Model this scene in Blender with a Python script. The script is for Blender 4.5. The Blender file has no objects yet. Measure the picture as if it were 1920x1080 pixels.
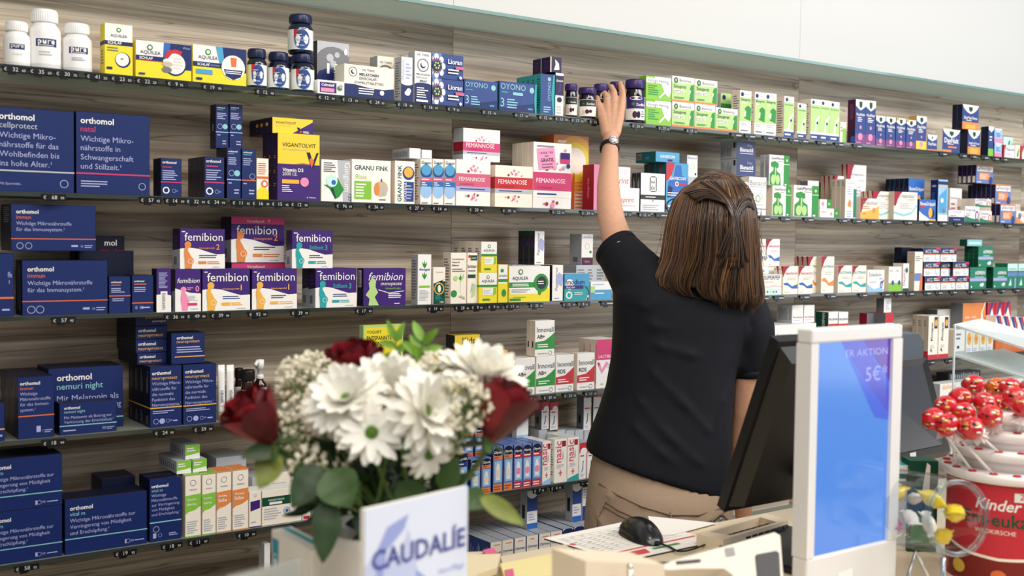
import bpy, bmesh, math, random
from mathutils import Vector, Matrix
random.seed(7)
SC = bpy.context.scene
COL = SC.collection

# ---------------------------------------------------------------- camera
# world axes: X runs along the shelf wall to the right, Y into the wall, Z up (floor at 0)
F = 2100.0                       # focal length in pixels of a 1920 px wide frame
CZ = 1.50                        # eye height
YAW, PITCH, ROLL = (math.radians(a) for a in (35.596, 2.527, 0.697))
_fw = Vector((math.sin(YAW)*math.cos(PITCH), math.cos(YAW)*math.cos(PITCH), -math.sin(PITCH)))
_r0 = Vector((math.cos(YAW), -math.sin(YAW), 0))
_u0 = _r0.cross(_fw)
_rt = _r0*math.cos(ROLL) + _u0*math.sin(ROLL)
_up = -_r0*math.sin(ROLL) + _u0*math.cos(ROLL)
cam = bpy.data.cameras.new('camera'); camo = bpy.data.objects.new('camera', cam); COL.objects.link(camo)
camo.matrix_world = Matrix(((_rt.x, _up.x, -_fw.x, 0), (_rt.y, _up.y, -_fw.y, 0), (_rt.z, _up.z, -_fw.z, CZ), (0, 0, 0, 1)))
cam.sensor_width = 36; cam.lens = F/1920*36; cam.clip_start = .05
cam.dof.use_dof = True; cam.dof.focus_distance = 2.6; cam.dof.aperture_fstop = 4.6
SC.camera = camo

# ---------------------------------------------------------------- world, lights, exposure
SC.view_settings.view_transform = 'Standard'; SC.view_settings.look = 'None'
SC.view_settings.exposure = -0.10; SC.view_settings.gamma = 1; SC.view_settings.use_curve_mapping = False
W = bpy.data.worlds.new('world'); SC.world = W; W.use_nodes = True
W.node_tree.nodes['Background'].inputs[0].default_value = (.93, .96, 1, 1)
W.node_tree.nodes['Background'].inputs[1].default_value = .38
def area(name, loc, target, sx, sy, power, col):
    l = bpy.data.lights.new(name, 'AREA'); l.shape = 'RECTANGLE'; l.size = sx; l.size_y = sy; l.energy = power; l.color = col
    o = bpy.data.objects.new(name, l); COL.objects.link(o); o.location = loc
    o.rotation_euler = (Vector(target)-Vector(loc)).to_track_quat('-Z', 'Y').to_euler()
    return o
area('ceiling_light', (1.2, .1, 3.15), (1.3, 1.8, .9), 3.4, .6, 44, (1, .93, .84))
area('ceiling_light', (3.6, -.3, 3.15), (3.5, 2.3, 1.2), 2.2, 1.0, 70, (.98, .98, 1))
area('ceiling_light', (-.5, -.8, 3.15), (.3, 2.3, 1.2), 2.0, 1.0, 26, (1, .95, .88))
area('counter_spotlight', (1.35, .95, 2.9), (1.2, 1.1, .9), .25, .25, 6, (1, .84, .62))
area('shop_window', (5.8, -1.4, 1.8), (3.0, 2.3, 1.4), 2.6, 2.2, 62, (.86, .93, 1))

# ---------------------------------------------------------------- pixels of the photograph -> points of the place
def _d(px, py): return _fw*F + _rt*(px-960) - _up*(py-540)
C0 = Vector((0, 0, CZ))
def PY(px, py, Y): d = _d(px, py); return C0 + d*(Y/d.y)
def PZ(px, py, Z): d = _d(px, py); return C0 + d*((Z-CZ)/d.z)
def Q(px, py, zc): return C0 + _d(px, py)*(zc/F)

# ---------------------------------------------------------------- materials
def lin(c):
    if isinstance(c, str): c = tuple(int(c[i:i+2], 16) for i in (0, 2, 4))
    return tuple((v/255/12.92 if v/255 <= .04045 else ((v/255+.055)/1.055)**2.4) for v in c)
_M = {}
def mat(c, rough=.5, metal=0, name=None, coat=0, trans=0, emit=0, spec=.5, ior=1.45, sub=0):
    k = (c if isinstance(c, str) else tuple(c), rough, metal, coat, trans, emit, spec, sub)
    if k in _M: return _M[k]
    m = bpy.data.materials.new(name or 'surface'); m.use_nodes = True
    b = m.node_tree.nodes['Principled BSDF']; r = lin(c)
    b.inputs['Base Color'].default_value = (*r, 1); b.inputs['Roughness'].default_value = rough
    b.inputs['Metallic'].default_value = metal; b.inputs['Coat Weight'].default_value = coat
    b.inputs['Transmission Weight'].default_value = trans; b.inputs['IOR'].default_value = ior
    b.inputs['Specular IOR Level'].default_value = spec
    if sub: b.inputs['Subsurface Weight'].default_value = sub; b.inputs['Subsurface Radius'].default_value = (.01, .004, .002)
    if emit: b.inputs['Emission Color'].default_value = (*r, 1); b.inputs['Emission Strength'].default_value = emit
    _M[k] = m; return m
def noisy(m, scale, amt, stretch=(1, 1, 1), bump=0):
    """break a flat colour up with object-space noise"""
    nt = m.node_tree; b = nt.nodes['Principled BSDF']; c = tuple(b.inputs['Base Color'].default_value)
    tc = nt.nodes.new('ShaderNodeTexCoord'); mp = nt.nodes.new('ShaderNodeMapping'); mp.inputs['Scale'].default_value = stretch
    n = nt.nodes.new('ShaderNodeTexNoise'); n.inputs['Scale'].default_value = scale; n.inputs['Detail'].default_value = 6
    rp = nt.nodes.new('ShaderNodeValToRGB'); e = rp.color_ramp.elements
    e[0].position = .3; e[1].position = .7
    e[0].color = (*(v*(1-amt) for v in c[:3]), 1); e[1].color = (*(min(1, v*(1+amt)) for v in c[:3]), 1)
    L = nt.links.new; L(tc.outputs['Object'], mp.inputs[0]); L(mp.outputs[0], n.inputs['Vector']); L(n.outputs['Fac'], rp.inputs[0]); L(rp.outputs[0], b.inputs['Base Color'])
    if bump:
        bp = nt.nodes.new('ShaderNodeBump'); bp.inputs['Strength'].default_value = bump; bp.inputs['Distance'].default_value = .002
        L(n.outputs['Fac'], bp.inputs['Height']); L(bp.outputs[0], b.inputs['Normal'])
    return m

# ---------------------------------------------------------------- object helpers
def tag(o, label, cat, group=None, kind=None):
    if label: o['label'] = label
    if cat: o['category'] = cat
    if group: o['group'] = group
    if kind: o['kind'] = kind
    return o
def thing(name, loc, label, cat, group=None):
    o = bpy.data.objects.new(name, None); COL.objects.link(o); o.location = loc; o.empty_display_size = .02
    bpy.context.view_layer.update() if False else None
    return tag(o, label, cat, group)
def link(name, me, parent=None, world=True):
    """link mesh data as one object; vertices are in world space unless world=False; origin moved to the parent's"""
    o = bpy.data.objects.new(name, me); COL.objects.link(o)
    if parent is not None:
        o.parent = parent
        if world:
            p = parent; off = Vector((0, 0, 0))
            while p is not None: off += p.location; p = p.parent
            me.transform(Matrix.Translation(-off))
    return o
def settle(o):
    """move a parentless mesh's origin to the bottom centre of its box"""
    vs = [v.co for v in o.data.vertices]
    c = Vector(((min(v.x for v in vs)+max(v.x for v in vs))/2, (min(v.y for v in vs)+max(v.y for v in vs))/2, min(v.z for v in vs)))
    o.data.transform(Matrix.Translation(-c)); o.location = c
    return o
class G:
    """mesh gatherer: verts, faces, material per face"""
    def __init__(s): s.v = []; s.f = []; s.mi = []; s.ms = []; s.sm = []
    def m(s, mt):
        if mt not in s.ms: s.ms.append(mt)
        return s.ms.index(mt)
    def add(s, vs, fs, mt, smooth=False):
        b = len(s.v); i = s.m(mt); s.v += [tuple(v) for v in vs]
        for f in fs: s.f.append(tuple(b+k for k in f)); s.mi.append(i); s.sm.append(smooth)
    def box(s, a, b, mt, bev=0, mats=None):
        x0, y0, z0 = a; x1, y1, z1 = b
        if not bev:
            vs = [(x0,y0,z0),(x1,y0,z0),(x1,y1,z0),(x0,y1,z0),(x0,y0,z1),(x1,y0,z1),(x1,y1,z1),(x0,y1,z1)]
            fs = [(0,1,5,4),(3,0,4,7),(4,5,6,7),(1,2,6,5),(2,3,7,6),(3,2,1,0)]
            for k, f in enumerate(fs): s.add([vs[i] for i in f], [(0,1,2,3)], mats[k] if mats else mt)
            return
        bm = bmesh.new(); bmesh.ops.create_cube(bm, size=1)
        for v in bm.verts: v.co = Vector(((x0+x1)/2+v.co.x*(x1-x0), (y0+y1)/2+v.co.y*(y1-y0), (z0+z1)/2+v.co.z*(z1-z0)))
        bmesh.ops.bevel(bm, geom=bm.edges[:], offset=bev, segments=2 if bev > .002 else 1, profile=.5, affect='EDGES')
        s.bm(bm, mt, mats)
    def bm(s, bm, mt, mats=None, smooth=False):
        bm.normal_update(); bm.verts.index_update()
        for f in bm.faces:
            m_ = mt
            if mats:
                n = f.normal; ax = [-n.y, -n.x, n.z, n.x, n.y, -n.z]; m_ = mats[ax.index(max(ax))]
            s.add([v.co for v in f.verts], [tuple(range(len(f.verts)))], m_, smooth)
        bm.free()
    def tube(s, pts, rad, mt, n=8, cap=True, smooth=True):
        pts = [Vector(p) for p in pts]; rs = rad if isinstance(rad, (list, tuple)) else [rad]*len(pts)
        vs = []; ref = None
        for i, p in enumerate(pts):
            t = (pts[min(i+1, len(pts)-1)]-pts[max(i-1, 0)]); t = t.normalized() if t.length > 1e-9 else Vector((0, 0, 1))
            if ref is None: ref = Vector((0, 0, 1)) if abs(t.z) < .9 else Vector((1, 0, 0))
            a = t.cross(ref).normalized(); b = a.cross(t).normalized(); ref = b
            for k in range(n):
                an = 2*math.pi*k/n; vs.append(p + (a*math.cos(an)+b*math.sin(an))*rs[i])
        fs = [(i*n+k, i*n+(k+1) % n, (i+1)*n+(k+1) % n, (i+1)*n+k) for i in range(len(pts)-1) for k in range(n)]
        if cap: fs += [tuple(range(n-1, -1, -1)), tuple((len(pts)-1)*n+k for k in range(n))]
        s.add(vs, fs, mt, smooth)
    def lathe(s, prof, mt, c=(0, 0, 0), n=28, axis=None, smooth=True, cap=True):
        """prof: (radius, height) pairs around c, along axis (default Z)"""
        ax = Vector(axis or (0, 0, 1)).normalized(); q = Vector((0, 0, 1)).rotation_difference(ax); c = Vector(c); vs = []
        for r, h in prof:
            for k in range(n):
                an = 2*math.pi*k/n; vs.append(c + q @ Vector((r*math.cos(an), r*math.sin(an), h)))
        fs = [(i*n+k, i*n+(k+1) % n, (i+1)*n+(k+1) % n, (i+1)*n+k) for i in range(len(prof)-1) for k in range(n)]
        if cap and prof[0][0] > 1e-6: fs.append(tuple(range(n-1, -1, -1)))
        if cap and prof[-1][0] > 1e-6: fs.append(tuple((len(prof)-1)*n+k for k in range(n)))
        s.add(vs, fs, mt, smooth)
    def ball(s, c, r, mt, seg=10, rings=7, rot=None, smooth=True):
        c = Vector(c); r = r if isinstance(r, (tuple, list)) else (r, r, r); vs = []; fs = []
        for i in range(rings+1):
            th = math.pi*i/rings
            for k in range(seg):
                an = 2*math.pi*k/seg; p = Vector((r[0]*math.sin(th)*math.cos(an), r[1]*math.sin(th)*math.sin(an), r[2]*math.cos(th)))
                vs.append(c + (rot @ p if rot else p))
        for i in range(rings):
            for k in range(seg): fs.append((i*seg+k, (i+1)*seg+k, (i+1)*seg+(k+1) % seg, i*seg+(k+1) % seg))
        s.add(vs, fs, mt, smooth)
    def poly(s, pts, mt): s.add(pts, [tuple(range(len(pts)))], mt)
    def prism(s, pts, off, mt):
        """closed outline extruded by off"""
        n = len(pts); off = Vector(off); a = [Vector(p) for p in pts]; b = [p+off for p in a]
        s.add(a+b, [tuple(range(n-1, -1, -1)), tuple(range(n, 2*n))] + [(k, (k+1) % n, n+(k+1) % n, n+k) for k in range(n)], mt)
    def mesh(s, name='mesh', merge=False):
        me = bpy.data.meshes.new(name); me.from_pydata(s.v, [], s.f)
        for m_ in s.ms: me.materials.append(m_)
        me.polygons.foreach_set('material_index', s.mi); me.polygons.foreach_set('use_smooth', s.sm)
        if merge:
            bm = bmesh.new(); bm.from_mesh(me); bmesh.ops.remove_doubles(bm, verts=bm.verts[:], dist=1e-6)
            bmesh.ops.recalc_face_normals(bm, faces=bm.faces[:]); bm.to_mesh(me); bm.free()
        me.update(); return me
    def obj(s, name, parent=None, merge=False):
        o = link(name, s.mesh(name, merge), parent)
        return o if parent is not None else settle(o)

# ---------------------------------------------------------------- lettering (built-in font, cached as outlines)
_T = {}
def letters(txt, bold=0, shear=0):
    k = (txt, bold, shear)
    if k not in _T:
        cu = bpy.data.curves.new('lettering', 'FONT'); cu.body = txt; cu.resolution_u = 2; cu.offset = bold; cu.shear = shear
        o = bpy.data.objects.new('lettering', cu); COL.objects.link(o)
        dg = bpy.context.evaluated_depsgraph_get(); me = bpy.data.meshes.new_from_object(o.evaluated_get(dg))
        bm = bmesh.new(); bm.from_mesh(me); bmesh.ops.remove_doubles(bm, verts=bm.verts[:], dist=1e-5)
        bmesh.ops.dissolve_limit(bm, angle_limit=.02, verts=bm.verts[:], edges=bm.edges[:]); bm.verts.index_update()
        vs = [tuple(v.co) for v in bm.verts]; fs = [tuple(v.index for v in f.verts) for f in bm.faces]; bm.free()
        bpy.data.objects.remove(o); bpy.data.curves.remove(cu); bpy.data.meshes.remove(me)
        xs = [v[0] for v in vs] or [0, 1]; ys = [v[1] for v in vs] or [0, 1]
        _T[k] = (vs, fs, min(xs), max(xs), min(ys), max(ys))
    return _T[k]

# ---------------------------------------------------------------- printed faces: a tiny language
CC = dict(w='f2efe9', k='141416', n='132761', N='0a122e', v='3f2373', V='22113f', y='efdc2e', Y='f0d13c', o='e38a48', O='e0703a', r='c72d3a', R='a01230',
          g='2f8f3c', G='86c340', l='b6d78a', e='f5ecdc', b='2f69b8', B='9cc3ea', t='2aa3a6', T='0f5f63', p='cf3c72', P='f08fb4', c='4f9fcb', s='b9bcc2', S='77787c',
          m='c9f0e4', d='0e4a35', a='efe0cf', A='c8b9a6', z='4a1838', q='7c4a7e', x='a8aed8', i='eeb348', u='2d4686', U='3a4672', f='d2607e', j='8cc9cf', h='1f7d5f', D='2b2c30', H='6a82bd')
def cm(code, rough=.42): return mat(CC[code], rough, spec=.4)
def face(g, art, O, U, V, Nn, seed=0):
    """draw the art string on the face with origin O, edge vectors U and V and outward normal Nn"""
    rnd = random.Random(seed); w, h = U.length, V.length; u, v = U/w, V/h; lay = [0]
    def pt(a, b): return O + u*(a*w) + v*(b*h) + Nn*(.00012*lay[0]+.00012)
    for el in art:
        f = el.split(','); c = f[0]; fl = lambda i: float(f[i]); lay[0] += 1; cl_ = lambda q: (min(1, max(0, q[0])), min(1, max(0, q[1])))
        if c == 'r': g.poly([pt(fl(1), fl(2)), pt(fl(3), fl(2)), pt(fl(3), fl(4)), pt(fl(1), fl(4))], cm(f[5]))
        elif c == 'p':
            xs = [float(k) for k in f[2:]]; g.poly([pt(*cl_((xs[i], xs[i+1]))) for i in range(0, len(xs), 2)], cm(f[1]))
        elif c in 'co' or c == 'e':
            ru, rv = (fl(3)*h/w, fl(3)) if c != 'e' else (fl(3), fl(4)); col = cm(f[5] if c == 'e' else f[4]); n = 20
            ring = [(fl(1)+ru*math.cos(2*math.pi*k/n), fl(2)+rv*math.sin(2*math.pi*k/n)) for k in range(n)]
            if c != 'o': g.poly([pt(*cl_(q)) for q in ring], col)
            else:
                inn = [(fl(1)+(q[0]-fl(1))*.84, fl(2)+(q[1]-fl(2))*.84) for q in ring]
                for k in range(n): g.poly([pt(*cl_(q)) for q in (ring[k], ring[(k+1) % n], inn[(k+1) % n], inn[k])], col)
        elif c == 'l':
            u0, v0, u1, v1, n = fl(1), fl(2), fl(3), fl(4), int(f[5]); st = (v1-v0)/n
            for k in range(n):
                e = u0+(u1-u0)*rnd.uniform(.6, 1); y = v0+st*k
                g.poly([pt(u0, y+st*.25), pt(e, y+st*.25), pt(e, y+st*.7), pt(u0, y+st*.7)], cm(f[6]))
        elif c == 'L':   # upright lines
            u0, v0, u1, v1, n = fl(1), fl(2), fl(3), fl(4), int(f[5]); st = (u1-u0)/n
            for k in range(n):
                e = v0+(v1-v0)*rnd.uniform(.6, 1); x = u0+st*k
                g.poly([pt(x+st*.25, v0), pt(x+st*.7, v0), pt(x+st*.7, e), pt(x+st*.25, e)], cm(f[6]))
        elif c in ('t', 'T', 'h', 'i'):
            bold = .018 if 'B' in f[6:] else 0; sh = .25 if ('I' in f[6:] or c == 'i') else 0
            if 'U' in f[6:]: sh = 0
            vs, fs, a0, a1, b0, b1 = letters(f[4], bold, sh)
            if c == 'T':     # upright text: u, v0, v1 span
                k = (fl(3)-fl(2))*h/(a1-a0); q = [pt(fl(1)-(y)*k/w, fl(2)+(x-a0)*k/h) for x, y, _ in vs]
                if 'D' in f[6:]: q = [pt(fl(1)+(y)*k/w, fl(3)-(x-a0)*k/h) for x, y, _ in vs]
            elif c == 'h':   # fixed height
                k = fl(3)*h/.72; kx = min(k, (.97-fl(1))*w/(a1-a0)); q = [pt(fl(1)+(x-a0)*kx/w, fl(2)+y*k/h) for x, y, _ in vs]
            else:            # u0, v, u1 span, on baseline v
                k = (fl(3)-fl(1))*w/(a1-a0); q = [pt(fl(1)+(x-a0)*k/w, fl(2)+y*k/h) for x, y, _ in vs]
                if 'X' in f[6:]: q = [pt(fl(3)-(x-a0)*k/w, fl(2)-y*k/h) for x, y, _ in vs]
            g.add(q, fs, cm(f[5]))
# ================================================================ the room
YS, YW = 2.2, 2.377              # shelf front, wall
SZ = [CZ+.534-.2294*k for k in range(7)]     # shelf tops, S0 (glass above) .. S6
def wood():
    m = bpy.data.materials.new('wood_laminate'); m.use_nodes = True; nt = m.node_tree; b = nt.nodes['Principled BSDF']; L = nt.links.new; N = nt.nodes.new
    tc = N('ShaderNodeTexCoord'); sx = N('ShaderNodeSeparateXYZ'); L(tc.outputs['Object'], sx.inputs[0])
    pan = N('ShaderNodeMath'); pan.operation = 'MULTIPLY_ADD'; pan.inputs[1].default_value = 1/1.296; pan.inputs[2].default_value = 20-1.512/1.296
    L(sx.outputs[0], pan.inputs[0]); fl = N('ShaderNodeMath'); fl.operation = 'FLOOR'; L(pan.outputs[0], fl.inputs[0])
    off = N('ShaderNodeMath'); off.operation = 'MULTIPLY'; off.inputs[1].default_value = 7.31; L(fl.outputs[0], off.inputs[0])
    # broad warp so the grain bends
    def coord(ax, az):
        a = N('ShaderNodeMath'); a.operation = 'MULTIPLY'; a.inputs[1].default_value = ax; L(sx.outputs[0], a.inputs[0])
        z = N('ShaderNodeMath'); z.operation = 'MULTIPLY'; z.inputs[1].default_value = az; L(sx.outputs[2], z.inputs[0])
        c = N('ShaderNodeCombineXYZ'); L(a.outputs[0], c.inputs[0]); L(off.outputs[0], c.inputs[1]); L(z.outputs[0], c.inputs[2]); return c
    def noise(co, sc, det, dist=0):
        n = N('ShaderNodeTexNoise'); n.inputs['Scale'].default_value = sc; n.inputs['Detail'].default_value = det; n.inputs['Distortion'].default_value = dist
        L(co.outputs[0], n.inputs['Vector']); return n
    n1 = noise(coord(.55, 15), 1.0, 3, .6); n2 = noise(coord(1.2, 75), 1.0, 5, .4); n3 = noise(coord(.9, 24), 1.0, 2, 1.2); n4 = noise(coord(7, 340), 1, 3)
    r1 = N('ShaderNodeValToRGB'); e = r1.color_ramp.elements; e[0].position = .36; e[0].color = (*lin('9a8572'), 1); e[1].position = .62; e[1].color = (*lin('f9e7d0'), 1)
    L(n1.outputs['Fac'], r1.inputs[0])
    r2 = N('ShaderNodeValToRGB'); e = r2.color_ramp.elements; e[0].position = .3; e[0].color = (.52, .48, .45, 1); e[1].position = .62; e[1].color = (1, 1, 1, 1)
    L(n2.outputs['Fac'], r2.inputs[0])
    r3 = N('ShaderNodeValToRGB'); e = r3.color_ramp.elements; e[0].position = .485; e[0].color = (1, 1, 1, 1); e[1].position = .5; e[1].color = (.36, .32, .29, 1)
    e2 = r3.color_ramp.elements.new(.515); e2.color = (1, 1, 1, 1); L(n3.outputs['Fac'], r3.inputs[0])
    r4 = N('ShaderNodeValToRGB'); e = r4.color_ramp.elements; e[0].position = .3; e[0].color = (.8, .8, .8, 1); e[1].position = .7; e[1].color = (1.08, 1.08, 1.08, 1); L(n4.outputs['Fac'], r4.inputs[0])
    def mul(a, b_, f=1):
        x = N('ShaderNodeMix'); x.data_type = 'RGBA'; x.blend_type = 'MULTIPLY'; x.inputs[0].default_value = f; L(a, x.inputs[6]); L(b_, x.inputs[7]); return x.outputs[2]
    L(mul(mul(mul(r1.outputs[0], r2.outputs[0], .9), r3.outputs[0], .75), r4.outputs[0]), b.inputs['Base Color'])
    b.inputs['Roughness'].default_value = .42; b.inputs['Specular IOR Level'].default_value = .35
    return m
WOOD = wood(); SEAM = mat('4b4038', .7); WHITE = mat('d3d2ce', .6)
g = G(); z_top = SZ[0]-.012
xs = [-2.4, 1.512-1.296, 1.512, 2.808, 2.808+1.296, 6.2]
for a, b in zip(xs[:-1], xs[1:]): g.box((a+.0006, YW, 0), (b-.0006, YW+.02, z_top), WOOD)
g.box((xs[0], YW+.006, 0), (xs[-1], YW+.03, z_top), SEAM)
o = link('wall_back', g.mesh()); tag(o, 'shelf wall clad in brown striped wood laminate panels', 'wall', None, 'structure')
g = G(); xw = [-2.4, .216, 1.512, 2.808, 4.104, 6.2]
for a, b in zip(xw[:-1], xw[1:]): g.box((a+.0005, YW, z_top+.0005), (b-.0005, YW+.02, 3.2), WHITE)
g.box((xw[0], YW+.006, z_top+.001), (xw[-1], YW+.03, 3.2), mat('c9c7c2', .7))
o = link('trim_1', g.mesh()); tag(o, 'white wall panelling above the top glass shelf', 'wall', None, 'structure')
g = G(); g.box((-3, -3, -.05), (7, 2.45, 0), noisy(mat('9a8f82', .45), 6, .12)); o = link('floor', g.mesh()); tag(o, 'beige shop floor', 'floor', None, 'structure')
# shelves: satin glass boards with a black price rail
def satin():
    m = bpy.data.materials.new('satin_glass'); m.use_nodes = True; nt = m.node_tree; b = nt.nodes['Principled BSDF']; N = nt.nodes.new; L = nt.links.new
    b.inputs['Base Color'].default_value = (*lin('b4bbb3'), 1); b.inputs['Roughness'].default_value = .3
    t = N('ShaderNodeBsdfTranslucent'); t.inputs[0].default_value = (*lin('d9e2da'), 1); x = N('ShaderNodeMixShader'); x.inputs[0].default_value = .58
    L(b.outputs[0], x.inputs[1]); L(t.outputs[0], x.inputs[2]); L(x.outputs[0], nt.nodes['Material Output'].inputs[0]); return m
SATIN = satin(); EDGE = mat('6c918b', .15, coat=.5); RAIL = mat('333936', .12, coat=.5)
ORD = ['glass', 'topmost stocked', 'second stocked', 'third stocked', 'fourth stocked', 'fifth stocked', 'lowest']
for k in range(7):
    th = .008; z = SZ[k]
    t = thing('wall_shelf', (1.8, YS+.09, z-th), ('empty satin glass shelf above all the goods, below the white wall' if k == 0 else
        f'satin glass shelf with dark polished edge, the {["","topmost carrying goods","second from top carrying goods","third carrying goods","fourth carrying goods","fifth carrying goods","lowest one behind the counter"][k]}'), 'shelf', 'glass wall shelves')
    g = G(); g.box((-1.6, YS, z-th), (5.6, YW-.0005, z), SATIN); g.obj('shelf_board', t)
    g = G()
    if k == 0: g.box((-1.6, YS-.003, z-th), (5.6, YS-.0003, z), EDGE)
    else: g.box((-1.6, YS-.003, z-th), (5.6, YS-.0003, z), RAIL)
    g.obj('front_edge' if k == 0 else 'polished_edge', t)
# ================================================================ goods on the shelves
REC = []; SIDE = 'sl,.12,.1,.85,.9,14,S'
def B(sh, x0, x1, yt, look, cols, art, side='', b=None, s=.006, sx=None, n=1, d=None, name='medicine_box', cat='box'):
    """a carton: pixels of its front (left, right, top; b: foot when stacked), s: setback from the shelf front, sx: pixel where its row's left sides end, n: boxes deep"""
    Y = YS+s; xc = (x0+x1)/2
    X0 = PY(x0, yt+30, Y).x; X1 = PY(x1, yt+30, Y).x; z1 = PY(xc, yt, Y).z
    z0 = SZ[sh] if b is None else PY(xc, b, Y).z
    tot = Y*((x0+525)/(sx+525)-1) if sx is not None else (d or min(.06, .75*(X1-X0)+.01))*n
    if sx is not None: tot = max(tot, (d or (.03 if n == 1 else 0))*n)
    tot = min(max(tot, .018*n), YW-.003-Y)
    REC.append(dict(sh=sh, x0=X0+.0004, x1=X1-.0004, z0=z0, z1=z1, y=Y, d=tot/n-.0004, n=n, look=look, cols=cols, art=art, side=side, on=b is not None, name=name, cat=cat, px=(x0, x1)))
    if name == 'medicine_box':
        asp = (z1-z0)/(X1-X0)
        REC[-1]['name'] = 'supplement_box' if cols[0] in 'nNv' else 'spray_box' if 'spray' in look or 'nose' in look else 'slim_box' if asp > 2.1 else 'medicine_box'
# ---- shelf 1
AQ = 'c,.5,.86,.055,g;c,.5,.86,.03,w;t,.22,.71,.78,AQUILEA,n'
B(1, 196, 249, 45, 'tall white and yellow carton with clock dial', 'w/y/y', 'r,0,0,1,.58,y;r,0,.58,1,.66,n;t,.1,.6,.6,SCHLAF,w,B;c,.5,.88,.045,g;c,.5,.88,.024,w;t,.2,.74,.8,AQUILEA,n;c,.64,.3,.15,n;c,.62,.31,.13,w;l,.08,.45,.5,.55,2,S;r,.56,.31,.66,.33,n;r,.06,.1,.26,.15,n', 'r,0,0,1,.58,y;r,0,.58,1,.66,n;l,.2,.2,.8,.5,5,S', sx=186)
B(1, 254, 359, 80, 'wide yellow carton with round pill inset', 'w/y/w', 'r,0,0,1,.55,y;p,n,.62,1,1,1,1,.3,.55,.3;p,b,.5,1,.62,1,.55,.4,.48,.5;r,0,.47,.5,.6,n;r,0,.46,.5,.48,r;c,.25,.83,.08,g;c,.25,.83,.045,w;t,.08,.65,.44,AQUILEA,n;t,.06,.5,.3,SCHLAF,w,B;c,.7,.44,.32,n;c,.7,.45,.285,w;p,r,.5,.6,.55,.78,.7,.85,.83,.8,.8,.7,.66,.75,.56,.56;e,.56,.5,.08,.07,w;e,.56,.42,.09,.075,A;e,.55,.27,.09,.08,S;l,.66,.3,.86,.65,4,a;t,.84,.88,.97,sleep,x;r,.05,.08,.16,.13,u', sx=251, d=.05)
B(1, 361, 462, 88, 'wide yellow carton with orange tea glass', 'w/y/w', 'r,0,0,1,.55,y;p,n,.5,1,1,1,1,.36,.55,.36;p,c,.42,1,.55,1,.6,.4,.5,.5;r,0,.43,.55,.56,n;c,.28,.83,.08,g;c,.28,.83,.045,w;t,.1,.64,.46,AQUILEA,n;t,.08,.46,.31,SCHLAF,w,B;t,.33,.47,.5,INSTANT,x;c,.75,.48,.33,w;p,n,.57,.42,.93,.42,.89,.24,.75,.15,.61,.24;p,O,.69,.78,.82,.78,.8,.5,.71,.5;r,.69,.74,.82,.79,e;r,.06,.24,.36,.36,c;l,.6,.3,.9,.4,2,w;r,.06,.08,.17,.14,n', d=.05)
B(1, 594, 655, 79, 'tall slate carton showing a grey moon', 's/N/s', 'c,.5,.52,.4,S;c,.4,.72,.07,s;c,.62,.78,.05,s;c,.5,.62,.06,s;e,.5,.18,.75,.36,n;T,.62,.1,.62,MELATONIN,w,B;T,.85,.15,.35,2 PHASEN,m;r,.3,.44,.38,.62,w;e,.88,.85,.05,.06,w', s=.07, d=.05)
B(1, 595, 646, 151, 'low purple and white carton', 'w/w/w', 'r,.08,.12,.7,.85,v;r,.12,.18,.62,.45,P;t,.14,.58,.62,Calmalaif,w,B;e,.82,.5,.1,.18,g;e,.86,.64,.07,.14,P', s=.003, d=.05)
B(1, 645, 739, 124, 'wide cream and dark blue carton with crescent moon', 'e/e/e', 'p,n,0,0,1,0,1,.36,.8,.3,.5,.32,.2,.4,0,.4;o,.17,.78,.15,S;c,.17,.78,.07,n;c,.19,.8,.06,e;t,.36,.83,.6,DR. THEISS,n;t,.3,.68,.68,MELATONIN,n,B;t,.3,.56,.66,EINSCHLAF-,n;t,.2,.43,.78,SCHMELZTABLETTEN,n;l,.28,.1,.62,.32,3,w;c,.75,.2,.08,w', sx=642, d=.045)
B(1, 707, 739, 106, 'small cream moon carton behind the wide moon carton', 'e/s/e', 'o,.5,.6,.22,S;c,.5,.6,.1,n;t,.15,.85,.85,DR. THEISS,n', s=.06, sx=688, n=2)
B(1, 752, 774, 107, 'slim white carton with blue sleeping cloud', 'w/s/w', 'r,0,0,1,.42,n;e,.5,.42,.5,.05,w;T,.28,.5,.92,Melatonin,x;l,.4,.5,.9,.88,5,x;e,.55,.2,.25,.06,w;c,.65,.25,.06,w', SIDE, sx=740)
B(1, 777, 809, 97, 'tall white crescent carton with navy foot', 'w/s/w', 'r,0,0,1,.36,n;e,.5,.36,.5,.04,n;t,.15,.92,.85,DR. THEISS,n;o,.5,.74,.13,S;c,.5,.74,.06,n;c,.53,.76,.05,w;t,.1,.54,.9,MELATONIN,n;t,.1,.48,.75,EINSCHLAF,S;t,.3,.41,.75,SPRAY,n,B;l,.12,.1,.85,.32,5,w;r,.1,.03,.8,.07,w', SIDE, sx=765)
import math as _m
LI = 'p,H,0,0,.2,0,.3,1,0,1;' + ''.join(f'e,{.13+.22*_m.cos(k*.785):.2f},{.5+.36*_m.sin(k*.785):.2f},.07,.13,w;' for k in range(8)) + ''.join(f'e,{.13+.16*_m.cos(k*.4):.2f},{.5+.27*_m.sin(k*.4):.2f},.02,.05,q;' for k in range(16)) + 'c,.13,.5,.2,D;' + ''.join(f'e,{.13+.07*_m.cos(k*1.05):.2f},{.5+.12*_m.sin(k*1.05):.2f},.025,.04,l;' for k in range(6)) + 't,.48,.62,.93,Lioran,w,B;r,.72,.42,1,.54,f;l,.48,.2,.9,.44,2,w;c,.88,.1,.06,w'
B(1, 810, 869, 149, 'blue carton with passion flower', 'u/n/u', LI, d=.04)
B(1, 810, 869, 102, 'blue carton with passion flower', 'u/n/u', LI, b=149, d=.04)
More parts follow.
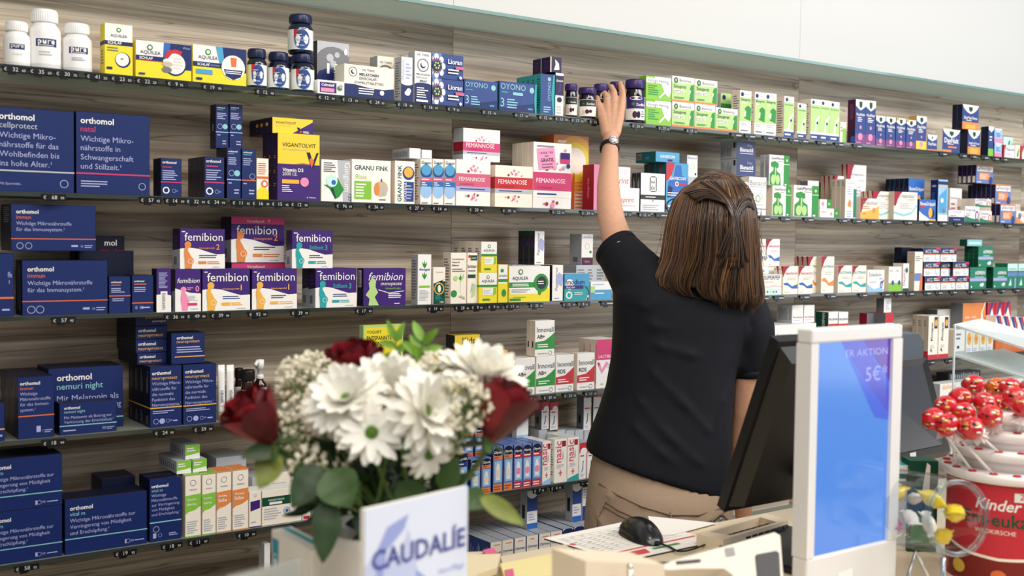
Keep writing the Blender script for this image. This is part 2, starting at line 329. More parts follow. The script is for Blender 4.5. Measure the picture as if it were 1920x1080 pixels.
OY = 'p,n,0,0,1,0,1,.35,0,.1;t,.03,.74,.7,OYONO,j;c,.87,.78,.1,j;l,.05,.6,.3,.68,1,t;h,.03,.15,.3,3,j;l,.2,.1,.5,.45,4,j;l,.76,.08,.95,.2,1,c'
B(1, 870, 933, 151, 'sea blue carton with pale round seal', 'u/n/u', OY, d=.05)
B(1, 936, 1006, 155, 'sea blue carton with turquoise curved edge', 'u/T/u', OY+';p,t,.96,0,1,0,1,1,.96,1,.93,.5;r,.35,.56,.62,.66,j', d=.04)
B(1, 1014, 1040, 139, 'upright teal sided blue carton', 'u/t/u', 'T,.7,.35,.8,OYONO,j;c,.6,.88,.05,j;l,.2,.05,.8,.22,3,j;p,t,.9,0,1,0,1,1,.9,1,.75,.5', 'l,.2,.15,.8,.9,12,T', sx=945, n=5)
B(1, 1041, 1057, 137, 'narrow dark purple and cream carton', 'e/V/e', 'r,0,.48,1,.94,V;t,.1,.8,.9,ZzzQuil,w,B;p,v,.3,.55,.6,.55,.7,.72,.5,.75;e,.5,.38,.3,.06,V;l,.15,.05,.8,.25,3,s', d=.05)
B(1, 1032, 1053, 107, 'dark purple carton lying on its side', 'V/V/V', 'p,w,.3,.15,.8,.2,.75,.6,.4,.85,.45,.5;r,0,0,.06,1,e', 'l,.3,.2,.8,.8,4,v;r,.94,0,1,1,e', b=137, sx=981, n=2)
VE = 'p,w,1,1,1,.1,.75,.35,.6,.75,.35,.95,.35,1;p,G,.78,0,1,0,1,.4,.9,.1;r,0,.72,.98,.93,w;t,.05,.76,.9,Vertigo Hennig,n;l,.08,.2,.5,.65,5,g;p,w,.55,.1,.95,.55,.9,.6,.5,.14'
B(1, 1211, 1258, 189, 'lime green carton with white swoosh', 'G/G/G', VE, sx=1190)
B(1, 1211, 1258, 144, 'lime green carton with white swoosh', 'G/G/G', VE, b=189, sx=1190)
SI = 'r,0,.1,1,.76,l;r,0,.02,1,.1,o;p,g,.98,.08,.76,.1,.8,.3,.74,.4,.78,.52,.84,.7,.98,.74;p,a,.74,.36,.8,.34,.84,.5,.78,.52;c,.16,.84,.11,n;c,.16,.84,.065,G;t,.32,.8,.84,Bionorica,S;t,.06,.55,.62,Sinupret,d;r,.06,.36,.52,.5,w;t,.08,.38,.5,extract,D;l,.08,.14,.6,.22,2,g'
for (a, c_, y) in ((1260, 1302, 193), (1303, 1341, 197), (1342, 1383, 203)): B(1, a, c_, y, 'pale green carton with head profile', 'w/w/w', SI, d=.05)
for (a, c_, y, b_) in ((1260, 1302, 144, 192), (1303, 1345, 150, 197)): B(1, a, c_, y, 'pale green carton with head profile', 'w/w/w', SI, b=b_, d=.05)
B(1, 1351, 1371, 175, 'small olive green carton set back', 'l/s/l', 'r,0,0,1,.75,g;r,0,.3,1,.5,G;c,.3,.9,.06,n;t,.2,.6,.9,Sinupret,d', s=.07)
TS = 'r,0,.28,1,.84,l;p,g,.4,.35,.95,.3,.98,.6,.7,.66,.45,.6;p,a,.35,.42,.5,.38,.55,.52,.42,.54;c,.2,.91,.05,n;t,.3,.9,.9,Bionorica,x;t,.08,.76,.9,Sinupret,d;l,.1,.68,.6,.74,1,w;l,.1,.18,.8,.26,2,s;l,.1,.04,.8,.1,1,S'
B(1, 1387, 1409, 170, 'tall pale green head profile carton standing apart', 'w/a/w', TS, SIDE, sx=1368)
for a, c_, y in ((1415, 1435, 173), (1435, 1456, 175)): B(1, a, c_, y, 'tall pale green head profile carton of a pair', 'w/a/w', TS, SIDE, sx=a-6 if a == 1415 else None)
BP = 'r,0,.2,1,.86,l;p,w,.4,.2,.6,.2,.65,.45,.95,.55,.95,.62,.55,.5;c,.7,.42,.035,n;r,0,0,1,.14,u;l,.1,.03,.8,.12,1,w;c,.25,.92,.045,n;t,.35,.9,.95,Bionorica,x;t,.1,.78,.9,Bronchipret,g'
B(1, 1470, 1489, 181, 'slim green carton with blue foot and wide beige side', 'w/a/w', BP, SIDE, sx=1456)
B(1, 1495, 1512, 194, 'shorter slim green carton with blue foot', 'w/a/w', BP, SIDE, sx=1489)
for a, y in ((1520, 186), (1538, 188), (1556, 191)): B(1, a, a+18, y, 'slim green carton with blue foot in a trio', 'w/a/w', BP, SIDE, sx=1500 if a == 1520 else None, d=.04)
B(1, 1575, 1586, 229, 'small white and green carton before a maroon side', 'e/a/e', 'r,.4,0,1,.7,G;l,.1,.5,.4,.8,2,S', d=.02)
ME = 'p,w,0,1,1,1,1,.86,.72,.8,.5,.76,.28,.8,0,.86;p,d,.35,.96,.65,.96,.65,.86,.5,.8,.35,.86;r,0,0,1,.23,q;t,.08,.64,.92,MediNait,w,B;l,.2,.5,.8,.62,3,w;c,.5,.17,.08,P;l,.1,.02,.7,.06,1,P;c,.5,.38,.04,P'
for a, y in ((1604, 187), (1623, 189)): B(1, a, a+19, y, 'tall blue and purple carton with white cap shape', 'u/z/u', ME, 'l,.3,.55,.9,.9,8,q;e,.75,.25,.2,.09,n;e,.75,.1,.3,.08,b', sx=1575 if a == 1604 else None)
for i, (a, y) in enumerate(((1642, 218), (1661, 220), (1680, 222), (1699, 225))): B(1, a, a+18, y, 'short blue and purple carton with white cap shape', 'u/z/u', ME+(';r,0,.92,.25,1,i' if i > 1 else ''), d=.04)
B(1, 1718, 1737, 218, 'blue carton with yellow foot and yellow side', 'u/i/u', ME.replace('r,0,0,1,.23,q', 'r,0,0,1,.26,Y').replace('MediNait', 'DayNait'), sx=1697)
B(1, 1738, 1757, 253, 'low blue carton with white cap shape', 'u/e/u', 'p,w,0,1,1,1,.9,.75,.5,.6,.1,.75;p,d,.4,.9,.6,.9,.5,.68;t,.1,.35,.9,DayNait,w,B;r,0,0,1,.1,o', d=.03)
DN = 'p,w,0,1,1,1,.9,.84,.7,.7,.5,.64,.3,.7,.1,.84;p,d,.38,.92,.62,.92,.62,.8,.5,.7,.38,.8;t,.1,.42,.9,DayMed Forte,w,B;l,.25,.34,.75,.4,1,w'
B(1, 1767, 1800, 243, 'blue carton with cream side and orange hem', 'u/e/u', DN.replace('DayMed Forte', 'DayNait')+';r,0,0,.5,.12,o;r,.3,.2,.8,.27,o', sx=1760)
B(1, 1814, 1838, 244, 'blue and orange carton beside a dark side, lower one', 'u/N/u', DN+';r,0,0,1,.32,o;r,.2,.05,.8,.25,i', sx=1802)
B(1, 1804, 1835, 197, 'blue and orange carton on top of the row', 'u/N/u', DN+';r,0,0,1,.3,o;r,.2,.05,.8,.2,i', b=243, sx=1764, n=2)
B(1, 1853, 1863, 237, 'slim blue and green carton with navy side', 'u/N/u', 'r,0,0,1,.25,G;p,w,0,1,1,1,1,.9,.5,.8,0,.9;l,.2,.5,.8,.7,2,w', sx=1840)
PK = 'r,0,0,1,.3,P;p,w,0,1,1,1,.5,.75;c,.5,.88,.05,d;l,.2,.4,.8,.7,3,b'
B(1, 1864, 1878, 268, 'small pastel blue pink carton', 'B/n/B', PK, d=.03); B(1, 1864, 1879, 241, 'small pastel blue pink carton', 'B/n/B', PK, b=267, d=.03)
B(1, 1882, 1902, 272, 'low white carton with red corner and purple lettering', 'w/r/w', 'p,r,0,1,.2,1,.08,.6,.05,0,0,0;t,.2,.55,.95,Nasivin,v;l,.2,.2,.8,.4,2,P', d=.04)
B(1, 1881, 1899, 257, 'white carton with green leaves set back', 'm/w/m', 'p,g,.4,.2,.6,.3,.7,.9,.5,.8;p,G,.7,.1,.9,.2,.95,.9,.8,.7', s=.06)
B(1, 1903, 1912, 272, 'slim white and leaf green carton', 'e/w/e', 'p,g,.3,.1,.7,.2,.8,.7,.5,.6;p,G,.5,.4,.9,.5,.7,.9', d=.03)
B(1, 1915, 1935, 274, 'white carton with red corner at frame edge', 'w/r/w', 'p,r,0,1,.3,1,.05,.5,.05,0,0,0', d=.03)
# ---- shelf 2
OL = ';l,.06,.06,.4,.14,3,x'
def ortho(sub, col, lines, sz=.075, y0=.86, sub2='', extra='', stripe=.24):
    a = f'h,.06,{y0},{sz},orthomol,w,B;h,.06,{y0-sz*1.35:.3f},{sz*.95:.3f},{sub},{col}'
    for i, l_ in enumerate(lines): a += f';h,.06,{y0-sz*2.9-i*sz*1.5:.3f},{sz*.92:.3f},{l_},x'
    return a+f';r,0,{stripe},1,{stripe+.018},{col}'+extra
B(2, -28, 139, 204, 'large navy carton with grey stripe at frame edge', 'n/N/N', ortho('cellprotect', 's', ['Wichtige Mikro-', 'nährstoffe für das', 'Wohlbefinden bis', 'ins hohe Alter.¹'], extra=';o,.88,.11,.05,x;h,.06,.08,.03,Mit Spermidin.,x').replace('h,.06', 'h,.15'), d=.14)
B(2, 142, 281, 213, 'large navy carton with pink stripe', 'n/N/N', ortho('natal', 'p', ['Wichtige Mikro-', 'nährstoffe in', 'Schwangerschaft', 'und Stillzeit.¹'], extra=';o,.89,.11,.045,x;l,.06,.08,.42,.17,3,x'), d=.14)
SO = 'h,.08,.86,.07,orthomol,w,B;l,.08,.74,.7,.8,1,%s;l,.08,.42,.85,.7,5,x;r,0,.36,1,.385,%s;c,.25,.16,.09,w;c,.25,.16,.06,n;o,.62,.15,.05,x;h,.72,.13,.04,30,x'
B(2, 301, 341, 297, 'small navy carton with crimson stripe', 'n/N/N', SO % ('r', 'p'), 'L,.2,.2,.8,.8,4,D', sx=284, n=2)
B(2, 383, 421, 294, 'small navy carton with magenta stripe', 'n/N/N', SO % ('p', 'p'), 'L,.2,.2,.8,.8,4,D', sx=345, n=4)
TL = 'h,.1,.91,.035,orthomol,w,B;l,.1,.86,.75,.9,1,t;l,.1,.66,.85,.82,4,x;o,.33,.5,.06,x;c,.72,.5,.06,j;r,0,.36,1,.38,%s;l,.1,.28,.35,.33,1,x;l,.5,.08,.9,.2,2,x'
B(2, 425, 452, 277, 'upright navy carton with pale blue stripe', 'n/N/N', TL % 'B', 'L,.2,.2,.8,.8,3,D', sx=400, n=3)
B(2, 453, 480, 279, 'upright navy carton with orange stripe', 'n/N/N', (TL % 'O').replace('c,.72,.5,.06,j', 'o,.75,.45,.06,x').replace('o,.33,.5,.06,x;', ''), sx=440, n=2)
for a in (404, 430): B(2, a, a+25, 196, 'tall navy carton on top of the slim row', 'n/N/N', TL % 'B', 'T,.6,.4,.55,neu,w', b=276, s=.045, sx=391 if a == 404 else None, d=.03)
B(2, 481, 504, 297, 'slim white and orange spray carton', 'e/w/w', 'r,0,.5,1,.56,O;l,.1,.6,.9,.9,6,O;p,y,0,0,1,0,1,.2,.5,.35,0,.2;c,.65,.38,.09,O;c,.65,.38,.05,w', d=.035)
VG = 'r,0,0,1,.53,q;p,V,0,0,1,0,1,.5,.95,.52,.05,.52;'
VI = 'r,0,0,1,.54,v;p,v,0,.54,.3,.54,.6,.56,1,.54;r,0,.54,1,.545,o;t,.11,.8,.9,VIGANTOLVIT,D;t,.12,.75,.72,Nahrungsergänzungsmittel,A;p,V,.68,.73,.76,.73,.83,.59,.88,.66,.92,.73,.97,.73,.84,.5,.79,.5;p,O,.74,.62,.8,.5,.86,.6,.8,.66;t,.11,.43,.6,Vitamin D3,w,B;t,.11,.37,.46,2000 I.E.,w;r,.1,.25,.5,.31,i;c,.63,.28,.07,P;l,.1,.12,.36,.23,4,w;t,.68,.04,.9,60 Tabletten,w'
B(2, 520, 600, 251, 'big yellow and purple carton in the front row', 'Y/V/Y', VI, 'l,.3,.62,.7,.68,2,o;l,.3,.4,.7,.46,2,o;l,.3,.2,.7,.26,2,o', sx=484, n=3)
B(2, 510, 587, 222, 'yellow and purple carton lying on the row behind', 'Y/V/Y', 'p,v,.45,0,1,0,1,.85;t,.08,.62,.58,VIGANTOLVIT,D;l,.08,.48,.5,.56,1,A;p,V,.6,.45,.66,.45,.7,.25,.75,.4,.72,.15,.66,.15;p,O,.66,.2,.7,.1,.72,.25;l,.75,.1,.95,.25,2,w', 'e,.35,.6,.06,.12,i;e,.55,.6,.06,.12,i;e,.78,.6,.06,.12,i;l,.3,.2,.4,.45,3,q', b=252, s=.03, sx=456)
B(2, 602, 657, 300, 'white and grey carton with green ginkgo leaf', 'w/w/w', 'p,s,.55,1,1,1,1,0,.75,0,.72,.4,.6,.55;T,.8,.25,.95,Gingium,w,D;T,.93,.03,.2,120,n,D;p,g,.08,.4,.3,.3,.48,.06,.62,.12,.78,.3,.56,.58,.42,.4;p,d,.3,.3,.48,.06,.5,.12,.4,.35;c,.36,.5,.15,m;c,.42,.46,.06,b;l,.08,.7,.5,.95,5,S', d=.04)
B(2, 659, 733, 300, 'white carton with pumpkin and green panel', 'w/a/w', 't,.07,.76,.93,GRANU FINK,d,B;r,.08,.52,.5,.66,e;t,.1,.55,.38,Blase,G;r,.07,.08,.5,.5,G;l,.1,.12,.4,.46,5,w;c,.75,.34,.18,i;e,.75,.34,.08,.18,A;e,.64,.33,.07,.15,o;e,.85,.33,.06,.15,A;r,.74,.5,.77,.57,d;l,.7,.06,.95,.11,1,S', sx=657, d=.045)
B(2, 740, 778, 302, 'white carton with upright lettering and blue panel', 'w/a/w', 'T,.33,.05,.9,GRANU FINK,d,B;c,.68,.72,.16,u;c,.68,.74,.12,i;r,.46,.06,.95,.52,u;l,.52,.1,.9,.46,5,x;T,.58,.08,.5,Prosta,w', sx=734, d=.05)
B(2, 767, 789, 278, 'grey sided white carton lying behind the upright lettering', 'w/s/w', 'r,0,0,1,.06,s', 'L,.05,.2,.9,.85,12,S', b=301, s=.02, sx=723, d=.07); B(2, 790, 810, 281, 'plain white carton lying behind the tall pink striped row', 'w/s/w', 'r,0,0,1,.06,s', b=301, s=.02, d=.07)
GP = 'p,c,0,.3,.5,.15,1,.3,1,.8,.5,.92,0,.8;e,.5,.3,.5,.16,B;e,.5,.72,.5,.14,u;e,.5,.76,.42,.12,c;p,b,0,.4,1,.4,1,.5,0,.5;r,0,.51,1,.6,f;l,.1,.53,.9,.58,1,w;t,.08,.89,.9,Gepan,D;l,.1,.41,.6,.5,2,w;l,.1,.02,.8,.06,1,S'
for a, c_, y in ((788, 810, 298), (811, 832, 298), (833, 854, 299)): B(2, a, c_, y, 'slim white carton with blue rays and pink band', 'w/a/w', GP, SIDE, sx=779 if a == 788 else None, d=.04)
def femann(v0=.42, col='r', sub='x'):
    dots = ''.join(f';c,{u},{v},{r},{k}' for u, v, r, k in ((.35, v0+.33, .03, 'R'), (.45, v0+.36, .02, 'f'), (.55, v0+.36, .04, 'P'), (.62, v0+.42, .02, 'x'), (.5, v0+.45, .03, 'P'), (.42, v0+.4, .025, 'P'), (.7, v0+.33, .02, 'P'), (.35, v0-.2, .03, 'R'), (.28, v0-.2, .015, 'f'), (.5, v0-.22, .04, 'P'), (.62, v0-.18, .025, 'R'), (.45, v0-.27, .02, 'f'), (.58, v0-.28, .02, 'P'), (.52, v0-.16, .02, 'r')))
    return f'r,0,{v0},1,{v0+.28:.2f},{col};t,.08,{v0+.12:.2f},.84,FEMANNOSE,w;t,.12,{v0+.03:.2f},.5,D-MANNOSE,R;r,0,{v0-.1:.2f},1,{v0},{sub};l,.1,{v0-.08:.2f},.9,{v0-.02:.2f},1,u'+dots
B(2, 855, 920, 300, 'white carton with crimson band and lilac strip', 'w/a/w', femann(.42, 'f'), sx=853, d=.05)
B(2, 868, 938, 242, 'white crimson banded carton stacked on top', 'w/s/w', femann(.3, 'p', 's'), 'r,0,.3,1,.58,R;r,0,.2,1,.3,S;l,.2,.36,.7,.52,4,r', b=301, s=.035, sx=842)
B(2, 928, 999, 311, 'cream carton with bright red band', 'e/e/e', femann(.44, 'r', 's'), 'r,0,.44,1,.72,r;r,0,.34,1,.44,s', sx=920, d=.05)
B(2, 1000, 1072, 268, 'tall white carton with pink band and pasted note', 'w/a/w', femann(.27, 'p', 'w')+';r,.69,.73,.94,.86,v;r,.69,.7,.94,.76,p;c,.82,.9,.02,P;c,.78,.63,.03,x;c,.9,.66,.035,v;l,.08,.93,.6,.96,1,S', sx=940, n=4)
B(2, 1038, 1104, 254, 'orange carton with sunburst set back', 'o/O/e', 'r,.45,0,1,.6,e;e,.6,.62,.6,.38,i;e,.6,.64,.45,.27,Y;e,.6,.66,.32,.18,e;l,.1,.8,.4,.95,2,w;p,O,.4,0,.6,0,.6,.5,.55,.5;l,.62,.02,.95,.4,8,o', s=.085, sx=1002)
B(2, 1113, 1150, 309, 'crimson sided pink carton behind the raised forearm', 'P/R/P', 'r,.3,0,1,.5,p', 'T,.6,.25,.7,vitasprint,P', sx=1080)
VS = 't,.02,.38,.8,vitasprint,r,I;o,.78,.85,.06,P;t,.05,.2,.3,B12,r,B;l,.35,.2,.9,.26,1,P'
B(2, 1147, 1199, 352, 'white carton with red slanted lettering, lower one', 'w/w/w', VS, d=.04); B(2, 1150, 1182, 313, 'white carton with red slanted lettering, upper one', 'w/w/w', 't,.1,.2,.9,print,r,I;o,.7,.75,.1,P', b=352, d=.04, s=.01)
B(2, 1201, 1247, 325, 'white carton with black belt and boxed letters', 'w/D/w', 'r,0,.32,1,.44,D;l,.2,.36,.8,.41,1,w;r,.37,.54,.4,.9,D;r,.62,.54,.65,.9,D;r,.42,.9,.6,.92,D;r,.42,.52,.6,.54,D;t,.43,.74,.58,KA,D;t,.43,.58,.58,EX,D;l,.08,.04,.8,.2,3,s;c,.5,.29,.02,r', 'L,.3,.5,.7,.9,3,s', sx=1182, n=2)
B(2, 1249, 1291, 306, 'tall blue carton with human torso figure', 'c/T/c', 'p,r,0,1,.36,1,.34,.9,.2,.72,0,.62;p,b,.05,.3,.1,.62,.34,.74,.42,.96,.66,.96,.7,.76,.95,.68,1,.4,.6,.3;p,n,.05,.3,.2,.32,.3,.5,.1,.55;t,.14,.66,.86,GAVISCON,w,B;c,.47,.58,.05,w;c,.47,.58,.03,r;r,.55,.56,.9,.6,r;l,.06,.33,.8,.42,2,w;l,.06,.1,.5,.16,1,w', 'r,.44,0,.5,1,r', sx=1180, n=2)
B(2, 1229, 1274, 285, 'flat teal carton lying on the torso carton', 'c/T/T', 't,.18,.42,.8,GAVISCON,w,B;r,.5,.1,.7,.3,v', 'r,.04,.25,.3,.85,S;L,.08,.35,.26,.65,8,D;l,.5,.25,.75,.55,2,c', b=306, sx=1168)
B(2, 1288, 1308, 291, 'small white carton with green stomach curve', 'w/s/w', 't,.1,.82,.9,Bianacid,u;o,.5,.45,.17,l;c,.8,.14,.06,n', b=332, s=.075, sx=1275)
B(2, 1284, 1310, 332, 'plain grey carton under the small stomach carton', 's/s/s', 'l,.2,.2,.8,.8,5,S', s=.07, d=.06)
for y, b_ in ((298, 331), (265, 298)): B(2, 1381, 1417, y, 'navy ended grey carton lying in the stack', 'U/s/U', 't,.17,.4,.85,Bianacid,w,B;r,.17,.28,.85,.31,w;t,.55,.7,.8,Neo,x', 'L,.05,.12,.33,.85,4,S;L,.38,.12,.7,.85,6,S;r,.8,.6,.92,.9,D', b=b_, s=.03, sx=1327)
BI = 't,.05,.78,.95,Bianacid,S;r,.05,.74,.95,.75,S;o,.6,.46,.13,l;o,.52,.44,.09,g;r,0,.16,1,.175,n;l,.1,.25,.9,.3,1,s;t,.4,.07,.6,Aboca,b'
B(2, 1404, 1437, 332, 'white carton with stomach outline, front one', 'w/a/w', BI, d=.04); B(2, 1381, 1403, 341, 'white carton with stomach outline beside her hair', 'w/a/w', BI, d=.04)
B(2, 1366, 1400, 331, 'grey carton under the navy ended stack', 's/s/s', 'l,.1,.2,.9,.8,2,S', s=.05, d=.09)
GM = 'r,.72,0,1,1,g;r,.72,.7,1,.72,w;p,g,.03,.02,.03,.38,.2,.5,.22,.58,.08,.62,.08,.76,.28,.8,.45,.74,.46,.6,.36,.56,.38,.48,.55,.38,.58,.02;e,.2,.2,.11,.16,l;e,.42,.2,.1,.16,l;r,.27,.2,.33,.6,l;t,.1,.85,.7,GeloMyrtol,D;l,.4,.78,.7,.81,1,S;e,.86,.84,.05,.05,l;r,.76,.02,.86,.07,w'
B(2, 1448, 1483, 349, 'white green carton with lungs figure, lower left', 'w/a/w', GM, sx=1437); B(2, 1488, 1535, 348, 'white green carton with lungs figure, lower right', 'w/a/w', GM, sx=1483)
B(2, 1442, 1480, 291, 'white green carton with lungs figure, top one', 'w/s/w', GM, 'L,.2,.15,.9,.85,5,S', b=349, sx=1417, n=2)
B(2, 1537, 1572, 391, 'low white carton with green end', 'w/w/w', 'r,.74,0,1,1,g;l,.05,.5,.5,.7,1,f;c,.6,.4,.2,P;c,.88,.5,.15,l', d=.03); B(2, 1537, 1558, 374, 'small white carton with green end on the low one', 'w/w/w', 'r,.6,0,1,1,g;c,.25,.5,.25,P;c,.8,.5,.15,l', b=391, d=.03)
B(2, 1585, 1606, 336, 'tall white carton with orange drop and teal strip', 'w/A/w', 'r,.72,.02,1,.75,h;p,o,.25,.3,.5,.28,.55,.4,.38,.5,.2,.36;t,.12,.88,.8,GeloSitin,s;l,.15,.6,.6,.82,4,x;l,.15,.02,.6,.2,3,x', 'l,.25,.82,.8,.95,3,S', sx=1535, n=3)
B(2, 1514, 1535, 339, 'grey sided small white carton behind the green ends', 'w/S/w', 't,.05,.8,.95,GeloSitin,S', s=.08, sx=1500)
GR = 'p,R,0,1,.35,1,.25,.9,.15,.72,.08,.5,0,.5;p,j,0,.3,.4,.2,.75,.3,1,.6,1,.52,.75,.22,.4,.12,0,.22;t,.2,.8,.85,Grippostad,S;t,.5,.7,.9,Complex,s;l,.25,.38,.8,.62,4,s'
B(2, 1587, 1624, 309, 'white carton with red corner, tallest at back', 'w/A/w', GR, 'p,R,.6,1,1,1,1,.5', s=.075, sx=1561, n=2); B(2, 1564, 1585, 330, 'white carton with red corner behind the drop carton', 'w/A/w', GR, 'p,R,.6,1,1,1,1,.4', s=.085, sx=1524, n=3)
B(2, 1613, 1648, 372, 'small white and yellow carton with red corner', 'e/a/w', 'p,R,0,1,.4,1,.15,.7,.05,.3,0,.3;p,i,0,0,1,0,1,.65,.6,.45,0,.3;t,.1,.7,.9,Grippostad,S;l,.1,.45,.5,.65,2,o;c,.72,.42,.13,o;l,.1,.2,.4,.3,1,O', s=.003, d=.02)
B(2, 1637, 1674, 359, 'white carton with red corner, middle of front row', 'e/A/w', GR, 'p,R,.5,1,1,1,1,.6', s=.026, sx=1608, n=3)
B(2, 1676, 1720, 360, 'white carton with red corner, right of front row', 'e/A/w', GR, d=.03)
BX = 'p,b,0,0,1,0,1,.8,0,.55;p,w,0,0,.9,0,.55,.12,.2,.3,0,.45;c,.75,.35,.22,N;e,.68,.38,.12,.24,i;t,.05,.72,.95,BoxaGrippal,w,B;r,.05,.6,.35,.68,r;r,.6,0,1,.08,i'
B(2, 1703, 1733, 335, 'royal blue carton with white script, back row', 'b/N/b', BX, 'L,.3,.2,.8,.85,3,S', s=.06, sx=1638, n=5)
B(2, 1723, 1754, 374, 'royal blue carton with white script, front row', 'b/N/b', BX, d=.025)
B(2, 1759, 1777, 337, 'tall blue saline spray carton', 'B/n/w', 'r,0,.88,1,.96,n;p,c,.1,.2,.9,.2,.9,.8,.1,.6;c,.6,.25,.06,S;l,.1,.8,.9,.86,1,i;c,.4,.5,.06,w;r,0,0,1,.15,w', 'l,.2,.8,.8,.9,1,s;l,.2,.5,.6,.7,4,b', sx=1733)
NE = 'r,0,.93,1,1,o;r,.04,.66,.96,.92,w;t,.2,.74,.9,Neuralgin,n;c,.14,.78,.05,n;r,.15,.2,.8,.6,o;l,.2,.25,.7,.55,4,a;e,.85,.2,.12,.2,u;r,.05,.06,.3,.1,w'
B(2, 1875, 1903, 383, 'blue and peach carton, bottom of the stack', 'H/V/o', NE, 'r,.2,.05,.8,.4,a', sx=1848, n=2)
B(2, 1866, 1895, 346, 'blue and peach carton, middle of the stack', 'H/V/o', NE, 'r,.2,.05,.8,.3,a', s=.03, b=383, sx=1800, n=6); B(2, 1830, 1862, 310, 'blue and peach carton, top of the stack', 'H/V/o', NE, 'r,.2,.05,.8,.4,a', b=345, s=.05, sx=1794, n=4)
DO = 'p,h,0,0,1,0,1,.18,.4,.25,0,.4;t,.05,.68,.72,Dolormin,u;l,.08,.35,.5,.6,2,f;e,.82,.42,.13,.32,%s;e,.82,.42,.06,.2,w'
B(2, 1778, 1808, 394, 'low white carton with navy band', 'w/a/w', 'r,0,0,1,.42,n;t,.05,.7,.8,Dolormin,x;l,.08,.46,.6,.6,1,r;l,.3,.1,.8,.25,1,x', d=.02, s=.004)
B(2, 1809, 1836, 387, 'white carton with pink oval', 'w/a/w', DO % 'q', d=.02, s=.004); B(2, 1837, 1859, 396, 'white carton with orange oval, lower one', 'w/a/w', DO % 'O', d=.04, s=.004)
B(2, 1828, 1858, 373, 'white carton with orange oval, upper one', 'w/a/w', DO % 'O', b=395, sx=1780, n=4, s=.012); B(2, 1781, 1803, 353, 'white carton with orange oval beside the tall spray carton', 'w/a/w', DO % 'O', s=.08, d=.05)
B(2, 1905, 1935, 396, 'white carton with orange swirl at frame edge', 'w/w/w', 't,.3,.5,.98,Voltaren,p;p,o,0,0,.6,0,.3,.2,.1,.5,0,.5;e,.2,.6,.1,.25,S', d=.04)
# ---- shelf 3
IM = lambda: ortho('immun', 'O', ['Wichtige Mikronährstoffe', 'für das Immunsystem.¹'], sz=.085, y0=.8, extra=';o,.1,.11,.07,x;o,.2,.11,.07,x;r,.7,.09,.78,.13,x;h,.81,.08,.045,30,x;l,.86,.06,.97,.14,2,x', stripe=.25)
B(3, -90, 26, 475, 'navy carton cut off by the frame with orange stripe', 'n/N/N', 'r,0,.28,1,.31,O;h,.9,.62,.09,ffe,x;h,.92,.52,.06,1,x;l,.8,.08,.95,.14,1,x', d=.1)
B(3, 41, 202, 488, 'large navy carton with orange stripe, lower one', 'n/N/N', IM(), 'L,.2,.1,.8,.9,3,S', sx=27); B(3, 20, 180, 384, 'large navy carton with orange stripe, upper one', 'n/N/N', IM(), 'l,.3,.6,.9,.95,8,S', b=485, sx=-12, s=.012)
B(3, 140, 236, 442, 'dark navy display carton behind, tall step', 'N/N/N', 'h,.6,.87,.08,mol,w,B;h,.5,.77,.06,vitamin c depot,r;l,.42,.5,.8,.72,4,S', s=.1, d=.04); B(3, 148, 251, 470, 'dark navy display carton behind, low step', 'N/N/N', 'r,.4,.5,1,.52,O;o,.82,.3,.08,x', s=.09, d=.008)
VC = 'h,.1,.82,.05,orthomol,w,B;l,.1,.74,.8,.79,1,O;l,.1,.55,.75,.7,3,x;r,0,.46,1,.485,O;%s'
B(3, 204, 245, 518, 'small navy carton with orange stripe, left of pair', 'n/N/N', VC % 'l,.15,.32,.8,.42,2,x', d=.05); B(3, 247, 288, 516, 'small navy carton with orange stripe, right of pair', 'n/N/N', (VC % 'h,.15,.1,.09,0 10,x;l,.4,.1,.85,.18,1,x').replace('.46,1,.485', '.25,1,.275'), d=.05)
B(3, 293, 321, 504, 'purple and white carton turned to its barcode', 'v/N/v', 'p,w,0,0,1,0,1,.38,.5,.42,0,.4;r,.28,.05,.75,.48,w;L,.4,.08,.62,.46,1,w;l,.38,.06,.64,.44,14,V;l,.15,.55,.8,.92,12,x', sx=285)
def femi(num, col, sub, fig=1, wide=1):
    k = .15 if wide else .3
    f_ = f';c,{k+.02:.2f},.6,.085,{col};p,{col},{k-.03:.2f},.62,{k-.06:.2f},.45,{k-.06:.2f},.3,{k:.2f},.3,{k+.02:.2f},.5;p,{col},{k-.02:.2f},.52,{k-.05:.2f},.3,{k-.04:.2f},.01,{k+.1:.2f},.01,{k+.12:.2f},.16,{k+.1:.2f},.28,{k+.05:.2f},.4;c,{k+.06:.2f},.2,.1,{col};o,{k+.07:.2f},.19,.06,w'
    return f'p,w,0,0,1,0,1,.37,.8,.36,.62,.42,.4,.5,.2,.53,0,.5;t,.1,.7,.95,femibion,w,UI;h,.8,.48,.14,{num},{col},B;t,.42,.5,.77,{sub},{col},B;l,.04,.9,.14,.95,1,w;l,.42,.26,.85,.36,2,u;r,.4,.12,.58,.19,{col};l,.6,.11,.92,.2,2,{col};l,.72,.03,.93,.06,1,s' + (f_ if fig else '')
FS = 'p,s,0,0,1,0,1,.5,0,.45;l,.2,.55,.9,.85,3,v;r,.2,.1,.6,.3,S'
B(3, 328, 377, 505, 'purple white carton with pink pregnant figure', 'v/V/v', 'p,w,0,0,1,0,1,.42,.6,.44,0,.55;t,.08,.68,.95,femibion,w,I;c,.32,.52,.07,P;p,P,.26,.55,.2,.3,.26,.02,.48,.02,.54,.25,.44,.4;h,.78,.47,.14,0,P,B;l,.45,.5,.7,.58,2,P;l,.5,.25,.9,.38,4,s;r,.48,.14,.85,.2,p;l,.6,.04,.9,.08,1,s', FS, sx=321)
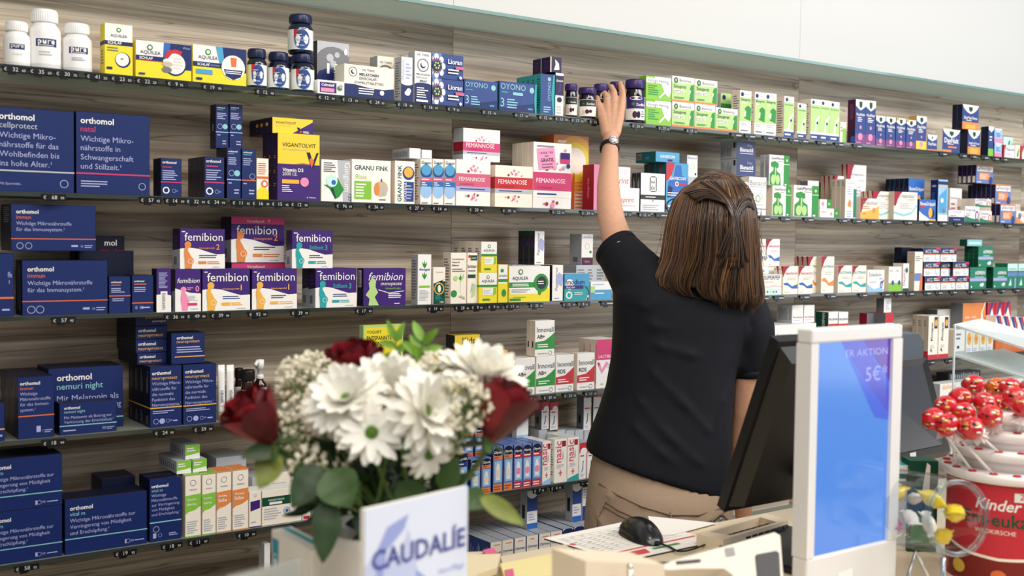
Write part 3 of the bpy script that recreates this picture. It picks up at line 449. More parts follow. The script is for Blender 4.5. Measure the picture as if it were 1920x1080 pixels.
B(3, 379, 469, 504, 'purple white carton with yellow figure, left of pair', 'v/V/v', femi('1', 'i', 'Frühschwangerschaft'), d=.06); B(3, 472, 557, 504, 'purple white carton with yellow figure, right of pair', 'v/V/v', femi('1', 'i', 'Frühschwangerschaft'), sx=469, d=.06)
B(3, 591, 669, 503, 'purple white carton with teal figure, lower one', 'v/V/v', femi('3', 't', 'Stillzeit'), FS, sx=558, n=2)
B(3, 681, 761, 503, 'all purple carton with lime green woman figure', 'v/V/v', 't,.12,.68,.93,femibion,w,I;t,.4,.55,.9,menopause,w,I;t,.52,.44,.88,Hitzewallungen,G;p,w,.35,.42,.6,.33,.95,.38,.95,.4,.6,.35,.35,.44;c,.22,.64,.09,l;p,l,.12,.62,.16,.66,.28,.62,.28,.5,.34,.36,.26,.24,.36,.02,.12,.02,.14,.2,.05,.3,.14,.45;l,.58,.2,.9,.34,3,w;l,.72,.04,.9,.08,1,w', 'r,.2,.5,.7,.95,w;l,.25,.53,.65,.92,12,V', sx=674)
B(3, 434, 535, 492, 'purple pink banded carton mostly behind the front row', 'v/V/p', 'r,0,.84,1,1,p;t,.28,.88,.62,Vorteilspack,w', s=.075, sx=411)
B(3, 433, 533, 407, 'largest purple pink banded carton with orange figure', 'v/V/V', femi('2', 'o', 'Schwangerschaft').replace('.7,.95,femibion', '.62,.86,femibion')+';r,0,.84,1,1,p;t,.28,.88,.62,Vorteilspack,w;c,.7,.92,.03,P', FS, b=491, s=.072, sx=409)
B(3, 337, 422, 429, 'purple white carton with orange figure, upper row', 'v/V/v', femi('2', 'o', 'Schwangerschaft'), FS, b=503, s=.01, sx=320); B(3, 547, 624, 432, 'purple white carton with teal figure, upper row', 'v/V/v', femi('3', 't', 'Stillzeit'), FS, b=502, s=.012, sx=537)
leaf = lambda u, v, k='g': f'p,{k},{u},{v},{u-.12},{v+.05},{u-.2},{v+.13},{u-.05},{v+.09},{u},{v+.17},{u+.05},{v+.09},{u+.2},{v+.13},{u+.12},{v+.05}'
B(3, 783, 809, 477, 'tall white carton with green leaf rosette', 'w/s/w', leaf(.5, .72)+';'+leaf(.5, .5)+';t,.1,.68,.9,theragast,u,B;r,.1,.34,.9,.38,G;l,.12,.08,.88,.3,8,s', SIDE, sx=767)
B(3, 812, 835, 501, 'small dark green and cream carton', 'd/e/w', 'r,0,.62,1,1,e;p,e,0,.62,1,.62,1,.68,.5,.58,0,.56;c,.5,.42,.16,i;c,.5,.42,.13,d;e,.5,.42,.14,.1,e;t,.2,.85,.8,Carvomin,S;l,.15,.1,.8,.25,4,t;t,.55,.03,.85,100,w', sx=809)
B(3, 845, 875, 474, 'cream carton with pale herb drawing', 'e/a/w', 't,.08,.86,.85,Carminativum,D,B;t,.08,.8,.55,Hetterich,D,B;t,.08,.74,.5,Balance,D,B;l,.08,.62,.9,.7,2,S;r,.6,.2,.62,.6,l;p,g,.5,.5,.62,.56,.7,.5,.62,.46;p,l,.55,.4,.8,.6,.84,.52;c,.2,.2,.07,g;c,.3,.5,.05,l;p,A,.5,.14,.9,.08,.9,.13,.6,.17', SIDE, sx=824)
B(3, 876, 896, 474, 'half hidden herbal carton with dark green tag', 'e/a/w', 't,.05,.7,.95,bitter,D,B;r,.3,.85,.95,.95,d;t,.4,.88,.85,pure,w;c,.2,.93,.03,r;l,.1,.62,.8,.67,1,S;r,.05,.5,.8,.57,d;p,l,.4,.1,.7,.15,.85,.35,.6,.4;p,s,.3,.2,.6,.3,.5,.42', d=.05, s=.012)
AS = 'r,0,0,1,.55,y;r,0,.52,1,.6,g;c,.5,.85,.06,g;c,.5,.85,.035,w;t,.15,.68,.85,AQUILEA,n;r,.2,.26,.78,.48,w;l,.25,.3,.7,.44,3,s;p,G,.75,.25,.95,.3,.95,.5,.82,.5;r,.2,.08,.6,.14,g'
B(3, 897, 932, 511, 'white yellow carton with green band, lower of pair', 'w/y/y', AS, 'r,0,0,1,.55,y;r,0,.52,1,.6,g', sx=893); B(3, 902, 932, 453, 'white yellow carton with green band, upper of pair', 'w/a/y', AS, 'r,0,0,1,.35,y;l,.2,.5,.8,.8,4,S', b=510, sx=826, n=4)
B(3, 934, 952, 496, 'slim white yellow carton with green band', 'w/y/y', 'r,0,0,1,.5,y;r,0,.54,1,.62,g;c,.4,.84,.05,g;t,.05,.68,.9,QUILEA,n;e,.6,.25,.25,.1,g', d=.04)
B(3, 954, 1031, 499, 'wide white yellow carton with green stomach drawing', 'w/y/w', 'r,0,0,1,.38,y;r,0,.4,.65,.55,g;l,.08,.43,.5,.52,2,w;r,.03,.22,.7,.38,w;l,.06,.25,.6,.36,3,S;c,.28,.84,.08,g;c,.28,.84,.045,w;t,.08,.62,.46,AQUILEA,n;e,.78,.53,.18,.26,g;e,.79,.53,.12,.18,D;p,g,.7,.3,.8,.3,.76,.18,.72,.2;l,.7,.48,.88,.6,2,w;r,.02,.04,.28,.1,g;l,.1,.12,.6,.16,1,G', s=.004, d=.05)
PG = 'T,.5,.28,.93,Papagastron,v,I;p,x,.3,.5,.9,.4,1,.7,.6,.8;l,.2,.05,.8,.1,1,S'
B(3, 1035, 1056, 497, 'slim white carton with violet upright lettering, lower', 'w/V/w', PG, sx=1031, d=.05)
B(3, 1002, 1021, 433, 'slim white carton with violet upright lettering, upper', 'w/D/d', PG, 'r,0,.88,1,1,d;r,.1,.1,.8,.16,N;p,v,.3,.6,.9,.5,.9,.8', b=498, s=.07, sx=956, n=3)
B(3, 960, 1018, 497, 'grey carton carrying the violet lettered trio', 's/s/s', 'l,.1,.2,.9,.8,6,S', s=.068, d=.1)
B(3, 1058, 1105, 513, 'turquoise and white carton with swirl', 'w/t/w', 'p,t,0,0,.85,0,.98,.2,1,.45,1,1,0,1;p,c,0,.55,1,.55,1,1,0,1;c,.2,.6,.2,w;t,.05,.6,.8,Imodium,n,B;r,0,.43,.75,.56,v;t,.06,.46,.42,akut duo,w;p,v,.7,.56,.85,.5,.98,.3,.9,0,.97,0,1,.3,.9,.5;e,.18,.2,.13,.14,w;c,.18,.2,.09,t;l,.38,.2,.75,.32,2,w;p,w,.88,.15,.98,.2,.96,.08', d=.05)
B(3, 1107, 1147, 528, 'low white and sky blue carton by her sleeve', 'w/w/w', 'r,0,0,1,.6,c;r,0,.55,1,.75,w;r,0,.4,.2,.75,l;l,.1,.8,.8,.9,1,B;l,.2,.3,.8,.42,1,w', d=.05)
B(3, 1090, 1112, 439, 'small white carton with maroon foot', 'w/s/w', 't,.05,.86,.95,LenaGo,u;o,.5,.6,.1,s;c,.78,.42,.05,g;r,.02,0,.98,.24,z;t,.3,.08,.7,flora,P', 'r,.3,.1,.7,.25,S', b=498, s=.07, sx=1075, d=.05); B(3, 1080, 1135, 497, 'grey carton under the maroon footed carton', 's/s/s', 'l,.05,.1,.3,.9,9,S;l,.4,.1,.6,.9,9,S;l,.7,.1,.95,.9,9,S', s=.068, d=.1)
B(3, 1184, 1222, 478, 'plain white carton beside the raised sleeve', 'w/w/w', 'l,.1,.3,.8,.8,4,s', d=.05)
OR = 'p,R,0,1,.45,1,.25,.9,.1,.75,0,.6;p,%s,.05,.4,.3,.42,.6,.28,.98,.36,.98,.2,.6,.2,.35,.3,.05,.34;t,.12,.7,.95,%s,%s,B;l,.3,.5,.95,.6,2,s;l,.1,.05,.5,.1,1,s'
B(3, 1468, 1496, 499, 'white carton with blue wave, left of front pair', 'e/e/w', OR % ('b', 'ORALPADON', 'p'), 'p,R,.5,1,1,1,1,.6;l,.1,.85,.5,.92,1,r', sx=1441, n=2); B(3, 1497, 1524, 499, 'white carton with blue wave, right of front pair', 'e/e/w', OR % ('b', 'ORALPADON', 'p'), d=.02, s=.004)
B(3, 1437, 1462, 448, 'white carton with blue wave, upper back row', 'w/R/w', OR % ('b', 'ORALPADON', 'p'), b=500, s=.06, d=.05); B(3, 1411, 1436, 448, 'white carton with blue wave peeking past her hair', 'w/R/w', OR % ('b', 'ORALPADON', 'p'), b=500, s=.06, d=.05); B(3, 1408, 1463, 500, 'plain white carton under the upper blue waves', 'w/R/w', 'l,.2,.2,.8,.6,3,s', s=.062, d=.1)
SP = 't,.07,.76,.93,SUPERPEP,n,B;l,.1,.6,.6,.7,2,s;p,P,0,.44,.3,.4,.6,.46,1,.42,1,.4,.6,.43,.3,.37,0,.41;p,m,0,0,1,0,1,.3,0,.35;c,.27,.15,.06,r;c,.43,.15,.06,l;c,.58,.15,.06,t;c,.73,.15,.06,p'
B(3, 1429, 1465, 515, 'cream carton with four coloured dots, lower one', 'e/a/w', SP, d=.03, s=.004); B(3, 1405, 1441, 480, 'cream carton with four coloured dots, upper one', 'e/a/w', SP, b=514, s=.02, d=.03); B(3, 1398, 1428, 514, 'plain cream carton behind her hair', 'e/e/e', 'l,.2,.2,.8,.6,3,s', s=.004, d=.05)
B(3, 1515, 1538, 481, 'white carton with orange wave, left of pair', 'e/A/w', OR % ('o', 'ELOTRANS', 't'), 'p,R,.5,1,1,1,1,.6;t,.1,.7,.6,ELOTRANS,S', sx=1466, n=3, s=.026); B(3, 1540, 1564, 481, 'white carton with orange wave, right of pair', 'e/A/w', OR % ('o', 'ELOTRANS', 't'), d=.04)
B(3, 1571, 1597, 498, 'white carton with teal wave, left of pair', 'e/a/w', OR % ('t', 'ELOTRANS', 't'), sx=1563); B(3, 1598, 1624, 498, 'white carton with teal wave, right of pair', 'e/a/w', OR % ('t', 'ELOTRANS', 't'), d=.05)
B(3, 1626, 1658, 506, 'white carton with blue drop and wave foot', 'w/e/w', 't,.08,.7,.8,Soledum,d;t,.7,.56,.9,forte,u;p,B,0,0,1,0,1,.1,.7,.2,.4,.12,0,.35;e,.82,.32,.08,.16,u;e,.82,.3,.05,.1,B;p,n,.8,.45,.98,.55,.9,.4;l,.1,.4,.6,.5,2,s', d=.05)
for a in (1666, 1678): B(3, a, a+12, 500, 'slim white and leaf green drop carton', 'w/a/a', 'r,0,0,1,.35,G;e,.65,.35,.2,.1,u;l,.1,.8,.8,.86,1,S', sx=1650 if a == 1666 else None, d=.06)
B(3, 1693, 1704, 494, 'thin white carton with dark foot', 'w/a/a', 'r,0,0,1,.1,d;T,.4,.2,.8,Dextro,q;e,.6,.75,.2,.1,T', d=.04)
B(3, 1715, 1730, 472, 'tall cream carton with blue and orange corner', 'e/A/w', 'r,0,0,.6,.2,e;r,0,.25,.9,.45,H;p,O,.6,0,1,0,1,.4,.75,.4;l,.1,.75,.9,.9,3,S', 'l,.1,.72,.9,.76,1,o;l,.1,.45,.9,.49,1,o', sx=1692)
AC = 'r,0,.56,1,1,n;r,0,.5,1,.56,o;t,.1,.63,.48,ACC,w,BI;l,.55,.65,.95,.9,2,w;r,.75,.82,1,.98,r;c,.8,.32,.22,B;c,.8,.34,.17,w;l,.08,.1,.5,.36,3,s'
for a, c_, y, b_ in ((1734, 1763, 518, None), (1764, 1791, 518, None), (1792, 1816, 518, None), (1732, 1762, 491, 517), (1764, 1786, 491, 517), (1787, 1816, 491, 517), (1731, 1762, 465, 490), (1763, 1793, 465, 490)): B(3, a, c_, y, 'white and navy tablet carton', 'w/N/w', AC, b=b_, d=.05, s=.02 if a == 1764 and b_ else .006)
B(3, 1690, 1728, 464, 'dark navy carton behind the cream corner carton', 'N/N/N', 't,.5,.6,.9,ACC,S', s=.1, sx=1682)
AP = 'r,0,.36,1,.5,x;t,.3,.66,.92,ASPIRIN,w,B;l,.3,.52,.9,.57,1,m;e,.72,.18,.12,.08,m;e,.78,.2,.07,.08,w;c,.1,.1,.05,m'
B(3, 1818, 1849, 501, 'green carton with white lettering, lower left', 'h/d/h', AP, d=.05); B(3, 1862, 1888, 501, 'green carton with white lettering, lower right', 'h/d/h', AP, 'o,.5,.5,.12,h', sx=1850, s=.004); B(3, 1834, 1862, 462, 'green carton with white lettering, upper one', 'h/d/h', AP, 'o,.5,.55,.13,h;l,.2,.8,.8,.85,1,h', b=500, sx=1793, n=3)
B(3, 1813, 1841, 449, 'flat teal green carton on top of the green stack', 'j/d/d', 'r,.1,.3,.9,.6,m', b=462, s=.02, sx=1803)
for a in (1889, 1909): B(3, a, a+19, 494, 'mint green carton with blue band', 'm/h/h', 'r,0,0,1,.7,h;r,0,.48,1,.64,H;r,.7,0,.82,.4,x;l,.1,.75,.9,.8,1,d;p,m,.1,.1,.4,.1,.3,.4', sx=1868 if a == 1889 else None, d=.05)
# ---- shelf 4
B(4, -60, 9, 757, 'navy carton edge with yellow stripe at frame border', 'n/N/N', 'r,0,.3,1,.33,i;l,.8,.1,.95,.2,1,x', d=.07)
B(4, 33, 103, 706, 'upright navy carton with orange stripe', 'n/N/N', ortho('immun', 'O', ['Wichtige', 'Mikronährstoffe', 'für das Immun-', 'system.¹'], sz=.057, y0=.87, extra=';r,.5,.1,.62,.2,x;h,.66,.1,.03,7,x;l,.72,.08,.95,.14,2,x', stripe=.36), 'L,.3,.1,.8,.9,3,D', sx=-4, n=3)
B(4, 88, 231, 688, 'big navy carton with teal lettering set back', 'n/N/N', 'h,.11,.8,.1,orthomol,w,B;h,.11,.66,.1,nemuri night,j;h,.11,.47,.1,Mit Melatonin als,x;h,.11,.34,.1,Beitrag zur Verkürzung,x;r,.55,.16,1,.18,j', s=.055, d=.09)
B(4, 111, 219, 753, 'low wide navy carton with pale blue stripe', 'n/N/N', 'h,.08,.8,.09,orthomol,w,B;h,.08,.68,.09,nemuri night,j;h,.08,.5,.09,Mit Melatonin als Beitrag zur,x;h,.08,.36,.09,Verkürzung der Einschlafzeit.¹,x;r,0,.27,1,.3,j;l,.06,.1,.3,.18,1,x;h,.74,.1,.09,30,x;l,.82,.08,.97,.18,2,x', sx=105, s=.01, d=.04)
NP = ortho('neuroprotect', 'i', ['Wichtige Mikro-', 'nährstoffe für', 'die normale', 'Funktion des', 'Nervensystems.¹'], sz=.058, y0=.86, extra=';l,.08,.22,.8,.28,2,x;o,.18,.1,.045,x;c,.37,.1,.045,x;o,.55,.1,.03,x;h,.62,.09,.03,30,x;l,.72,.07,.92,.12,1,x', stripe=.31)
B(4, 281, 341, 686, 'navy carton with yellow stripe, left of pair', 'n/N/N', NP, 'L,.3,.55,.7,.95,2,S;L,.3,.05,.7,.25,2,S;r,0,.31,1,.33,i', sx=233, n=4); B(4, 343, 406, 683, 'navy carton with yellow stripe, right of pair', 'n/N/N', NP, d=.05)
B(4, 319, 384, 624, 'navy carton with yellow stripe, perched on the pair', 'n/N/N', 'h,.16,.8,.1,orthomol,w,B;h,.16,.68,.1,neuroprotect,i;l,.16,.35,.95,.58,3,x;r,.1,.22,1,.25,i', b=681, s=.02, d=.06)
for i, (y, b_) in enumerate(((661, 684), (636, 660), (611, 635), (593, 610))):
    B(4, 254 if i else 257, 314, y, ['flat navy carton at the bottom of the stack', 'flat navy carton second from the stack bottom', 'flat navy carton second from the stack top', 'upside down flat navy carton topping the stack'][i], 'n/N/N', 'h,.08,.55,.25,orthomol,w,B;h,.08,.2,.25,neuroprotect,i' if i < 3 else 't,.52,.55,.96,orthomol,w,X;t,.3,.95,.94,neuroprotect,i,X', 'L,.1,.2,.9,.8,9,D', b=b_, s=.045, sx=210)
B(4, 681, 756, 609, 'lime yellow tea bag pouch behind the bouquet', 'y/l/y', 'r,0,0,1,1,l;r,.04,.03,.96,.97,y;h,.08,.9,.035,YOGURT,D,B;h,.08,.82,.05,ENTSPANNTE VIBES,D,B;h,.08,.75,.05,INTENSIVER,D,B;e,.45,.52,.1,.08,z;e,.42,.42,.13,.08,w;e,.68,.42,.13,.08,w;e,.85,.56,.12,.12,d;o,.14,.24,.05,D', d=.02)
B(4, 660, 679, 662, 'yellow carton corner beside the lime pouch', 'Y/Y/Y', 'l,.2,.3,.8,.6,3,i', d=.03); B(4, 800, 850, 672, 'yellow children\'s carton behind the white blooms', 'Y/Y/Y', 't,.2,.7,.8,Kids,D,B;p,v,.3,.2,.6,.2,.6,.45', d=.04); B(4, 852, 900, 628, 'yellow carton with black lettering behind the white bloom', 'Y/D/Y', 't,.3,.86,.8,Kids,D,B;p,v,.3,.35,.6,.35,.6,.45', s=.05, d=.04); B(4, 922, 952, 657, 'orange yellow carton right of the white bloom', 'i/i/i', 'l,.2,.3,.8,.6,3,O', s=.02, d=.04)
def inno(col, sub): return f'p,{col},0,.2,1,.2,1,.66,.8,.56,.5,.44,0,.4;h,.09,.68,.14,Innovall,S,B;h,.1,.5,.11,{sub},D,B;l,.12,.24,.8,.36,2,w;t,.15,.06,.65,MICROBIOTICA,D;o,.78,.09,.06,D'
B(4, 967, 1003, 671, 'white carton with green sweep, lower left', 'w/a/w', inno('g', 'AB+'), d=.05); B(4, 1005, 1041, 668, 'white carton with green sweep, lower right', 'w/a/w', inno('g', 'AB+'), d=.05); B(4, 1003, 1040, 601, 'white carton with green sweep, standing on top', 'w/a/w', inno('g', 'AB+'), 'r,.3,.25,.6,.42,D', b=667, sx=981, n=2)
B(4, 1042, 1076, 665, 'white carton with red sweep, left of pair', 'w/a/w', inno('r', 'RDS'), d=.05); B(4, 1082, 1115, 662, 'white carton with red sweep, right of pair', 'w/a/w', inno('r', 'RDS'), sx=1077)
B(4, 1118, 1160, 636, 'pink topped white carton beside her back', 'w/a/w', 'r,0,.58,1,1,p;t,.1,.62,.9,LACTIBIANE,w;p,P,.05,.5,.15,.55,.25,.38,.45,.55,.55,.5,.25,.3;l,.5,.4,.9,.5,2,s;p,R,.05,.55,.15,.5,.1,.45;r,.6,.03,1,.15,N;l,.2,.06,.35,.12,1,A', 'r,.9,.1,1,.9,p', sx=1065, n=3)
B(4, 1485, 1506, 572, 'white carton with red script, upper left', 'w/s/w', 't,.08,.28,.95,Bronchostop,R,B;l,.1,.12,.8,.2,1,x', 'L,.1,.15,.7,.9,9,S;T,.9,.2,.8,Broncho,D', b=607, s=.03, sx=1432); B(4, 1507, 1527, 572, 'white carton with red script, upper right', 'w/s/w', 't,.08,.28,.95,Bronchostop,R,B;l,.1,.12,.8,.2,1,x', b=606, s=.03, d=.08)
B(4, 1452, 1530, 608, 'white carton under the red script pair', 'w/s/w', 't,.05,.75,.4,Bronchostop,D;p,G,.05,.1,.3,.1,.3,.5,.05,.6', d=.13)
for a in (1553, 1572): B(4, a, a+18, 585, 'low white green carton behind the screen top', 'w/d/w', 't,.05,.85,.95,PROSPAN,n,B;r,0,.74,1,.79,r;r,0,0,1,.74,G;l,.15,.6,.85,.7,2,w', 'T,.7,.66,.98,PROSPAN,w,B', sx=1538 if a == 1553 else None, d=.05)
B(4, 1625, 1655, 587, 'red and grey carton behind the screen', 'S/R/S', 'l,.2,.2,.8,.8,5,s', s=.05, sx=1605); B(4, 1660, 1675, 587, 'white carton with red cap, right of screen top', 'w/S/r', 'r,0,.8,1,1,r;l,.2,.4,.9,.7,3,b', d=.06); B(4, 1657, 1671, 559, 'slim grey carton standing on the red capped one', 'w/S/w', 'l,.2,.2,.8,.8,5,x', b=586, s=.02, sx=1638)
MP = 'r,0,0,1,.1,r;T,.45,.42,.85,Monapax,D,B;r,.58,.7,.92,.97,z;e,.75,.83,.13,.08,i;l,.2,.25,.7,.33,2,s;p,D,.2,.2,.4,.15,.3,.26'
B(4, 1741, 1759, 592, 'tall white carton with red foot, left of pair', 'e/A/w', MP, 'l,.1,.75,.6,.9,3,S;r,0,0,1,.18,r', sx=1678, n=3); B(4, 1760, 1779, 592, 'tall white carton with red foot, right of pair', 'e/A/w', MP, d=.06)
B(4, 1757, 1785, 580, 'plain white carton set back above the red feet', 'w/S/w', 'r,0,.9,1,1,w', 'L,.1,.4,.9,.8,8,s', s=.1, sx=1712)
B(4, 1805, 1848, 568, 'tan carton row with white script, upper right', 'A/S/A', 'r,0,0,1,1,o;t,.1,.4,.3,ipalat,w;t,.4,.4,.6,ipalat,w;p,w,.8,0,.9,.3,.85,.6,1,1,.95,1,.8,.6', 'L,.1,.1,.9,.9,10,S', b=617, s=.05, sx=1756)
for i in range(3): B(4, 1851+i*15, 1865+i*15, 567-i, 'white red carton with blue diamond', 'r/r/w', 'p,w,.5,.05,.95,.5,.5,.95,.05,.5;p,u,.2,.7,.5,1,.8,1,.3,.6;l,.3,.4,.7,.6,2,x', b=617, s=.05, d=.05)
for i in range(4): B(4, 1811+i*13, 1823+i*13, 618, 'white carton with yellow sunflower', 'w/w/w', 'e,.5,.65,.35,.25,i;c,.5,.65,.08,o;l,.1,.1,.8,.3,3,x;r,0,.05,1,.1,u', d=.07)
B(4, 1788, 1809, 618, 'pale grey carton left of the sunflower row', 'w/a/w', 'l,.2,.6,.8,.9,2,S;r,.3,.3,.5,.4,D;r,0,0,1,.2,s', d=.07); B(4, 1866, 1925, 635, 'orange carton right of the sunflower row', 'O/O/o', 'l,.2,.3,.8,.7,3,o', d=.06)
for i in range(4): B(4, 1866+i*14, 1879+i*14, 592+i, 'white carton with navy red chevron', 'w/w/w', 'p,u,0,1,.4,1,1,.2,1,0;p,r,.4,1,.7,1,1,.6,1,.3', b=634, s=.01, d=.05)
# ---- shelf 5
VM = ['Wichtige Mikronährstoffe zur', 'Verringerung von Müdigkeit', 'und Erschöpfung.¹']
VA = ortho('vital m', 'j', VM, sz=.076, y0=.8, extra=';o,.76,.1,.04,x;r,.72,.06,.74,.14,x;h,.79,.08,.045,30,x;l,.84,.08,.97,.12,1,x', stripe=.27).replace('0.86', '.86')
B(5, -72, 117, 958, 'large navy carton with teal stripe, lower of the stack', 'n/N/N', VA.replace('h,.06', 'h,.25'), d=.1); B(5, -72, 117, 859, 'large navy carton with teal stripe, upper of the stack', 'n/N/N', VA.replace('h,.06', 'h,.25'), b=957, s=.006, d=.1)
B(5, 121, 276, 929, 'wide navy carton with teal stripe on the shelf edge', 'n/N/N', VA, sx=117, d=.07)
B(5, 280, 340, 896, 'upright navy carton with teal stripe', 'n/N/N', ortho('vital m', 'j', ['Wichtige', 'Mikronährstoffe', 'zur Verringerung', 'von Müdigkeit', 'und Erschöpfung.¹'], sz=.05, y0=.86, extra=';o,.2,.2,.05,x;r,.1,.06,.2,.14,x;o,.32,.1,.03,x;l,.6,.07,.95,.13,2,x', stripe=.3), sx=256, n=2)
B(5, 190, 254, 895, 'dark navy carton standing behind the wide one', 'N/N/N', 'h,.1,.74,.11,orthomol,w,B', s=.085, sx=168)
WE = 'p,%s,0,.36,.2,.4,.6,.42,1,.48,1,.68,0,.66;o,.5,.86,.05,S;t,.25,.74,.75,WELEDA,n;t,.1,.58,.75,%s,w,B;t,.1,.5,.7,%s,w,B;l,.1,.05,.8,.26,6,s;r,0,0,1,.015,%s;r,0,.985,1,1,%s'
for i, (a, c_, y, k, t1, t2) in enumerate(((347, 377, 889, 'G', 'Combu-', 'doron'), (379, 405, 887, 'G', 'Combu-', 'doron'), (406, 434, 883, 'o', 'Arnika-', 'Salbe'), (436, 466, 879, 'o', 'Wecesin', 'Salbe'))):
    B(5, a, c_, y, f'white carton with {"green" if k == "G" else "orange"} ragged band, {"left" if i % 2 == 0 else "right"} of its pair', 'e/a/'+k, WE % (k, t1, t2, k, k), sx=a-4 if i in (0, 3) else None, d=.05)
SB = 'p,G,0,.25,1,.4,1,1,0,1;l,.1,.5,.7,.85,2,w;r,0,0,1,.2,w'
B(5, 331, 359, 864, 'small green topped box lying on the ragged bands, left', 'w/s/s', SB, 'L,.1,.2,.9,.8,7,S', b=887, s=.02, sx=290); B(5, 361, 388, 861, 'small green topped box lying on the ragged bands, right', 'w/s/s', SB, b=885, s=.02, d=.09); B(5, 347, 375, 834, 'small green topped box crowning the little stack', 'w/s/s', SB, 'L,.1,.2,.9,.8,7,S', b=862, s=.03, sx=311)
B(5, 467, 490, 921, 'small white carton with purple patch', 'e/a/w', 'p,v,.1,.45,.9,.52,.9,.75,.1,.72;l,.15,.1,.8,.2,1,s;r,0,0,1,.03,v;o,.5,.88,.04,S', d=.05); B(5, 491, 566, 916, 'wide white carton with dark green title bar', 'e/a/w', 'r,0,.55,.72,.8,d;t,.15,.68,.55,VISIODORON,w;r,.18,.58,.5,.65,w;l,.05,.15,.5,.5,5,s;o,.62,.36,.1,b;c,.62,.36,.05,b', d=.05)
B(5, 405, 462, 856, 'grey white carton lying behind the orange bands', 's/s/s', 'l,.1,.2,.9,.8,4,S', s=.085, d=.08); B(5, 473, 500, 893, 'pale grey carton behind the purple patch', 's/w/s', 'l,.1,.2,.9,.8,6,w', s=.085, d=.07); B(5, 505, 545, 885, 'pale carton half hidden by the bouquet leaf', 'e/w/s', 'l,.1,.2,.9,.8,4,s', s=.08, d=.07); B(5, 567, 582, 958, 'red and white carton corner beside the hanging leaf', 'w/w/w', 'r,.1,.1,.9,.45,r', d=.05)
def olyn(col, txt): return f'r,.06,0,.94,.16,{col};l,.12,.02,.88,.13,2,{"r" if col == "o" else "w"};e,.5,.88,.47,.1,N;t,.1,.84,.9,Olynth,w,B;r,.06,.7,.94,.79,{col};l,.12,.72,.85,.78,1,{"r" if col == "o" else "w"};r,.12,.2,.88,.68,B;p,w,.3,.25,.7,.25,.7,.5,.6,.62,.4,.62,.3,.5;e,.5,.4,.25,.08,{"P" if col == "r" else "a"}'
B(5, 854, 878, 850, 'pale blue spray carton left of the peach banded ones', 'u/e/B', olyn('u', 'SALIN'), d=.05)
for i, (a, c_, y) in enumerate(((882, 901, 861), (902, 921, 858), (924, 943, 837), (944, 962, 834))): B(5, a, c_, y, ['short blue spray carton with peach band, left of pair', 'short blue spray carton with peach band, right of pair', 'tall blue spray carton with peach band, left of pair', 'tall blue spray carton with peach band, right of pair'][i], 'H/n/H', olyn('o', 'K'), sx=911 if a == 924 else None, d=.035, s=.003 if i < 2 else .006, n=4 if i > 1 else 1)
for a, y, k in ((963, 834, 'left of trio'), (980, 832, 'middle of trio'), (998, 830, 'right of trio')): B(5, a, a+17, y, f'blue spray carton with red band, {k}', 'H/n/H', olyn('r', 'N'), d=.035, n=4)
NA = 'T,.55,.45,.95,nasic,f,B;r,.6,.82,.92,.95,R;r,.36,.2,.64,.23,f;r,.46,.15,.54,.28,f;l,.2,.32,.8,.42,3,s;p,%s,0,0,1,0,1,.15,0,.05;p,s,.62,.5,.75,.55,.7,.75'
B(5, 1017, 1033, 828, 'white nose spray carton with blue foot', 'e/e/w', NA % 'B', d=.03, n=4); B(5, 1039, 1063, 823, 'white nose spray carton with crimson upright lettering', 'e/w/w', NA % 'e', SIDE, sx=1033, n=1); B(5, 1064, 1085, 820, 'white nose spray carton with teal foot', 'e/w/w', NA % 't', d=.04, n=3)
RN = 'r,0,.72,1,1,r;c,.6,.74,.12,w;l,.15,.6,.8,.68,1,r;p,b,.5,.5,.6,.5,.45,.3,.3,.2,.35,.18,.55,.28;l,.15,.05,.8,.15,3,s;r,.95,0,1,.7,r'
for a, k in ((1086, 'left'), (1101, 'right')): B(5, a, a+14, 830, f'small red topped nose carton at her hip, {k}', 'w/w/s', RN, d=.035, n=3)
B(5, 1015, 1030, 754, 'red topped nose carton set back, left of pair', 'w/S/r', RN, 'r,.3,.2,.6,.45,D', s=.095, b=818, sx=1000); B(5, 1031, 1047, 754, 'red topped nose carton set back, right of pair', 'w/S/r', RN, s=.095, b=818, d=.05); B(5, 1094, 1109, 742, 'grey nose carton under the shelf, left of pair', 'w/S/s', RN.replace('r,0,.72,1,1,r', 'r,0,.95,1,1,r'), 'r,.3,.2,.6,.45,D', s=.095, b=803, sx=1081); B(5, 1112, 1127, 741, 'grey nose carton under the shelf, right of pair', 'w/S/s', RN.replace('r,0,.72,1,1,r', 'r,0,.95,1,1,r'), s=.095, b=802, d=.05)
for k, a in enumerate((1010, 1027, 1044, 1061, 1078, 1095, 1112)): B(5, a, a+16, 806+(k % 2), 'plain grey carton in the supporting back row', 's/s/s', 'l,.1,.2,.9,.8,4,S', s=.093, d=.075)
B(5, 969, 991, 748, 'tall pale blue carton beside the red rose', 'B/w/w', 'r,0,.55,1,1,w;r,0,0,1,.25,c', s=.09, d=.05)
for i, (a, c_, y) in enumerate(((870, 888, 801), (890, 910, 800))): B(5, a, c_, y, f'blue spray carton with peach band behind the bouquet, {["left", "right"][i]}', 'H/n/H', olyn('o', 'K'), b=858, s=.05, d=.03)
B(5, 868, 912, 857, 'plain pale blue carton under the spray pair', 'B/H/H', 'l,.1,.2,.9,.8,4,w', s=.048, d=.05)
B(5, 1762, 1842, 716, 'white carton with yellow lettering below the acrylic rack', 'w/s/w', 't,.05,.86,.35,dolocin,i,B;l,.1,.3,.8,.6,4,s', d=.05, s=.01); B(5, 1778, 1838, 697, 'dark carton with barcodes behind the acrylic rack', 'D/D/D', 'L,.05,.86,.95,.98,14,s', s=.075, d=.05); B(5, 1845, 1930, 712, 'pale carton behind the lollipops', 'w/w/w', 'l,.1,.3,.8,.6,4,s', d=.05, s=.01)
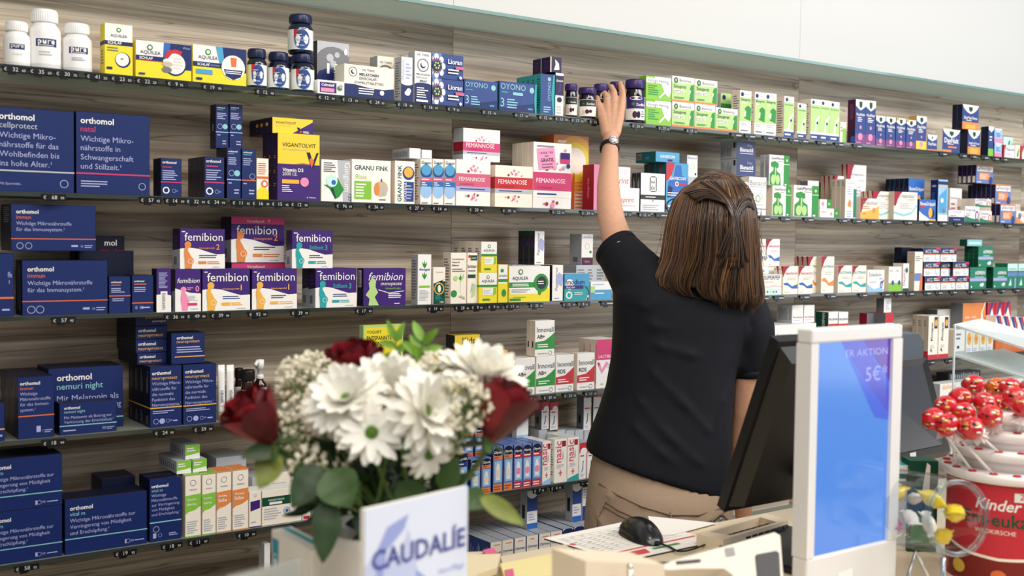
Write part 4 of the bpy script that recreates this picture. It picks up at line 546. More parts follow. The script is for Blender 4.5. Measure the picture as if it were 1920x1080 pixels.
# ---- shelf 6
OT = 't,.08,.72,.92,Otriven,n,B;l,.3,.9,.9,.95,1,o;r,.1,.1,.9,.6,B'
for i, a in enumerate((919, 941, 964, 987, 1010, 1032)): B(6, a, a+22, 1016-i*4, 'white nose drop carton with navy script', 'e/u/s', OT, 'L,.2,.1,.8,.9,4,x', d=.033, n=5)
for a, y in ((1055, 991), (1076, 987), (1097, 984)): B(6, a, a+20, y, 'white carton with navy circle by the counter', 'e/u/s', 'c,.5,.8,.22,n;c,.5,.72,.16,w', d=.033, n=5)
TT = 'r,0,.6,1,1,u;c,.5,.95,.18,w;p,u,0,.45,1,.45,1,.6,0,.6;l,.15,.2,.8,.4,3,x;r,0,0,1,.14,b'
B(6, 988, 1008, 918, 'blue and white carton standing on the nose drops', 'w/s/w', TT, 'r,.3,.25,.7,.6,D', b=988, s=.06, sx=974); B(6, 1073, 1090, 905, 'blue and white carton near her pocket', 'w/s/w', TT, 'r,.3,.25,.7,.6,D', b=978, s=.05, sx=1062); B(6, 1092, 1110, 908, 'blue and orange carton near her pocket', 'w/w/w', 'r,0,0,1,.4,u;p,o,.6,0,1,.4,1,.6,.4,.45;l,.1,.6,.8,.9,4,x', b=977, s=.05, d=.04)
B(6, 495, 507, 1019, 'small grey carton with red face mark', 'w/s/w', 'c,.5,.5,.2,r;c,.5,.48,.1,w', 'l,.2,.3,.8,.7,4,S', s=.02, sx=484)
# ---- settle the cartons: stack them on what is below, keep neighbours from overlapping, then build each as one object
ITEMS = []
for r in REC:
    for k in range(r['n']): q = dict(r); q['k'] = k; q['y'] = r['y']+k*(r['d']+.0004); q['root'] = r; ITEMS.append(q)
def ov(a, b): return (min(a['x1'], b['x1'])-max(a['x0'], b['x0']), min(a['y']+a['d'], b['y']+b['d'])-max(a['y'], b['y']), min(a['z1'], b['z1'])-max(a['z0'], b['z0']))
def restack():
    for r in sorted((q for q in ITEMS if q['on'] and q['k'] == 0), key=lambda q: q['z0']):
        best = None
        for q in ITEMS:
            if q['sh'] != r['sh'] or q is r or q['root'] is r['root']: continue
            o = ov(r, q)
            if o[0] > .006 and o[1] > .004 and q['z1'] < r['z0']+.03 and q['z0'] < r['z0']-.01 and (best is None or q['z1'] > best): best = q['z1']
        if best is None or best < r['z0']-.035:
            r['flag'] = (best, r['z0'])
        else:
            for q in ITEMS:
                if q['root'] is r['root']: q['z0'] = best+.0003; q.pop('flag', 0)
def separate():
    n = 0
    for i, a in enumerate(ITEMS):
        for b in ITEMS[i+1:]:
            if a['sh'] != b['sh']: continue
            o = ov(a, b)
            if min(o) <= .0002: continue
            n += 1
            if o[2] < .02 and (a['on'] or b['on']):
                up = a if a['z0'] > b['z0'] else b; dn = b if up is a else a
                if up['on']:
                    for q in ITEMS:
                        if q['root'] is up['root']: q['z0'] = dn['z1']+.0003
                    continue
            wmin = min(a['x1']-a['x0'], b['x1']-b['x0'])
            if o[0] < min(.011, .4*wmin):
                l, r_ = (a, b) if a['x0']+a['x1'] < b['x0']+b['x1'] else (b, a); m_ = (l['x1']+r_['x0'])/2; l['x1'] = m_-.0002; r_['x0'] = m_+.0002
            else:
                f, k = (a, b) if a['y'] <= b['y'] else (b, a)
                nd = k['y']-f['y']-.0004
                if nd >= .012: f['d'] = nd
                else:
                    sh = f['y']+f['d']+.0004-k['y']
                    if f['d'] > .03: c_ = f['d']-.02; f['d'] = .02; sh -= c_
                    if sh > 0: k['y'] += sh; k['d'] = max(.008, k['d']-sh)
    return n
for _ in range(6):
    restack()
    if not separate(): break
restack()
ITEMS = [q for q in ITEMS if q['y']+q['d'] < YW+.002]
for q in ITEMS:
    if 'flag' in q: print('UNSUPPORTED', q['look'], q['flag'])
NUM = ['', 'first', 'second', 'third', 'fourth', 'fifth', 'sixth', 'seventh', 'eighth', 'ninth', 'tenth']
SHN = ['', 'topmost', 'second', 'third', 'fourth', 'fifth', 'lowest']
from collections import defaultdict
fr = defaultdict(list)
for q in ITEMS:
    if q['k'] == 0: fr[(q['look'], q['sh'])].append(q)
for (look, sh), qs in fr.items():
    where = f'on the {SHN[sh]} shelf'
    if len(qs) == 1: qs[0]['label'] = f'{look}, {SHN[sh]} shelf'
    else:
        zs = sorted({round(q['z0'], 2) for q in qs}); tiers = []
        for z in zs:
            if not tiers or z-tiers[-1] > .015: tiers.append(z)
        for q in qs: q['tier'] = max(i for i, z in enumerate(tiers) if q['z0'] > z-.012)
        for ti in range(len(tiers)):
            row = sorted((q for q in qs if q['tier'] == ti), key=lambda q: q['x0'])
            tn = '' if len(tiers) == 1 else (['lower', 'upper'] if len(tiers) == 2 else ['bottom', 'middle', 'top'])[ti]+' row'
            for i, q in enumerate(row):
                po = '' if len(row) == 1 else ('left one' if i == 0 else 'right one') if len(row) == 2 else f'{NUM[i+1]} from left'
                q['label'] = f'{look}, {" ".join(t for t in (tn, po) if t)}, {SHN[sh]} shelf'
for q in ITEMS:
    if q['k']:
        f = next(p for p in ITEMS if p['root'] is q['root'] and p['k'] == 0)
        q['label'] = f'{NUM[q["k"]]} behind the ' + f['label']
    q['group'] = (q['look'].split(',')[0]+f' on the {SHN[q["sh"]]} shelf') if (q['n'] > 1 or len(fr[(q['look'], q['sh'])]) > 1 or ',' in q['look']) else None
seen = {}
for i, q in enumerate(ITEMS):
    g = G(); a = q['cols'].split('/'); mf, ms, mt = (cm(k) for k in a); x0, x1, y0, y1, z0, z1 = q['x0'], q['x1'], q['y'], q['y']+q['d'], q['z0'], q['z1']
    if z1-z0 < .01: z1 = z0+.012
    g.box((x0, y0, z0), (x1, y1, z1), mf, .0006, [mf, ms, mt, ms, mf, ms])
    w, h, d = x1-x0, z1-z0, y1-y0
    if q['art'] and q['k'] == 0: face(g, q['art'].split(';'), Vector((x0, y0, z0)), Vector((w, 0, 0)), Vector((0, 0, h)), Vector((0, -1, 0)), i)
    if q['side']: face(g, q['side'].replace('sl,', 'l,').split(';'), Vector((x0, y1, z0)), Vector((0, -d, 0)), Vector((0, 0, h)), Vector((-1, 0, 0)), i)
    # tuck flap line on the lid
    g.poly([(x0+w*.03, y0+.002, z1+.0001), (x1-w*.03, y0+.002, z1+.0001), (x1-w*.03, y0+.0026, z1+.0001), (x0+w*.03, y0+.0026, z1+.0001)], cm('S'))
    o = link(q['name'], g.mesh('carton')); settle(o)
    lb = q['label']
    if lb in seen: print('DUP', lb)
    seen[lb] = 1
    if not 4 <= len(lb.split()) <= 16: print('LEN', len(lb.split()), lb)
    tag(o, lb, q['cat'], q['group'])
print('cartons', len(ITEMS))

# ---- bottles and jars
def bottle(x0, x1, yt, yb, label, name, cat, body, cap, lab, art, sh, s=.006, b=None, neck=.72, caph=.2, group=None):
    """a round bottle: thing > body, cap, label; pixels of its silhouette"""
    Y = YS+s; xc = (x0+x1)/2; L_ = PY(x0, (yt+yb)/2, Y); R_ = PY(x1, (yt+yb)/2, Y)
    r = (R_.x-L_.x)*.80/2 if True else 0; Yc = Y+r
    c = PY(xc, (yt+yb)/2, Yc); r = abs((Q(x1, yb, 1)-Q(x0, yb, 1)).length)/2*((c-C0).dot(_fw))
    zb = SZ[sh] if b is None else b; c = PY(xc, (yt+yb)/2, YS+s+r); H = PY(xc, yt, c.y).z-zb
    t = thing(name, (c.x, c.y, zb), label, cat, group); hc = H*caph; hb = H-hc
    g = G(); g.lathe([(r*.9, 0), (r, r*.12), (r, hb*.80), (r*.96, hb*.86), (r*neck*1.02, hb*.95), (r*neck*.95, hb), (0, hb)], body, (c.x, c.y, zb)); g.obj('body', t)
    g = G(); rc = r*neck*1.12; g.lathe([(rc*.98, hb-.0005), (rc, hb+.001), (rc, H-.003), (rc*.93, H), (0, H)], cap, (c.x, c.y, zb))
    n = 40
    for k in range(n):
        an = 2*math.pi*k/n; p = Vector((c.x+math.cos(an)*rc, c.y+math.sin(an)*rc, zb+hb+.002)); g.tube([p, p+Vector((0, 0, hc-.007))], .0006, cap, 4, False)
    g.obj('cap', t)
    if lab:
        g = G(); rl = r*1.006; z0, z1 = zb+hb*.1, zb+hb*.76; m_ = 36
        vs = [(c.x+math.cos(2*math.pi*k/m_)*rl, c.y+math.sin(2*math.pi*k/m_)*rl, z) for z in (z0, z1) for k in range(m_)]
        g.add(vs, [(k, (k+1) % m_, m_+(k+1) % m_, m_+k) for k in range(m_)], lab, True)
        # printed art wrapped round the front, facing the shop
        fg = G(); wd = 2.2*rl; face(fg, art.split(';'), Vector((0, 0, 0)), Vector((wd, 0, 0)), Vector((0, 0, z1-z0)), Vector((0, -1, 0)))
        toC = math.atan2(C0.y-c.y, C0.x-c.x)+.12
        def wrap(v): an = toC+(v[0]-wd/2)/rl; rr = rl-v[1]; return (c.x+math.cos(an)*rr, c.y+math.sin(an)*rr, z0+v[2])
        for f, mi in zip(fg.f, fg.mi):
            # cut wide faces into strips so they follow the curve
            pts = [Vector(fg.v[k]) for k in f]; xs = [p.x for p in pts]
            if max(xs)-min(xs) > .006 and len(f) == 4:
                k_ = int((max(xs)-min(xs))/.004)+1
                A, B_, C_, D_ = pts
                for j in range(k_): g.add([wrap(A.lerp(B_, j/k_)), wrap(A.lerp(B_, (j+1)/k_)), wrap(D_.lerp(C_, (j+1)/k_)), wrap(D_.lerp(C_, j/k_))], [(0, 1, 2, 3)], fg.ms[mi])
            elif max(xs)-min(xs) > .006:
                cen = sum(pts, Vector())/len(pts); cen = Vector((cen.x, cen.y-.0004, cen.z))
                for j in range(len(pts)): g.add([wrap(cen), wrap(pts[j]), wrap(pts[(j+1) % len(pts)])], [(0, 1, 2)], fg.ms[mi])
            else: g.add([wrap(p) for p in pts], [tuple(range(len(pts)))], fg.ms[mi])
        g.obj('label', t)
    return t
PW = mat('f1f0ee', .35); NAVY = mat('16204a', .3); DK = mat('0d1a30', .12, coat=.6); PUR = mat('3a2468', .35); DV = mat('15101f', .12, coat=.6)
pa = 'r,.2,.55,.8,.8,n;t,.26,.63,.74,pure,w,BI;l,.26,.57,.74,.61,1,w;l,.28,.25,.7,.42,2,s'
for a in ((8, 55, 42, 121, 'short white pill bottle at the left frame edge', 'r,.2,.55,.72,.78,n;t,.25,.62,.68,pure,w,BI;t,.3,.3,.62,CoQ10,s'), (55, 112, 20, 124, 'tallest white pill bottle, middle of three', pa), (118, 171, 46, 133, 'white pill bottle right of the tallest', pa+';t,.3,.28,.7,All-in-one,x')):
    bottle(*a[:4], a[4]+', topmost shelf', 'pill_bottle', 'bottle', PW, PW, PW, a[5], 1, group='white pill bottles on the topmost shelf', caph=.21, neck=.74)
ma = 'e,.5,.5,.3,.5,b;e,.5,.5,.27,.46,u;p,r,.2,1,.38,1,.22,.55,.2,.55;t,.27,.55,.75,MELATONIN,w,B;l,.28,.7,.5,.76,1,w;l,.28,.42,.7,.5,2,x;c,.34,.22,.08,w;l,.42,.15,.65,.25,1,B'
LW = mat('e8ebe6', .4)
js = []
for a in ((463, 500, 93, 164, 'leftmost dark melatonin jar with round blue label', .006), (502, 542, 99, 168, 'dark melatonin jar second from left', .006), (545, 589, 102, 171, 'dark melatonin jar carrying another jar on top', .006)):
    js.append(bottle(*a[:4], a[4]+', topmost shelf', 'gummy_jar', 'jar', DK, NAVY, LW, ma, 1, s=a[5], group='dark blue jars on the topmost shelf', neck=.8, caph=.22))
zt = max((ch.matrix_local.translation.z for ch in js[2].children), default=0)
top = js[2].location.z + max(v.co.z for ch in js[2].children for v in ch.data.vertices)
bottle(540, 587, 29, 102, 'dark melatonin jar perched on top of another, topmost shelf', 'gummy_jar', 'jar', DK, NAVY, LW, ma, 1, b=top+.0003, group='dark blue jars on the topmost shelf', neck=.8, caph=.22)
bottle(524, 556, 108, 160, 'dark jar half hidden behind the melatonin jars, topmost shelf', 'gummy_jar', 'jar', DK, NAVY, LW, 'l,.2,.2,.5,.8,4,S', 1, s=.075, group='dark blue jars on the topmost shelf', neck=.8, caph=.22)
za = 'r,0,.6,1,.98,D;t,.4,.68,.85,ZzzQuil,w,B;r,.22,.7,.32,.8,g;r,0,0,1,.55,e;e,.45,.28,.1,.13,z;e,.62,.3,.08,.1,V;l,.2,.1,.35,.4,4,A'
zb_ = 'r,0,.48,1,1,v;t,.5,.6,.98,ZzzQuil,w,B;r,.3,.62,.44,.74,g;e,.5,.92,.3,.08,e;r,0,0,1,.46,w;e,.45,.22,.11,.15,z;e,.62,.22,.09,.15,V;l,.75,.1,.95,.4,3,S'
for a in ((1059, 1082, 158, 219, 'small purple capped jar left of the pair, topmost shelf', za, .012), (1084, 1118, 165, 223, 'purple capped jar just left of the reaching hand, topmost shelf', za, .002), (1113, 1140, 158, 224, 'purple capped jar behind the little finger, topmost shelf', za, .03), (1143, 1169, 154, 226, 'purple capped jar behind the index finger, topmost shelf', za, .034), (1172, 1209, 150, 233, 'largest purple capped jar right of the hand, topmost shelf', zb_, .002)):
    bottle(*a[:4], a[4], 'gummy_jar', 'jar', DV, PUR, LW, a[5], 1, s=a[6], group='purple capped jars on the topmost shelf', neck=.88, caph=.2)
# creams and brown bottles on the fourth shelf
for i, (a, c_) in enumerate(((408, 422), (424, 439))):
    Y = YS+.02+.012; p = PY((a+c_)/2, 700, Y); w = (PY(c_, 700, Y).x-PY(a, 700, Y).x)/2*.92; z0 = SZ[4]; z1 = PY((a+c_)/2, 684, Y).z
    t = thing('cream_tube', (p.x, Y, z0), f'white cream tube standing on its cap, {["left", "right"][i]} of two, fourth shelf', 'tube', 'white cream tubes on the fourth shelf')
    g = G(); g.lathe([(w*.8, 0), (w*.85, .001), (w*.85, .016), (0, .016)], mat('e8d9bd', .4), (p.x, Y, z0)); g.obj('cap', t)
    g = G(); n = 20; H = z1-z0; vs = []
    for j, h in enumerate((.017, .022, .05, H*.6, H*.85, H)):
        k_ = 1-j/5.; ry = w*(.12+.88*min(1, k_*1.3))
        vs += [(p.x+math.cos(2*math.pi*q/n)*w, Y+math.sin(2*math.pi*q/n)*ry, z0+h) for q in range(n)]
    g.add(vs, [(j*n+q, j*n+(q+1) % n, (j+1)*n+(q+1) % n, (j+1)*n+q) for j in range(5) for q in range(n)]+[tuple(range(5*n, 6*n))], PW, True); g.obj('tube_body', t)
    g = G(); face(g, 'l,.15,.2,.8,.48,9,S;r,.05,.12,.9,.125,r'.split(';'), Vector((p.x-w*.8, Y-w-.0005, z0+.018)), Vector((w*1.6, 0, 0)), Vector((0, 0, H-.02)), Vector((0, -1, 0))); g.obj('printed_text', t)
BR = mat('2a1408', .1, coat=.5); BK = mat('131314', .4)
for a in ((440, 456, 690, 785, 'brown bottle with black cap beside the cream tubes', .09), (452, 478, 693, 782, 'brown bottle with black cap and white label above the rose', .02)):
    bottle(*a[:4], a[4]+', fourth shelf', 'brown_bottle', 'bottle', BR, BK, PW, 'l,.2,.2,.8,.8,6,S', 4, s=a[5], neck=.85, caph=.22, group='brown bottles on the fourth shelf')
t = bottle(474, 500, 702, 780, 'brown bottle with white pump head, fourth shelf', 'pump_bottle', 'bottle', BR, PW, PW, 'l,.2,.2,.8,.8,6,S', 4, s=.05, neck=.5, caph=.1)
x, y, z = t.location; zt = PY(487, 702, y).z; g = G(); g.lathe([(.005, zt), (.005, zt+.012), (.009, zt+.013), (.009, zt+.032), (.0, zt+.033)], PW, (x, y, 0)); g.tube([(x, y, zt+.028), (x-.012, y-.012, zt+.028), (x-.018, y-.018, zt+.022)], .004, PW, 8); g.obj('pump_head', t)

# ---- sticky note on the pink banded carton
cb = next(q for q in ITEMS if q['look'].startswith('tall white carton with pink band') and q['k'] == 0)
w, h = cb['x1']-cb['x0'], cb['z1']-cb['z0']; g = G(); P_ = mat('ee9cc4', .6)
O_ = Vector((cb['x0']+w*.14, cb['y']-.0012, cb['z0']+h*.58)); U_ = Vector((w*.45, 0, h*.03)); V_ = Vector((-w*.06, 0, h*.32))
g.prism([O_, O_+U_, O_+U_+V_, O_+V_], (0, .0006, 0), P_)
face(g, 't,.12,.72,.9,UNSER TIPP,D;t,.4,.58,.6,mit,D;t,.14,.36,.88,GRATIS,D,B;t,.2,.2,.8,FEMANNOSE,D;t,.15,.06,.85,TRINKBEUTEL,D'.split(';'), O_, U_, V_, Vector((0, -1, 0)))
o = g.obj('sticky_note'); tag(o, 'pink handwritten sticky note on the tall white pink banded carton', 'note')

# ---- price tags clipped to the rails
TAGS = {1: '32.60@28 35.60@77 30.70@125 41.20@182 23.00@228 22.20@275 9.95@332 19.90@398 12.40@497 12.99@612 13.79@656 24.99@706 10.99@759 16.99@807 9.95@852 15.90@917 17.99@977 12.99@1022 13.99@1052 17.95@1082 15.90@1116 24.99@1195 27.50@1244 17.99@1296 @1380 @1406 @1440 @1466 @1488 @1506 @1540 @1573 @1607 @1768 @1805 @1824 @1846 @1866 @1882',
  2: '68.99@101 57.45@282 14.99@328 32.99@367 34.99@405 11.95@452 16.99@489 15.45@525 12.99@561 96.89@645 36.09@704 27.77@780 14.80@824 20.80@892 19.70@954 22.95@1046 24.95@1101 19.97@1172 12.99@1208 @1240 @1434 @1472 @1516 @1580 @1606 @1634 @1662 @1702 @1741 @1767 @1795 @1830 @1890',
  3: '57.95@119 36.99@328 49.99@368 39.99@413 92.99@483 39.99@562 17.99@682 19.95@816 28.45@866 9.99@896 9.90@927 13.80@960 25.60@1005 15.99@1066 8.45@1094 @1138 @1432 @1460 @1508 @1558 @1618 @1660 @1684 @1706 @1738 @1760 @1787 @1820 @1850 @1878 @1905',
  4: '18.99@101 24.99@308 59.99@381 15.50@994 20.00@1030 23.50@1068 11.95@1107 @1745 @1778', 5: '58.95@50 19.95@235 18.99@322 11.97@372 10.99@462 15.95@535 7.95@1012 6.75@1044 @1100'}
TB = mat('111214', .3); TX = mat('c9ccc8', .6); used = {}
for sh, s_ in TAGS.items():
    for it in s_.split():
        pr, px = it.split('@'); px = float(px); zc = SZ[sh]-.0085
        X = PY(px, PY(0, 0, 1).x*0+540, YS-.006).x
        # rail height at this column: solve for X at the rail's own height
        lo, hi = -200, 1300
        for _ in range(40):
            m_ = (lo+hi)/2
            if PY(px, m_, YS-.006).z > zc: lo = m_
            else: hi = m_
        X = PY(px, lo, YS-.006).x; wd = .0215
        near = min((q for q in ITEMS if q['sh'] == sh and q['k'] == 0 and not q['on'] and q['y'] < YS+.03), key=lambda q: abs((q['x0']+q['x1'])/2-X))
        lb = (f'black price tag reading {pr} euro on the {SHN[sh]} shelf edge' if pr else f'black price tag below the {near["look"].split(",")[0]}, {SHN[sh]} shelf')
        used[lb] = used.get(lb, 0)+1
        if used[lb] > 1: lb = lb.replace('black price tag', ['', '', 'black price tag to the right', 'black price tag farther right', 'black price tag farthest right'][used[lb]])
        lb = lb.replace(' carton', '') if len(lb.split()) > 16 else lb
        while len(lb.split()) > 16: lb = lb.replace(' the ', ' ', 1) if ' the ' in lb else ' '.join(lb.split()[:-3]+lb.split()[-2:])
        t = thing('price_tag', (X, YS-.006, zc-.007), lb, 'price tag', f'black price tags on the {SHN[sh]} shelf edge')
        g = G(); g.box((X-wd, YS-.0085, zc-.0065), (X+wd, YS-.0045, zc+.0055), TB, .0008)
        g.prism([(X-.012, YS-.0085, zc-.0065), (X+.004, YS-.0085, zc-.0065), (X, YS-.0085, zc-.0105), (X-.012, YS-.0085, zc-.0105)], (0, .003, 0), TB); g.obj('tag_case', t)
        g = G(); O_ = Vector((X-wd, YS-.0086, zc-.0065)); U_ = Vector((2*wd, 0, 0)); V_ = Vector((0, 0, .012))
        CC['tx'] = 'c9ccc8'
        if pr:
            a_, b_ = pr.split('.'); wA = .09*len(a_)
            face(g, [f'h,.06,.22,.5,€,tx', f'h,.4,.2,.62,{a_},tx', f'h,{.46+.15*len(a_):.2f},.2,.42,{b_},tx'], O_, U_, V_, Vector((0, -1, 0)))
        else: face(g, ['r,.1,.35,.2,.6,S', 'l,.45,.2,.95,.8,1,s'], O_, U_, V_, Vector((0, -1, 0)))
        g.obj('price_display', t)
# ================================================================ the assistant reaching up, seen from behind
FW = Vector((_fw.x, _fw.y, 0)).normalized(); RT = Vector((_r0.x, _r0.y, 0))
def remesh(g, voxel, it=6, fac=.5, mt=None):
    o = bpy.data.objects.new('tmp', g.mesh('tmp', True)); COL.objects.link(o)
    m = o.modifiers.new('r', 'REMESH'); m.mode = 'VOXEL'; m.voxel_size = voxel
    s = o.modifiers.new('s', 'SMOOTH'); s.iterations = it; s.factor = fac
    me = bpy.data.meshes.new_from_object(o.evaluated_get(bpy.context.evaluated_depsgraph_get()))
    bpy.data.objects.remove(o); me.materials.clear()
    if mt: me.materials.append(mt)
    me.polygons.foreach_set('use_smooth', [True]*len(me.polygons)); me.polygons.foreach_set('material_index', [0]*len(me.polygons)); return me
def rpt(r, an, k=1.0, e=2.3):
    xl, yl, xr, yr, zc, dep = r
    A, B_ = Q(xl, yl, zc), Q(xr, yr, zc); c = (A+B_)/2; a = (B_-A)/2
    ca, sa = math.cos(an), math.sin(an)
    return c + a*(k*math.copysign(abs(ca)**(2/e), ca)) + FW*(dep*k*math.copysign(abs(sa)**(2/e), sa))
def loft(g, rings, mt, n=36, k=1.0, e=2.3, cap=True):
    vs = [rpt(r, 2*math.pi*i/n, k, e) for r in rings for i in range(n)]
    fs = [(j*n+i, j*n+(i+1) % n, (j+1)*n+(i+1) % n, (j+1)*n+i) for j in range(len(rings)-1) for i in range(n)]
    if cap: fs += [tuple(range(n-1, -1, -1)), tuple(range((len(rings)-1)*n, len(rings)*n))]
    g.add(vs, fs, mt, True)
def limb(g, pts, mt, n=14):
    """(px, py, zc, radius) chain with round joints"""
    P_ = [Q(*p[:3]) for p in pts]; g.tube(P_, [p[3] for p in pts], mt, n)
    for p, q in zip(P_, pts): g.ball(p, q[3]*.995, mt, 14, 9)
SKIN = noisy(mat('d3a184', .5, sub=.15, name='skin'), 90, .05); CLOTH = noisy(mat('11121b', .75, name='navy_jersey', spec=.3), 900, .25, bump=.15); CHINO = noisy(mat('b59d86', .8, name='beige_twill', spec=.2), 700, .07, (1, 1, .3), .1)
SH = [(1097, 842, 1366, 926, 2.43, .135), (1104, 815, 1367, 888, 2.43, .132), (1120, 775, 1369, 830, 2.43, .127), (1136, 725, 1372, 765, 2.43, .122), (1146, 670, 1377, 700, 2.43, .122), (1149, 620, 1392, 640, 2.43, .122), (1149, 580, 1408, 598, 2.425, .118), (1150, 548, 1416, 572, 2.42, .11), (1168, 520, 1412, 552, 2.42, .098), (1205, 500, 1394, 532, 2.42, .078), (1262, 488, 1368, 508, 2.42, .058)]
TR = [(1118, 800, 1368, 850, 2.43, .118), (1112, 850, 1367, 905, 2.43, .125), (1104, 895, 1371, 945, 2.43, .135), (1098, 945, 1376, 995, 2.435, .142), (1094, 1005, 1380, 1055, 2.44, .145), (1098, 1060, 1380, 1100, 2.45, .14)]
# --- body: one continuous skin
g = G()
loft(g, SH[:10], SKIN, k=.9); loft(g, TR, SKIN, k=.9)
hip = Q(1238, 1050, 2.45)
for s in (-1, 1):
    b = hip+RT*(.085*s); g.tube([b, Vector((b.x, b.y, .47)), Vector((b.x, b.y, .30))-FW*.015, Vector((b.x, b.y, .09))], [.082, .056, .052, .036], SKIN, 16); g.ball(b, .083, SKIN, 16, 10)
    g.ball(Vector((b.x, b.y, .04))+FW*.05, (.045, .045, .038), SKIN); g.ball(Vector((b.x, b.y, .032))+FW*.11, (.042, .042, .028), SKIN)
    g.tube([Vector((b.x, b.y, .10)), Vector((b.x, b.y, .045))+FW*.02, Vector((b.x, b.y, .035))+FW*.10], [.036, .04, .03], SKIN, 12)
limb(g, [(1205, 525, 2.42, .05), (1180, 490, 2.455, .045), (1157, 450, 2.50, .0355), (1147, 415, 2.55, .0315), (1142, 382, 2.59, .0300), (1140, 345, 2.65, .0272), (1142, 310, 2.71, .0240), (1144.5, 275, 2.77, .0208), (1145, 258, 2.795, .0198)], SKIN)
limb(g, [(1395, 580, 2.42, .048), (1408, 690, 2.43, .036), (1402, 770, 2.44, .0335), (1393, 832, 2.455, .0285), (1391, 880, 2.47, .0275), (1394, 960, 2.49, .02), (1395, 985, 2.495, .018)], SKIN)
# neck and head, face turned up and to the left
limb(g, [(1315, 520, 2.42, .055), (1325, 470, 2.425, .054), (1332, 440, 2.43, .054)], SKIN)
hc = Q(1336, 417, 2.43); hd = (FW*.9 - RT*.42 + Vector((0, 0, .25))).normalized(); hr = hd.cross(Vector((0, 0, 1))).normalized(); hu = hr.cross(hd)
hm = Matrix((hr, hd, hu)).transposed()
g.ball(hc, (.072, .09, .099), SKIN, 24, 16, hm); g.ball(hc+hd*.035-hu*.055, (.05, .055, .055), SKIN, 16, 10, hm)
g.tube([hc+hd*.085+hu*.02, hc+hd*.104-hu*.018], [.007, .012], SKIN, 8); g.ball(hc+hd*.102-hu*.02, .011, SKIN)
for s in (-1, 1):
    g.ball(hc+hr*(.073*s)-hu*.005, (.008, .02, .03), SKIN, 10, 8, hm); g.ball(hc+hd*.085+hr*(.03*s)+hu*.028, (.02, .008, .007), SKIN, 10, 6, hm)
    g.ball(hc+hd*.08+hr*(.03*s)+hu*.012, .011, SKIN)
g.ball(hc+hd*.084-hu*.052, (.024, .01, .006), SKIN, 10, 6, hm); g.ball(hc+hd*.082-hu*.061, (.02, .01, .006), SKIN, 10, 6, hm); g.ball(hc+hd*.07-hu*.093, .018, SKIN)
# right hand hanging behind the monitor
wr = Q(1395, 985, 2.495)
for k in range(4):
    a = wr+RT*(.004*0)+FW*(-.027+.018*k)*1; kn = a+Vector((0, 0, -.075))+RT*.004; g.tube([wr, kn], [.016, .0115], SKIN, 10); g.ball(kn, .0112, SKIN)
    L_ = (.062, .072, .068, .055)[3-k]; m_ = kn+Vector((0, 0, -L_*.5))-RT*.004; e_ = m_+Vector((0, 0, -L_*.42))-RT*.016; g.tube([kn, m_, e_], [.0095, .0088, .0072], SKIN, 10); g.ball(e_, .0071, SKIN)
g.tube([wr+FW*.012, wr+FW*.045+Vector((0, 0, -.045)), wr+FW*.055+Vector((0, 0, -.085))-RT*.01], [.014, .0105, .008], SKIN, 10)
body = remesh(g, .0075, 5, .5, SKIN)
# left hand is grown finer and joined to the arm
h = G(); W_ = (1145, 262, 2.785)
limb(h, [(1144.5, 275, 2.77, .0205), (1145, 258, 2.795, .0195), (1145, 246, 2.81, .0175)], SKIN)
KN = {'pinky': [(1127, 204, 2.860, .0098), (1120.5, 191, 2.876, .0082), (1120.5, 183.5, 2.896, .0077), (1124.5, 180.5, 2.915, .0068)],
      'ring': [(1139, 197, 2.866, .0110), (1137.5, 180, 2.884, .0088), (1131, 172.5, 2.900, .0083), (1125.5, 173.5, 2.916, .0072)],
      'middle': [(1151.5, 194, 2.868, .0116), (1151, 173, 2.888, .0090), (1146, 163.5, 2.905, .0084), (1140.5, 164, 2.920, .0073)],
      'index': [(1165, 197, 2.862, .0112), (1167.5, 179, 2.882, .0089), (1165.5, 166, 2.900, .0083), (1163, 156.5, 2.915, .0073)]}
for nm, fi in KN.items():
    kx = fi[0][0]
    limb(h, [(1145+(kx-1145)*.42, 248, 2.80, .0150), (1145+(kx-1145)*.75, 222, 2.835, .0138), fi[0]], SKIN, 12); limb(h, fi, SKIN, 12)
limb(h, [(1156, 238, 2.832, .0135), (1163, 218, 2.868, .0115), (1160, 204, 2.895, .0102), (1152, 196, 2.912, .0088)], SKIN, 12)
h.ball(Q(1147, 224, 2.850), (.026, .010, .030), SKIN, 14, 10)
hand = remesh(h, .0022, 5, .45, SKIN)
bm = bmesh.new(); bm.from_mesh(body); bm.from_mesh(hand); bm.to_mesh(body); bm.free()
for p in body.polygons: p.use_smooth = True
PER = link('person', body); settle(PER)
tag(PER, 'person in a navy polo shirt and beige trousers from behind, reaching to the topmost shelf', 'person')
